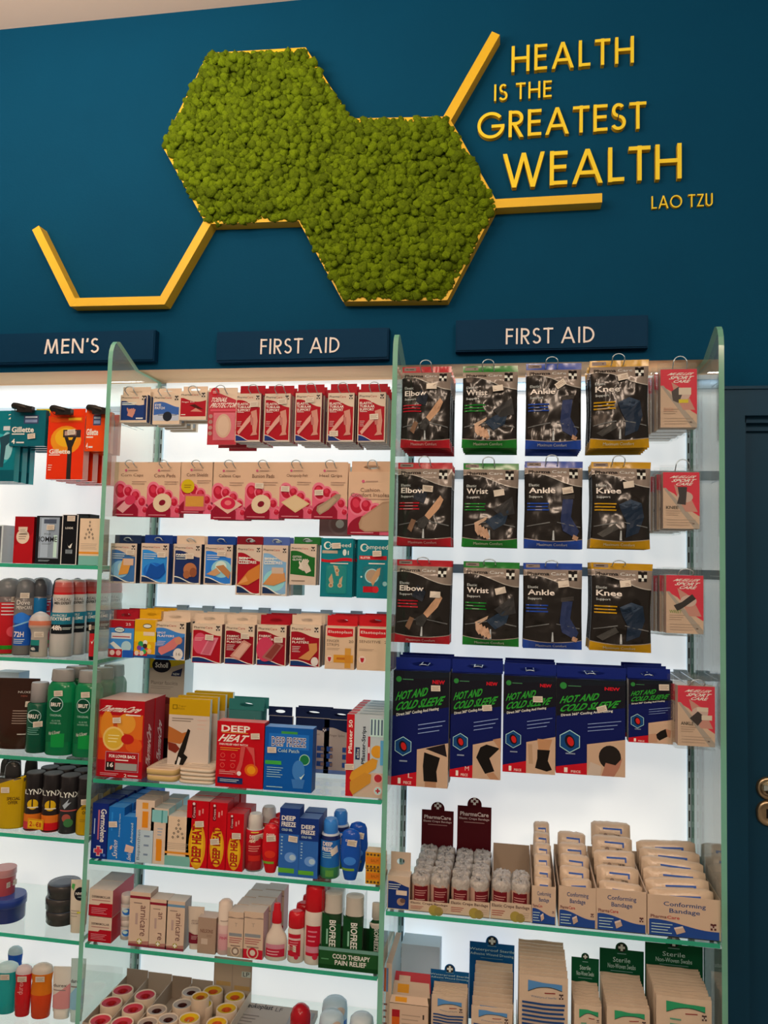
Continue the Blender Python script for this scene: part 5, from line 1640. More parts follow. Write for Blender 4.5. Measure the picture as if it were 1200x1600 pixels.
for px, lab, side, st, n in (((291, 1251, 326, 1357), 'tallest red heat rub carton beside the ornament box, %s in line', '#a00a14', [(.6, .66, 6)], 2), ((325, 1254, 354, 1360), 'red heat rub carton, middle of three side by side, %s in line', '#b00c16', [(.4, .42, 8)], 3), ((353, 1271, 380, 1362), 'shortest red heat rub carton beside the sprays, %s in line', '#c8605c', [(.62, .62, 2)], 2)):
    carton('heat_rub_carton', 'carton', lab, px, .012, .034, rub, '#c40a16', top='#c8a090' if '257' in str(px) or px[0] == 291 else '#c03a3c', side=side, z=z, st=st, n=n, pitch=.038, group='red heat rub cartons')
lofted('heat_spray_can', 'spray', 'red heat spray can with a white cap, %s of two', (379, 1275, 408, 1366), z, .014, [(0, .9), (.03, .95), (.035, 1), (.7, 1), (.735, .92), (.74, .84)], ['#8a8078', '#8a8078', '#b5121e', '#b5121e', '#c8b8ac'],
       art=lambda A: (A.t('DEEP', .24, .6, .6, .66, '#f0d8c8', bold=.03), A.t('HEAT', .24, .53, .58, .59, '#f0c8a8', bold=.03, sh=.2), A.lines(.2, .36, .8, .48, 3, '#e08070', .4), A.r(.2, .2, .8, .3, '#c8261c', 6), A.r(.3, .7, .7, .715, '#d8b02c', 6)), st=[(.72, .62, 4)], parts=[('cap', [(.74, .76), (.75, .8), (.95, .74), (1, .6)], '#d3bcaa')], n=2, pitch=.05, dx=.012, group='white capped heat sprays')


def rollon(col, cap, tx1, tx2, glowc):
    return [(0, .52), (.02, .58), (.12, .7), (.35, .95), (.55, 1), (.75, .92), (.88, .88), (.96, .7), (1, .25)], [col] * 8, (lambda A: (A.t(tx1, .28, .78, .72, .82, '#f0e4da', bold=.02), A.e(.5, .4, .3, .2, glowc), A.r(.1, .2, .72, .25, '#7a9a2c', 8)))


s, c, a = rollon('#c8101a', '', 'DEEP', 'HEAT', '#d8301c')
lofted('rub_lotion_bottle', 'lotion bottle', 'red curved lotion bottle beside the blue cartons, %s in line', (407, 1289, 435, 1369), z, .014, s, c, dr=.55, art=a, st=[(.55, .73, 5)], n=3, pitch=.035, dx=-.001, group='red lotion bottles')


def freeze(A):
    A.r(0, 0, 1, 1, '#2f5c9a'); A.r(0, .62, 1, 1, '#17306c'); A.e(.6, .28, .3, .24, '#6a8cc0'); A.e(.7, .28, .16, .14, '#a9b4c4'); A.t('DEEP', .1, .82, .8, .89, '#e8e2da', bold=.03); A.t('FREEZE', .1, .73, .82, .8, '#e8e2da', bold=.03); A.t('COLD GEL', .12, .665, .66, .7, '#c0c8d8', bold=.02); A.r(.0, .05, .8, .12, '#5c9a2c'); A.lines(.1, .3, .2, .6, 6, '#9cb0d0', .4)


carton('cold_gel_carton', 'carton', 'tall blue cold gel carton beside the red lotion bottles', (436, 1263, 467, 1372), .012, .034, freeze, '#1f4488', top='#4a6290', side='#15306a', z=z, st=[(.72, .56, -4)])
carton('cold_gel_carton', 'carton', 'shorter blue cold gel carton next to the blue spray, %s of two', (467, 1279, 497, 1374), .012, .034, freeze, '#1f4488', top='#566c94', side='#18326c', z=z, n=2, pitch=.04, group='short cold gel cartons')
lofted('cold_spray_can', 'spray', 'blue cold spray can with bright blue cap, %s of two', (497, 1283, 528, 1377), z, .014, [(0, .9), (.02, 1), (.2, 1), (.66, 1), (.73, .9), (.76, .84)], ['#3c7a4a', '#3c7a4a', '#1d5f9c', '#1a2450', '#c8c0ba'],
       art=lambda A: (A.t('DEEP', .14, .57, .62, .64, '#ece6de', bold=.03), A.t('FREEZE', .12, .48, .62, .55, '#ece6de', bold=.03), A.lines(.14, .36, .7, .46, 3, '#9cc0dc', .35), A.p([(.5, .5), (.85, .58), (.9, .46), (.6, .4)], '#dcbfa6'), A.r(.3, .05, .7, .16, '#5a8a3c', 6)), parts=[('cap', [(.76, .7), (.77, .74), (.95, .7), (1, .55)], '#3a7cc0')], n=2, pitch=.055, dx=.008, group='blue cold sprays')
s, c, a = rollon('#154a9a', '', 'DEEP', 'FREEZE', '#3f78c0')
lofted('rub_lotion_bottle', 'lotion bottle', 'blue curved lotion bottle beside the blue sprays, %s of two', (530, 1298, 562, 1380), z, .014, s, c, dr=.55, art=a, st=[(.6, .76, -8)], n=2, pitch=.045, dx=.006, group='blue lotion bottles')
carton('balm_box', 'box', 'yellow and orange patterned balm box at the right end, %s in its pile', (571, 1357, 600, 1384), .012, .03, lambda A: (A.r(0, 0, 1, 1, '#d2881c'), A.r(.04, .3, .96, .72, '#d8701c'), A.t('BALM', .3, .42, .7, .6, '#8a4a14'), [A.circ(.12 + .19 * i, v, .06, '#5a3a24') for i in range(5) for v in (.14, .86)]), '#d8b07a', top='#d8b58e', z=z, group='balm boxes', n=2, pitch=.05)
o = carton('balm_box', 'box', 'yellow and orange patterned balm box standing on top of its twin', (571, 1332, 600, 1357), .012, .03, lambda A: (A.r(0, 0, 1, 1, '#d2881c'), A.r(.04, .3, .96, .72, '#d8701c'), A.t('BALM', .3, .42, .7, .6, '#8a4a14'), [A.circ(.12 + .19 * i, v, .06, '#5a3a24') for i in range(5) for v in (.14, .86)]), '#d8b07a', top='#d8b58e', z=at(585, 1358, .012)[1], group='balm boxes')

# ================================================================ left bay, arnica shelf
z = SH['L3']


def dermal(A):
    A.r(0, 0, 1, 1, '#d8b297'); A.band(0, lambda u: .42 if u < .42 else .5, '#b0101e', 0, 1, 12); A.t('DERMAMOLLAR', .12, .68, .9, .77, '#4a3830', bold=.02); A.lines(.12, .56, .9, .64, 1, '#b87a6c', .5); A.lines(.12, .08, .8, .34, 4, '#d8888a', .3)


zt = at(157, 1432, .012)[1]
carton('ointment_box', 'box', 'lower red and cream ointment box at the left end, %s in line', (138, 1433, 174, 1478), .012, .045, dermal, '#d8b297', top='#c8a894', side='#b0202c', z=z, n=2, pitch=.047, group='lower ointment boxes')
carton('ointment_box', 'box', 'upper red and cream ointment box stacked at the left end, %s in line', (139, 1390, 176, 1433), .012, .045, dermal, '#d8b297', top='#d0b4a0', side='#b84a50', z=zt, n=2, pitch=.047, group='upper ointment boxes')
for i in range(2):
    lofted('salve_jar', 'jar', ('lower', 'upper')[i] + ' small clear jar with a blue label, stacked beside the red boxes', (184, (1439, 1400)[i], 203, 1476), (z, at(193, 1440, .03)[1])[i], .03, [(0, .94), (.03, 1), (.62, 1), (.68, .9), (.7, 1), (.97, 1), (1, .94)], ['#c8a48c', '#c8ac9a', '#c8b4a4', '#c8b4a4', '#d8bca8', '#d8bca8'],
           art=lambda A: (A.r(.1, .2, .9, .55, '#d0c8c4', 8), A.e(.5, .38, .34, .24, '#2f6ab0'), A.e(.4, .42, .2, .12, '#c0ccd8')))


def arni(band, gap=False):
    def art(A):
        A.r(0, 0, 1, 1, '#d5ab8d'); A.r(0, .88, 1, .93, band); A.r(0, 0, 1, .05, '#8a3038'); A.band(.05, lambda u: .08 + .04 * u, '#b07060'); A.lines(.2, .78, .6, .82, 1, '#8a6a5a', .4)
        if gap:
            A.t('an', .5, .6, .72, .74, '#6a3a34', rot=-90); A.t('re', .5, .18, .72, .32, '#6a3a34', rot=-90)
        else:
            A.t('arnicare', .54, .2, .86, .76, '#6a3a34', rot=-90)
        A.lines(.3, .3, .42, .72, 1, '#b89080', .5, rag=0); A.circ(.54, .1, .13, '#a8902c'); A.plus(.54, .1, .1, '#e8d8c0', .36)
    return art


carton('arnica_carton', 'carton', 'tallest cream arnica carton with dark red band, first of three', (202, 1394, 234, 1478), .012, .035, arni('#8a1c2a'), '#d5ab8d', top='#c8b4a4', side='#b08a74', z=z)
carton('arnica_carton', 'carton', 'cream arnica carton with dark red band and a label over its name', (233, 1405, 261, 1481), .012, .033, arni('#8a1c2a', 1), '#d5ab8d', top='#c4aa98', side='#b08a74', z=z)
carton('arnica_carton', 'carton', 'cream arnica carton with a blue grey band, third of three', (259, 1408, 288, 1484), .012, .033, arni('#6a8aa0'), '#d5ab8d', top='#c4b0a0', side='#a8968c', z=z)
lofted('arnica_cream_tube', 'tube', 'small cream tube with a dark red swirl beside the arnica cartons', (288, 1422, 313, 1487), z, .014, [(0, .66, .6, 2.3), (.12, .7, .6, 2.3), (.13, .76, .55, 2.2), (.5, .88, .36, 2.2), (.97, 1, .05, 2.4), (1, 1, .04, 2.4)], '#d4b298',
       art=lambda A: (A.t('ARNICA', .26, .66, .72, .7, '#7a5a50'), A.t('CREAM', .28, .6, .7, .64, '#7a5a50'), A.band(.15, lambda u: .36 + .14 * max(0, .5 - u), '#7a1c28', .14, .86, 10), A.lines(.3, .24, .7, .34, 3, '#c89a90', .3)))
carton('remedy_box', 'box', 'brownish box with dark lettering beside the arnica tube', (309, 1434, 337, 1491), .014, .03, lambda A: (A.r(0, 0, 1, 1, '#a8826a'), A.t('NELSONS', .14, .58, .84, .68, '#6a3a2c', bold=.01), A.r(.2, .26, .56, .42, '#c8a48c'), A.lines(.5, .46, .8, .54, 2, '#8a6450', .3)), '#a8826a', top='#b89c8a', side='#8a6a58', z=z)
lofted('lip_balm_stick', 'stick', 'tall pale pink capped stick between the brown box and stacked cartons', (336, 1409, 359, 1493), z, .014, [(0, .92), (.02, 1), (.55, 1), (.56, .96), (.93, .92), (.98, .6), (1, .2)], ['#d8a89c', '#d4a294', '#d4b098', '#d8b69e', '#d8b69e', '#d8b69e'], art=lambda A: (A.r(.12, .1, .8, .4, '#d08c88', 8), A.t('PINK', .2, .3, .7, .35, '#c04858', bold=.02), A.lines(.2, .62, .7, .66, 1, '#a88a78', .4)))


def bees(red):
    def art(A):
        A.r(0, 0, 1, 1, '#d2a88a'); A.r(0, 0, 1, .2, '#c01a2a' if red else '#a88a72'); A.circ(.5, .13, .3, '#d2a88a'); A.circ(.5, .13, .24, '#c01a2a' if red else '#8a6a58'); A.circ(.5, .13, .14, '#d8b8a0'); A.r(.08, .46, .88, .53, '#8c8480'); A.lines(.1, .3, .9, .44, 3, '#a84a48', .35)
        A.lines(.2, .22, .8, .28, 1, '#8a6a58', .4); A.t('T', .42, .68, .58, .76, '#a88a74'); A.band(.86, lambda u: .88 + .01 * math.sin(u * 9), '#9a7a66')
    return art


for px, r, lab in (((356, 1425, 381, 1496), 0, 'cream carton with a brown medallion, %s in line'), ((380, 1425, 411, 1498), 1, 'cream carton with a red medallion, %s in line')):
    carton('remedy_carton', 'carton', lab, px, .014, .034, bees(r), '#d2a88a', top='#c4a892', side='#c08478' if r else '#b89680', z=z, n=4, pitch=.037, dx=.003, group='medallion cartons')


def spraybottle(px, lab, y):
    return lofted('muscle_spray_bottle', 'spray bottle', lab, px, z, y, [(0, .92), (.02, 1), (.32, 1), (.42, .9), (.55, .5), (.62, .4), (.64, .4)], ['#d8b8a0'] * 6, dr=.6,
                  art=lambda A: (A.r(.08, .08, .92, .3, '#b82034', 8), A.r(.08, .22, .92, .3, '#c87880', 8), A.lines(.14, .1, .7, .2, 2, '#e0a8a0', .3)),
                  parts=[('nozzle', [(.64, .42), (.66, .46), (.84, .4), (.85, .34), (.99, .3), (1, .26)], '#c01420')])


spraybottle((412, 1415, 446, 1504), 'squat white spray bottle with slim red nozzle', .014)
for px, lab, y in (((447, 1427, 473, 1507), 'short white bottle with red cap, %s in line', .014),):
    lofted('liniment_bottle', 'bottle', lab, px, z, y, [(0, .92), (.02, 1), (.6, 1), (.66, .9), (.68, .84)], ['#d4b49c', '#d8baa4', '#d8baa4', '#d8baa4'], dr=.8, art=lambda A: (A.r(.1, .14, .82, .58, '#bc1a2a', 8), A.r(.1, .46, .82, .5, '#d8a8a0', 8), A.circ(.6, .13, .13, '#c0283a'), A.lines(.18, .3, .7, .44, 3, '#d88a88', .3)), st=[(.32, .3)],
           parts=[('cap', [(.68, .92), (.7, .98), (.9, .96), (.97, .9), (1, .6)], '#c4141e')], n=3, pitch=.04, dx=.003, group='short red capped bottles')
lofted('liniment_bottle', 'bottle', 'tall white bottle with a long red cap beside the green tray, %s of two', (473, 1386, 504, 1510), z, .014, [(0, .92), (.02, 1), (.6, 1), (.66, .94), (.67, .9)], ['#d4b49c', '#d8baa4', '#d8baa4', '#d8baa4'], dr=.8,
       art=lambda A: (A.r(.14, .12, .84, .5, '#bc1428', 8), A.r(.14, .16, .84, .24, '#c87880', 8), A.circ(.62, .11, .13, '#c0283a'), A.lines(.24, .28, .7, .46, 3, '#d87880', .3)), parts=[('cap', [(.67, .92), (.68, .98), (.95, .96), (.99, .88), (1, .6)], '#c8101a')], n=2, pitch=.05, group='tall red capped bottles')

# green counter tray with two boxed gel tubes and one loose
yt = .010
a0, a1 = at(498, 1500, yt)[0], at(596, 1500, yt)[0]
W = a1 - a0
hT = at(545, 1483, yt)[1] - z
mb = MB()
D = .075
GR = '#1f4a22'
mb.box(-W / 2, W / 2, 0, .0015, 0, hT, GR)
mb.box(-W / 2, W / 2, D - .0015, D, 0, hT * 1.2, GR)
for s_ in (-1, 1):
    mb.box(s_ * W / 2 - .0008, s_ * W / 2 + .0008, 0, D, 0, hT, GR)
mb.box(-W / 2, W / 2, 0, D, 0, .0012, GR)
A = Art(mb, W, hT)
A.r(0, .84, 1, 1, '#6a8a78'); A.r(0, 0, 1, .2, '#123a18'); A.t('COLD THERAPY', .22, .5, .82, .72, '#e6dccc', bold=.02); A.t('PAIN RELIEF', .26, .22, .76, .44, '#e6dccc', bold=.02); A.lines(.04, .4, .16, .5, 1, '#5a8a5a', .5)
o = mb.build('counter_tray', None, ((a0 + a1) / 2, yt, z))
tag(o, 'dark green cold therapy counter tray by the centre divider', 'tray')
zt = z + .002


def biof(A):
    A.r(.0, .0, 1, .74, '#123f1c'); A.t('BIOFREEZE', .4, .2, .72, .74, '#e4dcd0', rot=-90, bold=.02); A.lines(.26, .24, .34, .7, 1, '#8ab08c', .5, rag=0)


def geltube(px, lab, y):
    return lofted('cold_gel_tube', 'tube', lab, px, zt, y, [(0, 1, .16, 2.3), (.03, 1, .2, 2.3), (.45, .95, .45, 2.2), (.66, .9, .6, 2.1), (.72, .5, .5, 2), (.74, .5, .5, 2), (.75, .62, .62, 2), (.98, .6, .6, 2), (1, .52, .52, 2)],
                  ['#123f1c', '#123f1c', '#123f1c', '#123f1c', '#d0b49e', '#d0b49e', '#d0b49e', '#d0b49e'], art=lambda A: (A.t('BIOFREEZE', .4, .2, .7, .62, '#e4dcd0', rot=-90, bold=.02), A.p([(.05, .66), (.25, .6), (.6, .66), (.95, .6), (.95, .68), (.05, .68)], '#d0b49e')))


def gelbox(px, lab, y):
    X0, X1 = at(px[0], 1440, y)[0], at(px[2], 1440, y)[0]
    Z1 = at((px[0] + px[2]) / 2, px[1], y)[1]
    w_, h_ = X1 - X0, Z1 - zt
    mb = MB()
    mb.box(-w_ / 2, w_ / 2, 0, .035, 0, h_, MAT_CLEAR)
    o = mb.build('gel_box', None, ((X0 + X1) / 2, y, zt))
    tag(o, lab, 'box', 'boxed cold gel tubes')
    ib = MB()
    ib.loft([(.003, w_ * .36, .013, 2.4), (h_ * .66, w_ * .44, .014, 2.4), (h_ * .69, w_ * .44, .014, 2.4), (h_ * .74, w_ * .43, .014, 2.3), (h_ * .78, w_ * .42, .014, 2.2), (h_ * .94, w_ * .42, .015, 2.2)], [('#123f1c', 'g'), ('#0f3a1a', 'g'), ('#d0b49e', 'g'), ('#d0b49e', 'g'), ('#d0b49e', 'g')], n=28)
    t = ib.build('gel_tube', o, (0, .0175, 0))
    fb = MB()
    A = Art(fb, w_, h_)
    A.r(.04, .02, .96, .58, '#123f1c'); A.p([(.04, .58), (.04, .72), (.4, .66), (.5, .58)], '#123f1c'); A.t('BIOFREEZE', .4, .16, .72, .62, '#e4dcd0', rot=-90, bold=.02); A.lines(.26, .2, .34, .6, 1, '#8ab08c', .5, rag=0)
    fb.build('box_print', o)


gelbox((502, 1393, 534, 1500), 'clear box with a green gel tube, left one in the green tray', .014)
gelbox((535, 1398, 568, 1503), 'clear box with a green gel tube, right one in the green tray', .014)
gelbox((508, 1388, 538, 1500), 'clear box with a green gel tube behind the left one', .0515)
geltube((574, 1415, 597, 1505), 'loose green gel tube with pale cap at the end of the green tray', .03)

# ================================================================ left bay, tape rolls at the foot
z = SH['L4']


def tray(name, lab, x0, x1, y0, y1, h, c, backh=None, inner=None, art=None, group=None, z=z):
    W_, D_ = x1 - x0, y1 - y0
    mb = MB()
    t = .0012
    mb.box(-W_ / 2, W_ / 2, 0, t, 0, h, c)
    mb.box(-W_ / 2, W_ / 2, D_ - t, D_, 0, backh or h, c)
    for s_ in (-1, 1):
        mb.box(s_ * W_ / 2 - t / 2, s_ * W_ / 2 + t / 2, t, D_ - t, 0, h, c)
    mb.box(-W_ / 2, W_ / 2, 0, D_, 0, t, c)
    if art:
        art(Art(mb, W_, h))
    o = mb.build(name, None, ((x0 + x1) / 2, y0, z))
    return tag(o, lab, 'tray', group)


def roll(X, Y_, Z_, R, h, disc, lab, group, inner='#8a1018'):
    """tape spool: cream wall, coloured dished face, hub hole"""
    mb = MB()
    prof = [(R * .96, 0), (R, .001), (R, h - .001), (R * .97, h), (R * .9, h), (R * .88, h - .0018), (R * .52, h - .0024), (R * .48, h - .004), (R * .3, h - .005), (R * .28, h - .012)]
    cols = ['#d6ac8c'] * 4 + ['#d6b498', disc, disc, inner, inner]
    rows = [[(r * math.cos(t), r * math.sin(t), zz) for t in (2 * math.pi * k / 36 for k in range(36))] for r, zz in prof]
    mb.grid(rows, None, cols=[(q, 'c') for q in cols])
    mb.face(rows[-1], (inner, 'c'))
    o = mb.build('tape_roll', None, (X, Y_, Z_))
    tag(o, lab, 'tape roll', group)
    return o


# rows of rolls come from the photo: pixel centre of each visible face, its height over the shelf and its colour
hr = .040


def ringset(tag_, disc, inner, pts, top, R_=.0222):
    for k, (px, py) in enumerate(pts):
        d = CF * F + CR * (px - 600.0) + CU * (800.0 - py)
        t = (top - CAM[2]) / d[2]
        q = CAM + d * t
        roll(float(q[0]), float(q[1]), top - hr, R_, hr, disc, tag_[0] % tag_[1][k], tag_[2], inner)


TOP = .618
REDD, REDI = '#bf3540', '#9c0f16'
ringset(('red tape roll, %s, in the tray beside the glass divider', ('back one', 'middle one', 'front one'), 'red tape rolls'), REDD, REDI, ((192, 1546), (174, 1565), (157, 1593)), TOP)
ringset(('red tape roll, %s, in the second tray from the divider', ('back one', 'middle one', 'front one'), 'red tape rolls'), REDD, REDI, ((227, 1554), (208, 1575), (191, 1597)), TOP)
ringset(('brown centred tape roll, %s, in the half empty tray', ('rear one', 'front one'), 'brown tape rolls'), '#a58572', '#3a120e', ((245, 1577), (231, 1597)), TOP, .0205)
ringset(('brown centred tape roll, %s, left of the yellow rolls', ('back one', 'middle one', 'front one'), 'brown tape rolls'), '#a58a7a', '#3a120e', ((299, 1549), (285, 1568), (263, 1591)), TOP, .0205)
ringset(('yellow tape roll, %s, in the tray with a tall back card', ('back one', 'second one from the back', 'middle one', 'front one'), 'yellow tape rolls'), '#d99a10', '#c04a1c', ((333, 1547), (367, 1556), (354, 1575), (339, 1597)), TOP, .0215)
ringset(('yellow tape roll, %s, beside the brown rolls', ('front one', 'lower one of two stacked'), 'yellow tape rolls'), '#dba314', '#cf5a1a', ((296, 1590), (316, 1568)), TOP, .0215)
ringset(('small yellow tape roll lying on top of another, %s', ('tilted among the brown rolls',), 'yellow tape rolls'), '#c9861a', '#a04018', ((313, 1556),), TOP + .019, .0185)
KR = '#b99a82'
for x0, x1, lab, bh, c in ((-.6095, -.5585, 'cardboard tray of red rolls beside the glass divider', .052, '#b08f78'), (-.5575, -.5015, 'second cardboard tray of red rolls', .05, '#b5947c'), (-.5005, -.4545, 'half empty cardboard tray behind the brown rolls', .048, '#a5846c'),
                           (-.4535, -.4045, 'narrow cardboard tray of brown and yellow rolls', .046, '#b5947c')):
    tray('cardboard_tray', lab, x0, x1, -.0, .185, .036, c, bh, group='cardboard trays')
X0, X1, Z0, Z1 = span(322, 1500, 391, 1566, .175)
X0 = max(X0, -.4035)
tray('cardboard_tray', 'cardboard tray of yellow rolls with a tall printed back card', X0, X1, -.0, .186, .036, '#c4a084', Z1 - z, group='cardboard trays',
     art=None)
mb = MB()
A = Art(mb, X1 - X0, .075, lambda u, v, e: ((u - .5) * (X1 - X0), -e, v * .075))
A.r(.04, .05, .96, .9, '#c8a488'); A.r(.08, .28, .46, .4, '#cf9a5c'); A.r(.56, .2, .96, .32, '#cf9a5c'); A.r(.74, .58, .98, .74, '#d8d0c8'); A.t('LP', .78, .6, .94, .72, '#2a2420'); A.r(.49, .05, .505, .9, '#b08f78')
mb.build('back_card_print', [o for o in COL.objects if o.get('label') == 'cardboard tray of yellow rolls with a tall printed back card'][0], (0, .183, Z1 - z - .08))
X0, X1, Z0, Z1 = span(380, 1572, 496, 1640, .18)
W = X1 - X0
mb = MB()
H = Z1 - z
mb.box(-W / 2, W / 2, 0, .12, 0, H, '#a98a78', top='#a58a78')
A = Art(mb, W, .12, lambda u, v, e: ((u - .5) * W, v * .12, H + e))
A.t('Leukoplast', .04, .80, .42, .98, '#2a2422', bold=.02); A.t('LF', .46, .82, .55, .94, '#5a4a44'); A.lines(.06, .1, .3, .66, 6, '#7c675c', .25); A.r(.68, .3, .98, .9, '#8f8078')
o = mb.build('plaster_dispenser_box', None, ((X0 + X1) / 2, .06, z))
tag(o, 'wide pale plaster dispenser box lying under the arnica shelf', 'box')
lofted('red_capped_bottle', 'bottle', 'glossy red domed bottle in front of the wide pale plaster box', (449, 1577, 481, 1640), z, .005, [(0, .8), (.05, .9), (.5, .95), (.6, .7)], [('#c8141e', 'g')] * 3, parts=[('cap', [(.6, .92), (.62, 1), (.82, .98), (.92, .8), (.98, .45), (1, .1)], '#a8101c')])
jar = [(0, .95), (.03, 1), (.8, 1), (.93, .94), (.98, .75), (1, .3)]
ja = lambda A: (A.r(.02, .4, .98, .66, '#3c6aa8', 10), A.p([(.2, .6), (.5, .9), (.56, .9), (.3, .58)], '#e0e0e0'), A.e(.7, .84, .2, .2, '#c8a48c'))
lofted('bandage_tub', 'tub', 'clear blue banded tub standing upright at the back', (498, 1571, 538, 1640), z, .05, jar, ['#b8bcc0'] * 5, art=ja)
lofted('bandage_tub', 'tub', 'clear blue banded tub in front of its twin at the frame bottom', (494, 1592, 532, 1650), z, .005, jar, ['#b8bcc0'] * 5, art=ja)
lofted('bandage_tub', 'tub', 'pale round tub at the frame bottom beside the centre divider', (542, 1596, 580, 1660), z, .02, jar, ['#c4bcb6'] * 5)

# ================================================================ right bay: elastic supports in foil bags
BAGC = {'Elbow': '#b01420', 'Wrist': '#157022', 'Ankle': '#1c3f8c', 'Knee': '#c08508'}
BLK, BGREY = '#17120f', '#8a7262'
BAGN = 'red green blue yellow'.split()


def dense(A, pts, c):
    bm = bmesh.new()
    bm.faces.new([bm.verts.new((u, v, 0)) for u, v in pts])
    bmesh.ops.triangulate(bm, faces=bm.faces[:])
    for _ in range(2):
        bmesh.ops.subdivide_edges(bm, edges=bm.edges[:], cuts=1, use_grid_fill=True)
    e = A.lay() + .0005
    bm.verts.index_update()
    A.mb.tris([A.fn(v.co.x, v.co.y, e) for v in bm.verts], [tuple(q.index for q in f.verts) for f in bm.faces], c)
    bm.free()


def bag(word, label, px, y, n, seed, st, pitch=.024, rough=1.0, narrow=.02):
    col = BAGC[word]
    X0, X1, Z0, Z1 = span(*px, y)
    W, H = X1 - X0, Z1 - Z0
    rs = random.Random(seed)
    off = Vector((seed * 3.7, seed * 1.3, 0))
    T = .011
    skew = rs.uniform(-.012, .012)

    def P(u, v, e=0.0):
        env = max(0.0, min(1, (v - .0) / .08, (.93 - v) / .1)) if v < .93 else 0.0
        b = T * env * (max(0, 4 * u * (1 - u)) ** .55)
        q = Vector((u * 3.2, v * 4.6, 0)) + off
        cr = .0042 * noise.noise(q) + rough * .0042 * (.35 - abs(noise.noise(q * 1.9 + Vector((4, 2, 1)))))
        cr += rough * .0016 * (.3 - abs(noise.noise(q * 4.3)))
        b += cr * (.25 + .75 * env) * min(1, 8 * u * (1 - u) + .15)
        wv = 1 - narrow * math.sin(math.pi * v) + .010 * noise.noise(Vector((v * 3, seed, 2)))
        return ((u - .5) * W * wv + skew * W * (v - .5), -b - e, v * H)

    fb = lambda u: .075 + .03 * (2 * u - 1) ** 2
    wave = lambda u: .78 + .075 * math.cos((u - .12) * 3.6)
    mb = MB()
    nu = 26
    F_ = 'f'
    segs = [(lambda u: 0.0, fb, 3, col), (fb, lambda u: fb(u) + .008, 1, '#a08878'), (lambda u: fb(u) + .008, wave, 18, BLK), (wave, lambda u: wave(u) + .009, 1, '#c0aa98'), (lambda u: wave(u) + .009, lambda u: .925, 5, BGREY), (lambda u: .925, lambda u: 1.0, 2, col)]
    for lo, hi, nr, c in segs:
        rows = []
        for i in range(nr + 1):
            rows.append([P(j / nu, lo(j / nu) + (hi(j / nu) - lo(j / nu)) * i / nr) for j in range(nu + 1)])
        mb.grid(rows, (c, F_), closed=False)
    # flat silver back, joined at the rim
    rows = []
    for i in range(11):
        v = i / 10
        rows.append([(P(j / 8, v)[0], .002 + .006 * math.sin(math.pi * j / 8) * math.sin(math.pi * v), v * H) for j in range(9)][::-1])
    mb.grid(rows, ('#8a7a70', F_), closed=False)
    for u in (0.0, 1.0):
        mb.grid([[P(u, i / 10), (P(u, i / 10)[0], .002, i / 10 * H)] if u else [(P(u, i / 10)[0], .002, i / 10 * H), P(u, i / 10)] for i in range(11)], (BLK, F_), closed=False)
    A = Art(mb, W, H, P)
    A.k = 2
    pr = lambda c: (c, 'f')
    A.r(.04, .945, .28, .985, '#8d7468', 4)
    A.lines(.08, .955, .24, .975, 1, '#4a3a34', .6)
    A.t('Pharma', .06, .855, .44, .895, pr('#1b1614'), bold=.03); A.t('Care', .47, .858, .72, .893, pr('#d8c8ba'))
    A.mark(.84, .855, .085, '#1b1614', '#e0d2c6')
    # sprinter between two chrome rails
    dense(A, [(.48, .07 + .02), (.52, .09), (.51, .2), (.49, .2)], '#b5aca4')
    for a, b, c_, d in ((.04, .25, .44, .3), (.56, .3, .96, .25)):
        dense(A, [(a, b - .008), (c_, d - .012), (c_, d), (a, b)], '#6f6862')
    if word == 'Elbow':
        dense(A, [(.52, .36), (.6, .31), (.78, .44), (.86, .55), (.8, .6), (.74, .55), (.7, .45)], '#c08a66'); dense(A, [(.38, .3), (.52, .36), (.6, .3), (.52, .2), (.4, .22)], '#38332f'); dense(A, [(.3, .56), (.5, .5), (.56, .62), (.4, .7)], '#25272d')
        dense(A, [(.2, .2), (.28, .16), (.36, .3), (.28, .32)], '#7c563f')
    elif word == 'Wrist':
        dense(A, [(.42, .3), (.6, .38), (.86, .46), (.78, .28), (.58, .2)], '#2a3440'); dense(A, [(.22, .28), (.46, .36), (.44, .32), (.26, .24)], '#c59a7c')
        for i in range(4):
            x = .23 + i * .055
            dense(A, [(x, .27 - i * .025), (x + .06, .28 - i * .02), (x + .12, .18 - i * .022), (x + .07, .13 - i * .015), (x + .01, .19 - i * .02)], ('#c89676', '#bf8c6c')[i % 2])
        dense(A, [(.56, .44), (.9, .6), (.95, .4), (.7, .36)], '#37322f')
    elif word == 'Ankle':
        dense(A, [(.66, .56), (.84, .56), (.8, .36), (.94, .2), (.88, .12), (.66, .2), (.62, .32)], '#2c3350'); dense(A, [(.64, .6), (.86, .62), (.86, .57), (.64, .55)], '#3c342f'); dense(A, [(.84, .16), (.93, .13), (.9, .09), (.82, .11)], '#b98666')
    else:
        dense(A, [(.46, .5), (.86, .52), (.9, .36), (.8, .18), (.58, .12), (.6, .3), (.52, .4)], '#1f2936'); dense(A, [(.46, .5), (.7, .44), (.86, .52), (.66, .56)], '#37404c'); dense(A, [(.1, .16), (.4, .28), (.46, .22), (.2, .12)], '#453e38')
    A.k += 8
    A.t('Elastic', .07, .705, .25, .735, pr('#d6cabf'))
    A.t(word, .07, .625, {'Elbow': .52, 'Wrist': .46, 'Ankle': .53, 'Knee': .50}[word], .69, pr('#ece2d8'), bold=.02)
    A.t('Support', .07, .565, .31, .60, pr('#d6cabf'))
    for i in range(3):
        A.band(.5 - i * .036, .515 - i * .036, col, .04, .42 - .02 * (i % 2), 6)
        A.lines(.07, .503 - i * .036, .3, .514 - i * .036, 1, pr('#b9a89c'), .5)
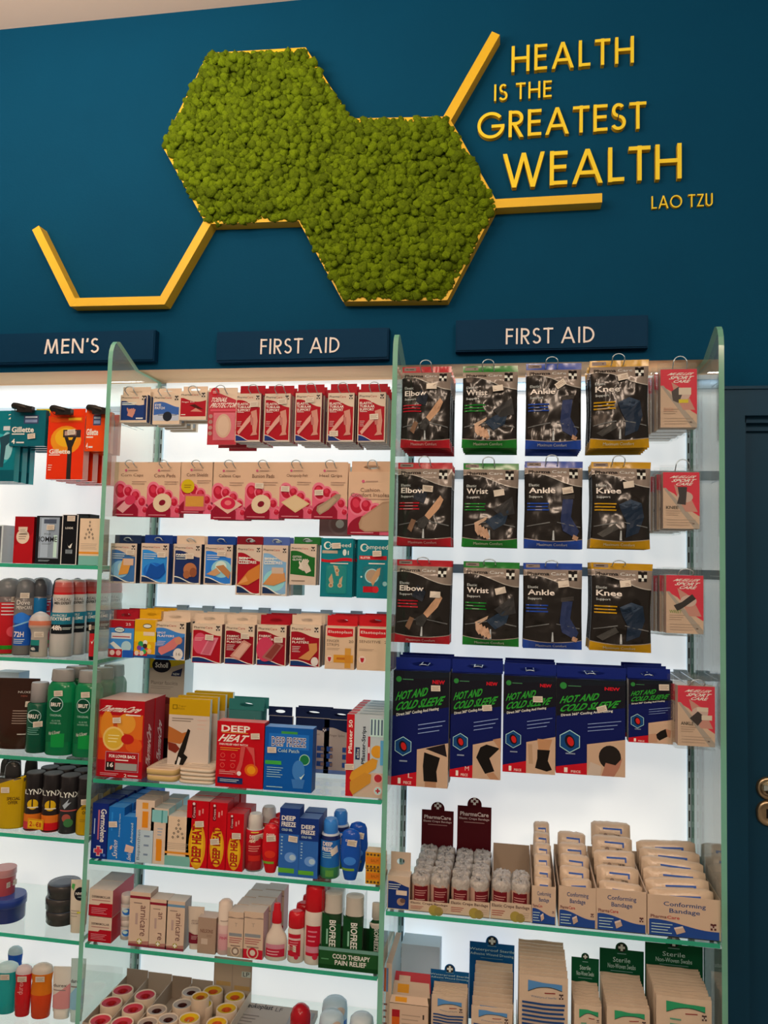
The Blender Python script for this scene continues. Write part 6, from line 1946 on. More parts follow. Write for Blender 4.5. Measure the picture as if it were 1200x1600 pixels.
    A.t('Maximum Comfort', .22, .026, .74, .055, pr('#d9a89c' if word == 'Elbow' else '#c4b79c'))
    o = mb.build('elastic_support_bag', None, ((X0 + X1) / 2, y, Z0))
    o.rotation_euler[1] = rs.uniform(-.012, .012)
    tag(o, order(label, 0), 'support bag', 'elastic support bags')
    stickers(o, st, W, H, lambda u, v, e: tuple(np.add(P(min(1, max(0, u)), v), (0, -e - .0012, 0))), size=(.021, .0125))
    copies(o, label, n, pitch, .0)
    return o


ROWS = (('top', (('Elbow', (627, 573, 704, 700), 6, (.62, .74, 2)), ('Wrist', (722, 572, 808, 700), 5, (.65, .71, 8)), ('Ankle', (821, 568, 908, 702), 5, (.62, .74, 35)), ('Knee', (922, 563, 1015, 700), 5, (.55, .79, 12)))),
        ('middle', (('Elbow', (621, 723, 706, 853), 4, (.57, .68, -5)), ('Wrist', (722, 724, 809, 855), 3, (.66, .64, 10)), ('Ankle', (819, 721, 910, 857), 3, (.74, .66, 10)), ('Knee', (922, 722, 1016, 857), 4, (.62, .73, 10)))),
        ('lowest', (('Elbow', (618, 875, 704, 1005), 3, (.73, .59, -2)), ('Wrist', (723, 878, 811, 1009), 3, (.67, .66, 14)), ('Ankle', (818, 880, 910, 1014), 3, (.68, .76, 8)), ('Knee', (921, 880, 1018, 1018), 4, (.55, .77, 8)))))
sd = 11
for rn, items in ROWS:
    for i, (wd, px, n, st) in enumerate(items):
        sd += 1
        lab = '%s banded black foil %s support bag, %s row, %s on its hook' % (BAGN[i], wd.lower(), rn, '%s')
        bag(wd, lab, px, .045, n, sd, [st], rough=1.3 if rn == 'top' else .9, narrow=.05 if wd == 'Knee' else .015)
        hook((px[0] + px[2]) / 2 - 2 + (2 if wd == 'Elbow' else 0), px[1] - 10 if rn != 'lowest' else px[1] - 4, .02, 18, 13 if rn != 'lowest' else 8, 'wire hook holding the %s row %s support bags' % (rn, wd.lower()), 'wire display hooks')


# red and beige sports support packs in clear cases
def muel(kind):
    def art(A):
        A.r(0, 0, 1, 1, '#cda283'); A.p([(0, .72), (0, 1), (1, 1), (1, .22), (.8, .3), (.3, .62)], '#d4303e'); A.p([(0, .72), (.08, .72), (1, .06), (1, 0), (.86, 0)], '#a88f7c'); A.p([(.3, .78), (.7, .62), (.95, .3), (.62, .3), (.4, .55)], '#c4806c'); A.e(.6, .56, .22, .16, '#c9a08c')
        A.t('MUELLER', .24, .895, .9, .94, '#ecd0c4', bold=.02, sh=.2); A.t('SPORT', .26, .825, .88, .88, '#ecd8cc', bold=.03, sh=.15); A.t('CARE', .36, .765, .8, .815, '#ecd8cc', bold=.03, sh=.15)
        if kind in ('KNEE',):
            A.p([(.4, .74), (.66, .74), (.64, .56), (.62, .42), (.38, .44), (.44, .58)], '#3f3532')
        elif kind == 'WRIST':
            A.p([(.2, .48), (.42, .54), (.7, .68), (.8, .6), (.5, .46), (.3, .38)], '#332b28')
        elif kind == 'ANKLE':
            A.p([(.32, .46), (.54, .58), (.72, .5), (.64, .42), (.54, .34)], '#3a2f2b'); A.r(.52, .58, .82, .65, '#d8b89c'); A.r(.64, .44, .92, .52, '#d8b89c')
        else:
            A.p([(.3, .62), (.5, .7), (.62, .6), (.5, .42), (.34, .46)], '#4a3f3a'); A.r(.5, .56, .84, .68, '#d8b89c'); A.r(.5, .42, .76, .48, '#d8b42c')
        if kind in ('KNEE', 'WRIST', 'ANKLE'):
            A.t(kind, .08, .345, .42, .40, '#4a4034' if kind != 'WRIST' else '#8a8a4c', bold=.02)
        else:
            A.t('BACK', .1, .28, .36, .34, '#d08a6c')
        A.lines(.08, .22, .5, .33, 3, '#a07c64', .25); A.lines(.1, .04, .9, .18, 3, '#b08c74', .2); A.r(.8, .08, .86, .1, '#6a5248')
    return art


for kind, px, y, n, lab in (('BACK', (1032, 577, 1089, 668), .07, 5, 'red and beige sports support pack with yellow sticker, top of its column'), ('KNEE', (1036, 738, 1093, 826), .055, 5, 'red and beige sports knee support pack, second down its column'),
                            ('WRIST', (1041, 899, 1099, 990), .04, 5, 'red and beige sports wrist support pack, third down its column'), ('ANKLE', (1059, 1072, 1117, 1166), .015, 3, 'red and beige sports ankle support pack, lowest of its column')):
    X0, X1, Z0, Z1 = span(*px, y)
    W, H = X1 - X0, Z1 - Z0
    D = .024
    mb = MB()
    mb.box(-W / 2, W / 2, 0, D, 0, H, ('#cda283', 'c'), side=('#c9a08a', 'c'))
    muel(kind)(Art(mb, W, H))
    o = mb.build('sports_support_pack', None, ((X0 + X1) / 2, y, Z0))
    tag(o, lab + ', front', 'support pack', 'sports support packs')
    cb = MB()
    cb.box(-W / 2 - .006, W / 2 + .002, -.0045, D + .002, -.005, H + .001, MAT_CLEAR)
    slot_plate(cb, -W / 2 - .004, W / 2 + .001, H + .001, H + .016, D * .5, MAT_CLEAR, sw=.3)
    cb.build('clear_case', o)
    for k in range(1, n):
        dup(o, (-.0065 * k, (D + .006) * k, -.001 * k), '%s, %s behind' % (lab, ORD[k]))
    hook((px[0] + px[2]) / 2 + 2, px[1] - 20 if kind in ('BACK', 'KNEE') else px[1] - 10, y - .004, 20, 20 if kind in ('BACK', 'KNEE') else 10, 'wire hook holding the sports packs, %s of the column' % {'BACK': 'top', 'KNEE': 'second', 'WRIST': 'third', 'ANKLE': 'lowest'}[kind], 'wire display hooks')

# hot and cold sleeves
def sleeve(kind, size=''):
    def art(A):
        A.r(0, 0, 1, 1, '#0d164b'); sl = .1 if kind != 'HEAD' else .12
        A.p([(0, .60), (1, .60 + sl), (1, 1), (0, 1)], '#17151c')
        for i in range(7):
            A.p([(.2, .93 + .01 * i), (1, .96 + .01 * i), (1, .963 + .01 * i), (.2, .932 + .01 * i)], '#1c2a30')
        A.circ(.1, .925, .05, '#2f7a34'); A.lines(.17, .915, .36, .935, 1, '#4a7a50', .4)
        A.t('NEW', .7, .895, .92, .93, '#c81824', bold=.04)
        A.t('HOT AND', .07, .735, .62, .81, '#2f8f2c', bold=.03, sk=.1, sh=.1); A.t('COLD SLEEVE', .07, .645, .9, .72, '#2f8f2c', bold=.03, sk=.09, sh=.1)
        A.t('Direct 360° Cooling And Heating', .07, .59, .82, .625, '#e0d2c8', bold=.02, sk=.1)
        A.lines(.46, .44, .94, .55, 3, '#8f98c8', .18, sk=.1)
        hx, hy, hr_ = .2, .34, .17
        for rr, c in ((hr_, '#a9c4d8'), (hr_ * .92, '#14406c')):
            A.p([(hx + rr * math.cos(math.radians(30 + 60 * k)), hy + rr * math.sin(math.radians(30 + 60 * k)) * A.w / A.h) for k in range(6)], c)
        A.e(hx, hy, .07, .1, '#1a1420', 20); A.e(hx + .01, hy, .045, .07, '#c8201c', 20)
        A.lines(.14, .2, .28, .225, 1, '#8a8a98', .5)
        A.p([(0, 0), (.45, 0), (.45, .125), (0, .07)], '#c01420'); A.t('1', .12, .015, .17, .065, '#f0dcd0', bold=.03); A.t('PIECE', .22, .015, .36, .04, '#e8b8a8', bold=.02)
        if size:
            A.t(size, .3, .07, .38, .11, '#e8b8a8')
        A.p([(.45, 0), (1, 0), (1, .36 + .03), (.45, .32)], '#c99c7c')
        if kind == 'KNEE':
            A.p([(.6, .33), (.98, .27), (.94, .38), (.66, .34)], '#20181a'); A.p([(.58, .3), (.86, .26), (.8, .14), (.82, .05), (.58, .05), (.56, .18)], '#17120f'); A.p([(.6, .0), (.8, .0), (.8, .05), (.6, .05)], '#b07a58')
        elif kind == 'ELBOW':
            A.p([(.6, .3), (.72, .33), (.98, .3), (.9, .26), (.78, .2), (.88, .08), (.7, .05), (.52, .2)], '#17120f'); A.p([(.84, .38), (1, .4), (1, .26), (.96, .3)], '#b9805c'); A.p([(.72, .05), (.86, .07), (.98, 0), (.8, 0)], '#b9805c')
        elif kind == 'FOOT':
            A.p([(.66, .25), (.9, .25), (.86, .14), (.94, .05), (.84, .03), (.62, .06), (.66, .16)], '#1a1310'); A.p([(.66, .36), (.94, .36), (.88, .25), (.68, .25)], '#bd8158'); A.p([(.48, .3), (.56, .3), (.58, .1), (.5, .1)], '#b88a68')
        elif kind == 'HEAD':
            A.e(.78, .2, .16, .17, '#241c18'); A.p([(.66, .0), (.72, .14), (.86, .12), (.96, .2), (.92, .1), (.84, 0)], '#b07058'); A.p([(.45, .0), (.64, .0), (.66, .1), (.5, .14)], '#c8a892')
        else:
            A.p([(.58, .12), (.72, .2), (.84, .24), (.88, .12), (.7, .05)], '#1d1512'); A.p([(.45, .0), (.66, .02), (.62, .16), (.45, .14)], '#c08868'); A.p([(.7, .05), (.88, .08), (.84, .02), (.7, .0)], '#cf9c7c'); A.p([(.84, .24), (.96, .22), (.94, .1), (.88, .12)], '#b87858')
    return art


HC = (('KNEE', 'L', (613, 1049, 701, 1229), (619, 1028, 704, 1050), [(.76, .86, 2)], 'hot and cold sleeve carton for the knee beside the centre divider', 3), ('ELBOW', 'M', (704, 1053, 783, 1216), (707, 1031, 786, 1054), [(.72, .68, 6)], 'hot and cold sleeve carton for the elbow, second of five', 2),
      ('FOOT', '', (786, 1057, 868, 1208), (788, 1037, 869, 1058), [(.66, .77, 2)], 'hot and cold sleeve carton for the ankle, middle of five', 3), ('HEAD', '', (869, 1062, 977, 1211), (870, 1042, 978, 1063), [(.66, .70, 18)], 'widest hot and cold carton picturing a person holding the head', 2),
      ('HAND', '', (982, 1063, 1051, 1161), (980, 1044, 1047, 1064), [(.8, .9, 2)], 'smallest hot and cold sleeve carton picturing a black glove', 3))
for k, sz_, px, tab, st, lab, n in HC:
    carton('sleeve_carton', 'carton', lab + ', %s on its hook', px, .045, .024, sleeve(k, sz_), '#0d164b', side='#b9a89a', tab=tab + ('#16256a',), st=st, n=n, pitch=.045, group='hot and cold sleeve cartons')
    hook((tab[0] + tab[2]) / 2, tab[1] + 10, .07, 12, 3, 'wire hook holding the hot and cold cartons picturing the %s' % {'KNEE': 'knee', 'ELBOW': 'elbow', 'FOOT': 'ankle', 'HEAD': 'head', 'HAND': 'glove'}[k], 'wire display hooks')

# ================================================================ right bay shelf: bandages
z = SH['R1']
carton('eye_pad_carton', 'carton', 'cream and blue carton with a hang tab by the centre divider', (605, 1369, 640, 1424), .012, .03,
       lambda A: (A.r(0, 0, 1, 1, '#cfa98c'), A.band(.03, lambda u: .84 + .03 * math.sin(u * 5) - .12 * u, '#1b2f66', .04, .97), A.lines(.06, .58, .6, .78, 3, '#e0d4ca', .3), A.r(.4, .44, .88, .58, '#dcb79c'), A.e(.62, .24, .18, .16, '#a57a62'), A.e(.7, .28, .12, .1, '#6a4a3c')),
       '#cfa98c', top='#d2b096', side='#b8947c', z=z, tab=(611, 1331, 642, 1358, '#c4a086'))


def crepe(px, card_px, lab, lab2, n_rows, cols_x, dark=True, sd=1):
    """display tray: tall back card, printed front, wrapped rolls standing inside"""
    y0, y1 = .012, .205
    X0, X1 = at(px[0], 1420, y0)[0], at(px[2], 1420, y0)[0]
    hf = at((px[0] + px[2]) / 2, px[1], y0)[1] - z
    zb = at((card_px[0] + card_px[2]) / 2, card_px[1], y1)[1] - z
    W_ = X1 - X0
    mb = MB()
    t = .0012
    c = '#cda688'
    mb.box(-W_ / 2, W_ / 2, 0, t, 0, hf, c)
    for s_ in (-1, 1):
        mb.face([(s_ * W_ / 2, 0, 0), (s_ * W_ / 2, y1 - y0, 0), (s_ * W_ / 2, y1 - y0, hf * 2.2), (s_ * W_ / 2, 0, hf)], '#4a1418' if dark else c)
    mb.box(-W_ / 2, W_ / 2, 0, y1 - y0, 0, t, c)
    A = Art(mb, W_, hf)
    A.t('Elastic Crepe Bandage', .04, .66, .96, .9, '#5a3a30', bold=.015); A.lines(.04, .2, .36, .56, 3, '#a04a3c', .4); A.e(.62, .25, .13, .13, '#a8863c'); A.e(.74, .2, .11, .11, '#9a7a3c'); A.lines(.8, .2, .97, .56, 3, '#b08c74', .25)
    o = mb.build('display_tray', None, ((X0 + X1) / 2, y0, z))
    tag(o, lab, 'display tray', 'bandage display trays')
    cb = MB()
    a0, a1 = at(card_px[0], card_px[1], y1)[0] - (X0 + X1) / 2, at(card_px[2], card_px[1], y1)[0] - (X0 + X1) / 2
    yy = y1 - y0
    a0, a1 = max(a0, -W_ / 2), min(a1, W_ / 2)
    cm = '#4a0d12' if dark else '#a8866c'
    if dark:
        r = (a1 - a0) * .21
        cx = (a0 + a1) / 2
        pl = [(a0, .002), (a1, .002), (a1, zb), (cx + r, zb)] + [(cx + r * math.cos(math.pi * k / 14), zb + .004 + r * .95 * math.sin(math.pi * k / 14)) for k in range(15)] + [(cx - r, zb), (a0, zb)]
        cb.prism(pl, yy, yy + .0012, cm)
        A = Art(cb, a1 - a0, zb, lambda u, v, e: (a0 + u * (a1 - a0), yy - e, v * zb))
        A.plus(.5, 1.075, .11, '#e6d2c2', .36); A.circ(.5, 1.075, .04, cm)
        A.t('PharmaCare', .08, .86, .92, .92, '#d8b8a8', bold=.02); A.t('Elastic Crepe Bandage', .06, .80, .94, .84, '#d0aa9c', bold=.01); A.lines(.2, .76, .8, .78, 1, '#a8786c', .5)
    else:
        cb.box(a0, a1, yy, yy + .0012, .002, zb, cm)
    cb.build('back_card', o)
    rs = random.Random(sd)
    R = W_ / len(cols_x) / 2 * .96
    for i in range(n_rows):
        for j, u in enumerate(cols_x):
            hR = (.062 if dark else .066)
            rb = MB()
            sec = [(0, R * .9, R * .9, 2.6), (.004, R, R, 2.4), (hR * .72, R, R, 2.3), (hR * .78, R * .97, R * .97, 2.2)]
            rb.loft(sec, ['#b98a72'] * 3, n=24)
            A = Art(rb, 2 * R, hR, lambda u_, v_, e: ((u_ - .5) * 2 * R, -R * math.sqrt(max(.02, 1 - abs((u_ - .5) * 2) ** 2.3)) - e, v_ * hR))
            A.curved = True
            A.r(.04, .06, .96, .72, '#6e161c', 8); A.lines(.2, .42, .8, .62, 3, '#c88a7c', .3); A.lines(.2, .2, .7, .36, 2, '#c8a08c', .3)
            xx = (X0 + X1) / 2 + (u - .5) * W_
            yj = y0 + .004 + R + i * (2 * R * 1.0)
            if yj + R > y1:
                continue
            ob = rb.build('crepe_bandage', None, (xx + rs.uniform(-.001, .001), yj, z + .0014 + (0 if dark else 0)))
            ob.rotation_euler[2] = .1 + rs.uniform(-.3, .3)
            tag(ob, lab2 % (ORD[i], ('left', 'right')[j]), 'bandage roll', 'wrapped crepe bandages')
            wb = MB()
            rows = []
            for zz, f in ((hR * .73, 1.02), (hR * .80, 1.03), (hR * .87, 1.02), (hR * .93, .97), (hR * .97, .86), (hR * .99, .66), (hR * .985, .4), (hR * .97, .1)):
                rows.append([(R * f * math.cos(t_) * (1 + .12 * noise.noise(Vector((math.cos(t_) * 2 + i, math.sin(t_) * 2 + j, zz * 90 + sd)))), R * f * math.sin(t_) * (1 + .12 * noise.noise(Vector((math.cos(t_) * 2 + i, math.sin(t_) * 2 + j, zz * 90 + sd)))),
                              zz + .006 * noise.noise(Vector((math.cos(t_) * 4 + i * 2, math.sin(t_) * 4 + j, f * 6 + sd)))) for t_ in (2 * math.pi * q / 36 for q in range(36))])
            wb.grid(rows, MAT_WRAP)
            wb.build('clear_wrapper', ob)


MAT_WRAP = noisy('twisted_film', '#cdb9a8', '#8f7464', 160, .12, bump=.9, spec=.9, bscale=260)
crepe((639, 1409, 702, 1430), (652, 1266, 709, 1350), 'maroon backed display tray of crepe bandages, left of two', 'small wrapped crepe bandage, %s row, %s column of the left maroon tray', 5, (.26, .74), True, 3)
crepe((702, 1408, 765, 1438), (712, 1260, 768, 1340), 'maroon backed display tray of crepe bandages, right of two', 'small wrapped crepe bandage, %s row, %s column of the right maroon tray', 5, (.26, .74), True, 9)
crepe((766, 1411, 830, 1444), (771, 1319, 828, 1350), 'plain tan backed display tray holding four crepe bandages', 'larger wrapped crepe bandage, %s row, %s column of the tan tray', 2, (.26, .74), False, 15)
MAT_POUCH = noisy('paper_film_pouch', '#d9b08e', '#cfa382', 60, .25, bump=.4, spec=.6, bscale=150)


def conform(px, top_px, lab, plab, n, sd):
    y0, D = .010, .19
    X0, X1 = at(px[0], 1430, y0)[0], at(px[2], 1430, y0)[0]
    W_ = X1 - X0
    hf = at((px[0] + px[2]) / 2, px[1], y0)[1] - z
    mb = MB()
    t = .0012
    c = '#cfa586'
    mb.box(-W_ / 2, W_ / 2, 0, t, 0, hf, c)
    mb.box(-W_ / 2, W_ / 2, D - t, D, 0, hf * 1.15, c)
    for s_ in (-1, 1):
        mb.box(s_ * W_ / 2 - t / 2, s_ * W_ / 2 + t / 2, t, D - t, 0, hf, '#c49a7c')
    mb.box(-W_ / 2, W_ / 2, 0, D, 0, t, c)
    A = Art(mb, W_, hf)
    wv = lambda u: .40 - .22 * max(0, u - .1) * (1.2 - .35 * u) + .03 * math.sin(u * 6)
    A.band(.02, wv, '#27437e', .02, .98)
    A.t('Conforming', .22, .72, .8, .86, '#3c4a6c', bold=.01); A.t('Bandage', .3, .56, .72, .70, '#3c4a6c', bold=.01)
    A.t('Pharma', .04, .44, .26, .52, '#6a2028', bold=.01); A.t('Care', .27, .44, .44, .52, '#b82a30', bold=.01); A.mark(.9, .34, .045, '#5a2a28', '#c8a490')
    A.lines(.05, .06, .34, .34, 4, '#c4cce0', .25); A.p([(.36, .24), (.48, .3), (.52, .16), (.4, .08)], '#c49a80'); A.p([(.36, .24), (.48, .3), (.49, .26), (.37, .2)], '#d8b8a4')
    o = mb.build('bandage_carton', None, ((X0 + X1) / 2, y0, z))
    tag(o, lab, 'carton', 'open conforming bandage cartons')
    rs = random.Random(sd)
    zt = at((top_px[0] + top_px[1]) / 2, top_px[2], y0 + D * .85)[1] - z - .006
    for i in range(n):
        f = i / max(1, n - 1)
        w2, h2, d2 = W_ * .5 - .0055, .026, min(.0135, (D - .05) / max(1, n - 1) * .44)
        zc = hf * .72 + (zt - hf * .72) * f
        yc = y0 + .024 + (D - .05) * f
        pb = MB()
        # pillow pouch lying tilted: sealed short ends left and right
        rows = []
        for k in range(13):
            s_ = -1 + 2 * k / 12
            full = (1 - abs(s_) ** 5) ** .5 if abs(s_) < 1 else 0
            rr = []
            for q in range(18):
                a = 2 * math.pi * q / 18
                cr = 1 + .06 * noise.noise(Vector((s_ * 4 + i, math.cos(a) * 2, math.sin(a) * 2 + sd)))
                rr.append((s_ * w2, d2 * (.12 + .88 * full) * math.sin(a) * cr, h2 * (.8 + .2 * full) * math.copysign(abs(math.cos(a)) ** .7, math.cos(a)) * cr))
            rows.append(rr)
        pb.grid(rows, MAT_POUCH)
        A = Art(pb, 2 * w2, 2 * h2, lambda u, v, e: ((u - .5) * 2 * w2, -d2 * 1.02 * math.sqrt(max(.05, 1 - (abs(2 * v - 1)) ** 2.2)) * (.3 + .7 * max(0, 1 - abs(2 * u - 1) ** 5) ** .5) - e - .0006, (v - .5) * 2 * h2))
        A.curved = True
        A.r(.3, .72, .76, .78, '#3d5a98', 6); A.r(.74, .6, .78, .78, '#3d5a98'); A.lines(.2, .5, .6, .64, 1, '#b89478', .3)
        for q in range(8):
            A.r(.58 + .02 * q, .36, .588 + .02 * q + .004 * (q % 3), .56, '#4a3c36')
        A.e(.36, .5, .05, .06, '#8a6a58')
        ob = pb.build('bandage_pouch', None, ((X0 + X1) / 2 + rs.uniform(-.0015, .0015), yc, z + zc))
        ob.rotation_euler = (-.22 + rs.uniform(-.06, .06), rs.uniform(-.05, .05), rs.uniform(-.06, .06))
        tag(ob, plab % ORD[i], 'bandage pouch', 'conforming bandage pouches')


conform((831, 1385, 868, 1444), (829, 866, 1300), 'narrowest open carton of conforming bandages', 'narrow bandage pouch, %s in the narrowest conforming carton', 6, 21)
conform((873, 1386, 931, 1450), (868, 918, 1316), 'second narrowest open carton of conforming bandages', 'bandage pouch, %s in the second narrowest conforming carton', 5, 22)
conform((932, 1391, 1010, 1459), (925, 997, 1301), 'open carton of conforming bandages left of the widest one', 'bandage pouch, %s in the carton left of the widest one', 5, 23)
conform((1012, 1402, 1126, 1468), (1004, 1105, 1331), 'widest open carton of conforming bandages by the end panel', 'wide bandage pouch, %s in the widest conforming carton', 6, 24)

# ================================================================ right bay foot: dressings and swabs
z = SH['R2']
X0, X1, Z0, Z1 = span(628, 1477, 686, 1560, .2)
carton('dressing_box', 'box', 'tall plain white dressing box standing behind the orange flapped carton', (626, 1477, 686, 1600), .17, .05, lambda A: A.lines(.1, .52, .62, .56, 1, '#77736f', .8), '#c3bfba', side='#b4b0ac', z=z)
o = carton('dressing_box', 'box', 'open carton with orange and red flaps below the tall white box', (607, 1570, 668, 1700), .02, .05,
           lambda A: (A.r(0, 0, 1, 1, '#d2a688'), A.r(.07, .6, .27, .9, '#d0581c'), A.r(.07, .78, .27, .9, '#a81c22'), A.lines(.32, .5, .8, .86, 5, '#b08a70', .25), A.r(.86, .78, .9, .86, '#3a2a22')), '#d2a688', top='#5c4a34', z=z)
Wb = at(668, 1570, .02)[0] - at(607, 1570, .02)[0]
Hb = at(637, 1570, .02)[1] - z
mb = MB()
for y_, hh_, c1, c2 in ((.002, .012, '#d2a688', '#d8861c'), (.030, .022, '#c8a084', '#d8861c'), (.046, .03, '#b9343a', '#d2a688')):
    mb.face([(-Wb / 2, y_, Hb), (Wb / 2, y_, Hb), (Wb / 2 * .92, y_ + hh_ * .5, Hb + hh_), (-Wb / 2 * .92, y_ + hh_ * .5, Hb + hh_)], c1)
    mb.face([(-Wb * .36, y_ - .0002 + hh_ * .1, Hb + hh_ * .2), (-Wb * .06, y_ - .0002 + hh_ * .1, Hb + hh_ * .2), (-Wb * .06, y_ - .0002 + hh_ * .4, Hb + hh_ * .8), (-Wb * .36, y_ - .0002 + hh_ * .4, Hb + hh_ * .8)], c2)
mb.build('carton_flap', o)
# slim carton leaning against the centre divider
mb = MB()
h1 = at(606, 1505, .03)[1] - z
mb.box(0, .011, 0, .13, 0, h1, '#cfa58a', side='#bfc4d8')
A = Art(mb, .011, h1)
A.r(.1, .7, .5, .95, '#c8501c'); A.r(.55, .7, .9, .95, '#6a7a9a'); A.lines(.2, .2, .8, .6, 6, '#8a5a50', .3)
o = mb.build('dressing_box', None, (.0065, .03, z))
tag(o, 'slim cream carton standing flat against the centre divider', 'box')


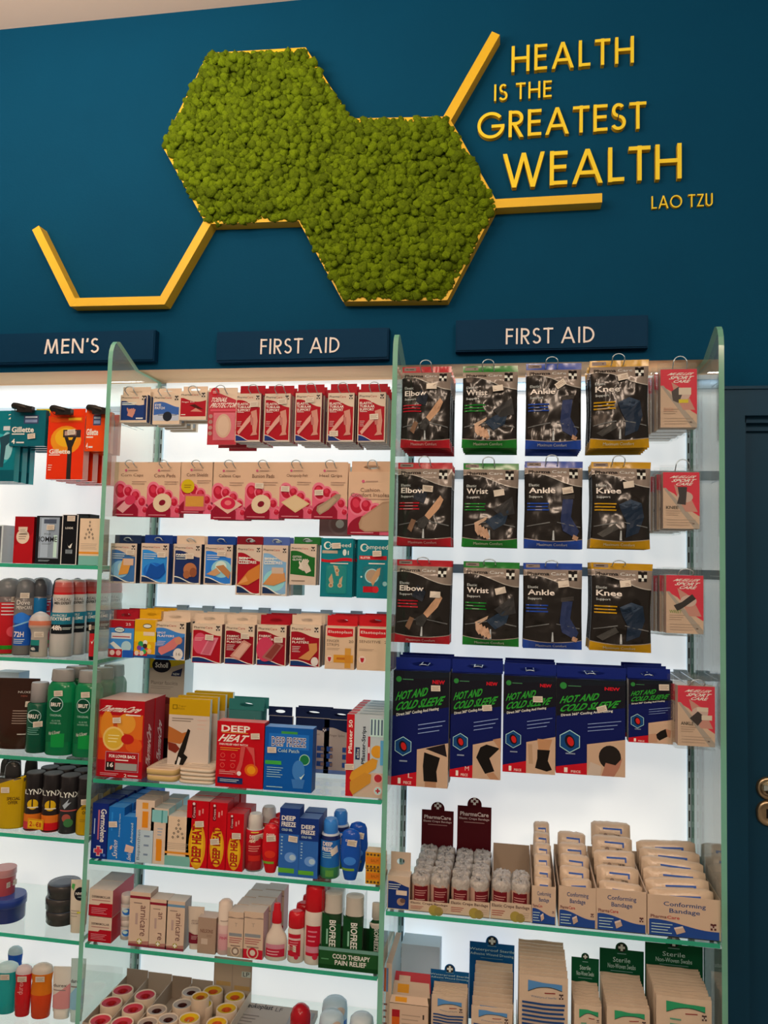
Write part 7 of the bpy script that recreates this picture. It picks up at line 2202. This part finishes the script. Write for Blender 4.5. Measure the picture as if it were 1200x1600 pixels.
def swabtray(px, yback, ytop, card_px, c, lab, plab, n, band, kind, lean=.0, sd=1, blue=False, front=True):
    """tray of flat paper sachets standing in file, header card behind"""
    y0, D = .012, .19
    X0, X1 = at(px[0], 1580, y0)[0], at(px[1], 1580, y0)[0]
    W_ = X1 - X0
    xm = (px[0] + px[1]) / 2
    h0 = at(xm, ytop, y0 + .008)[1] - z
    D = .05
    while D < .2 and at(xm, yback, y0 + D - .008)[1] - z > h0 + .004:
        D += .002
    mb = MB()
    t = .0012
    hb = h0 * .35
    W_ -= .005
    mb.box(-W_ / 2 - .002, W_ / 2 + .002, 0, t, 0, hb, '#cfa586'); mb.box(-W_ / 2 - .002, W_ / 2 + .002, 0, D, 0, t, '#cfa586')
    for s_ in (-1, 1):
        mb.box(s_ * (W_ / 2 + .0015) - t / 2, s_ * (W_ / 2 + .0015) + t / 2, 0, D, 0, hb, '#cfa586')
    o = mb.build('swab_tray', None, ((X0 + X1) / 2, y0, z))
    tag(o, lab, 'tray', 'open sachet trays')
    if card_px:
        yy = D
        a0, a1 = (at(card_px[k], card_px[1], y0 + D)[0] - (X0 + X1) / 2 for k in (0, 2))
        zb = at((card_px[0] + card_px[2]) / 2, card_px[1], y0 + D)[1] - z
        hd = zb - (at((card_px[0] + card_px[2]) / 2, card_px[3], y0 + D)[1] - z)
        r = (a1 - a0) * .14
        cx = (a0 + a1) / 2
        cb = MB()
        pl = [(a0, .0), (a1, .0), (a1, zb), (cx + r, zb)] + [(cx + r * math.cos(math.pi * k / 14), zb + .002 + r * math.sin(math.pi * k / 14)) for k in range(15)] + [(cx - r, zb), (a0, zb)]
        cb.prism(pl, yy, yy + .0012, c)
        A = Art(cb, a1 - a0, hd, lambda u, v, e: (a0 + u * (a1 - a0), yy - e, zb - hd + v * hd))
        q = r / hd
        A.circ(.5, 1.0 + .35 * q, .10, INK); A.plus(.5, 1.0 + .35 * q, .075, '#e0d4c8', .36); A.lines(.4, .83, .6, .87, 1, '#9ab0a4', .6)
        t1, t2 = kind
        A.t(t1, .5 - .028 * len(t1), .52, .5 + .028 * len(t1), .7, '#c4cfc4'); A.t(t2, .5 - .021 * len(t2), .28, .5 + .021 * len(t2), .46, '#c4cfc4'); A.lines(.25, .16, .75, .2, 1, '#8aa094', .5)
        cb.build('header_card', o)
    rs = random.Random(sd)
    for i in range(n):
        f = i / max(1, n - 1)
        w2 = W_ / 2 - .001
        hs = h0 + .003 * f
        pb = MB()
        seed = sd * 10 + i
        def fn(u, v, e, seed=seed, hs=hs):
            b = min(.0035, (D - .02) / n * .4) * math.sin(math.pi * min(1, max(0, u))) * math.sin(math.pi * min(1, max(0, v))) ** .5 + min(.0018, (D - .02) / n * .25) * noise.noise(Vector((u * 2.5, v * 2.5, seed)))
            return ((u - .5) * 2 * w2, -b - e, v * hs + .0022 * noise.noise(Vector((u * 3, seed, 1))) * v)
        rows = [[fn(j / 12, k / 10, 0) for j in range(13)] for k in range(11)]
        pb.grid(rows, MAT_SACH, closed=False)
        rows = [[(fn(j / 12, k / 10, 0)[0], .0022 - .5 * fn(j / 12, k / 10, 0)[1] * 0, fn(j / 12, k / 10, 0)[2]) for j in range(13)][::-1] for k in range(11)]
        pb.grid(rows, MAT_SACH, closed=False)
        pb.grid([[fn(j / 12, 1, 0) for j in range(13)], [(fn(j / 12, 1, 0)[0], .0022, fn(j / 12, 1, 0)[2]) for j in range(13)]], MAT_SACH, closed=False)
        for u in (0, 1):
            ed = [[fn(u, k / 10, 0), (fn(u, k / 10, 0)[0], .0022, fn(u, k / 10, 0)[2])][::(1 if u else -1)] for k in range(11)]
            pb.grid(ed, MAT_SACH, closed=False)
        if i < 2:
            A = Art(pb, 2 * w2, hs, fn)
            A.k = 5
            A.curved = True
            lo = lambda u: .885 - .035 * math.cos(u * 5.5) * (1 - .3 * u) - .06 * max(0, .35 - u)
            A.band(lo, lambda u: .965 - .03 * u, band, .18, .88, 14)
            A.band(lambda u: lo(u) - .007, lo, '#3a3432', .18, .88, 14)
            A.lines(.52, .845, .74, .865, 1, '#8a2a28', .5); A.mark(.86, .83, .05, '#4a302c', '#cfae98')
            if blue:
                A.t('Waterproof Sterile', .24, .80, .76, .825, '#5a6a80'); A.lines(.06, .4, .94, .77, 9, '#24406a', .5, rag=.05)
            else:
                A.lines(.24, .72, .44, .82, 2, '#5a8a6a', .3)
        yp = y0 + .005 + (D - .022) * f
        ob = pb.build('dressing_sachet' if blue else 'swab_sachet', None, ((X0 + X1) / 2 + rs.uniform(-.001, .001), yp + .002, z + .0015))
        ob.rotation_euler = (-.03 + rs.uniform(-.006, .006), 0, rs.uniform(-.015, .015))
        tag(ob, plab % ORD[i], 'sachet', 'paper sachets')


MAT_SACH = noisy('sachet_paper', '#d6ae8e', '#cba283', 40, .5, bump=.15, bscale=200)
TEAL, SGR = '#12507c', '#0d4a2a'
swabtray((671, 731), 1535, 1560, (673, 1517, 733, 1536), TEAL, 'small tray of waterproof dressings with blue header card', 'small waterproof dressing sachet, %s in the left blue carded tray', 9, '#5580a8', ('Waterproof Sterile', 'Adhesive Wound Dressing'), sd=31, blue=True)
swabtray((734, 804), 1503, 1577, (734, 1474, 804, 1503), TEAL, 'larger tray of waterproof dressings with tall blue header card', 'waterproof dressing sachet, %s in the tall blue carded tray', 11, '#5580a8', ('Waterproof Sterile', 'Adhesive Wound Dressing'), sd=32, blue=True)
swabtray((808, 891), 1471, 1529, None, TEAL, 'tray of tall waterproof dressings without a header card', 'tall waterproof dressing sachet, %s in the tray without a card', 11, '#5580a8', ('', ''), sd=33, blue=True)
swabtray((895, 944), 1535, 1574, (893, 1497, 936, 1535), SGR, 'small tray of swabs with green header card', 'small swab sachet, %s in the left green carded tray', 9, '#2f8a58', ('Sterile', 'Non-Woven Swabs'), sd=34)
swabtray((946, 1020), 1523, 1577, (937, 1484, 1006, 1525), SGR, 'middle tray of swabs with green header card', 'swab sachet, %s in the middle green carded tray', 12, '#2f8a58', ('Sterile', 'Non-Woven Swabs'), sd=35)
swabtray((1024, 1118), 1513, 1562, (1008, 1476, 1098, 1515), SGR, 'largest tray of swabs with green header card', 'large swab sachet, %s in the right green carded tray', 11, '#2f8a58', ('Sterile', 'Non-Woven Swabs'), sd=36)
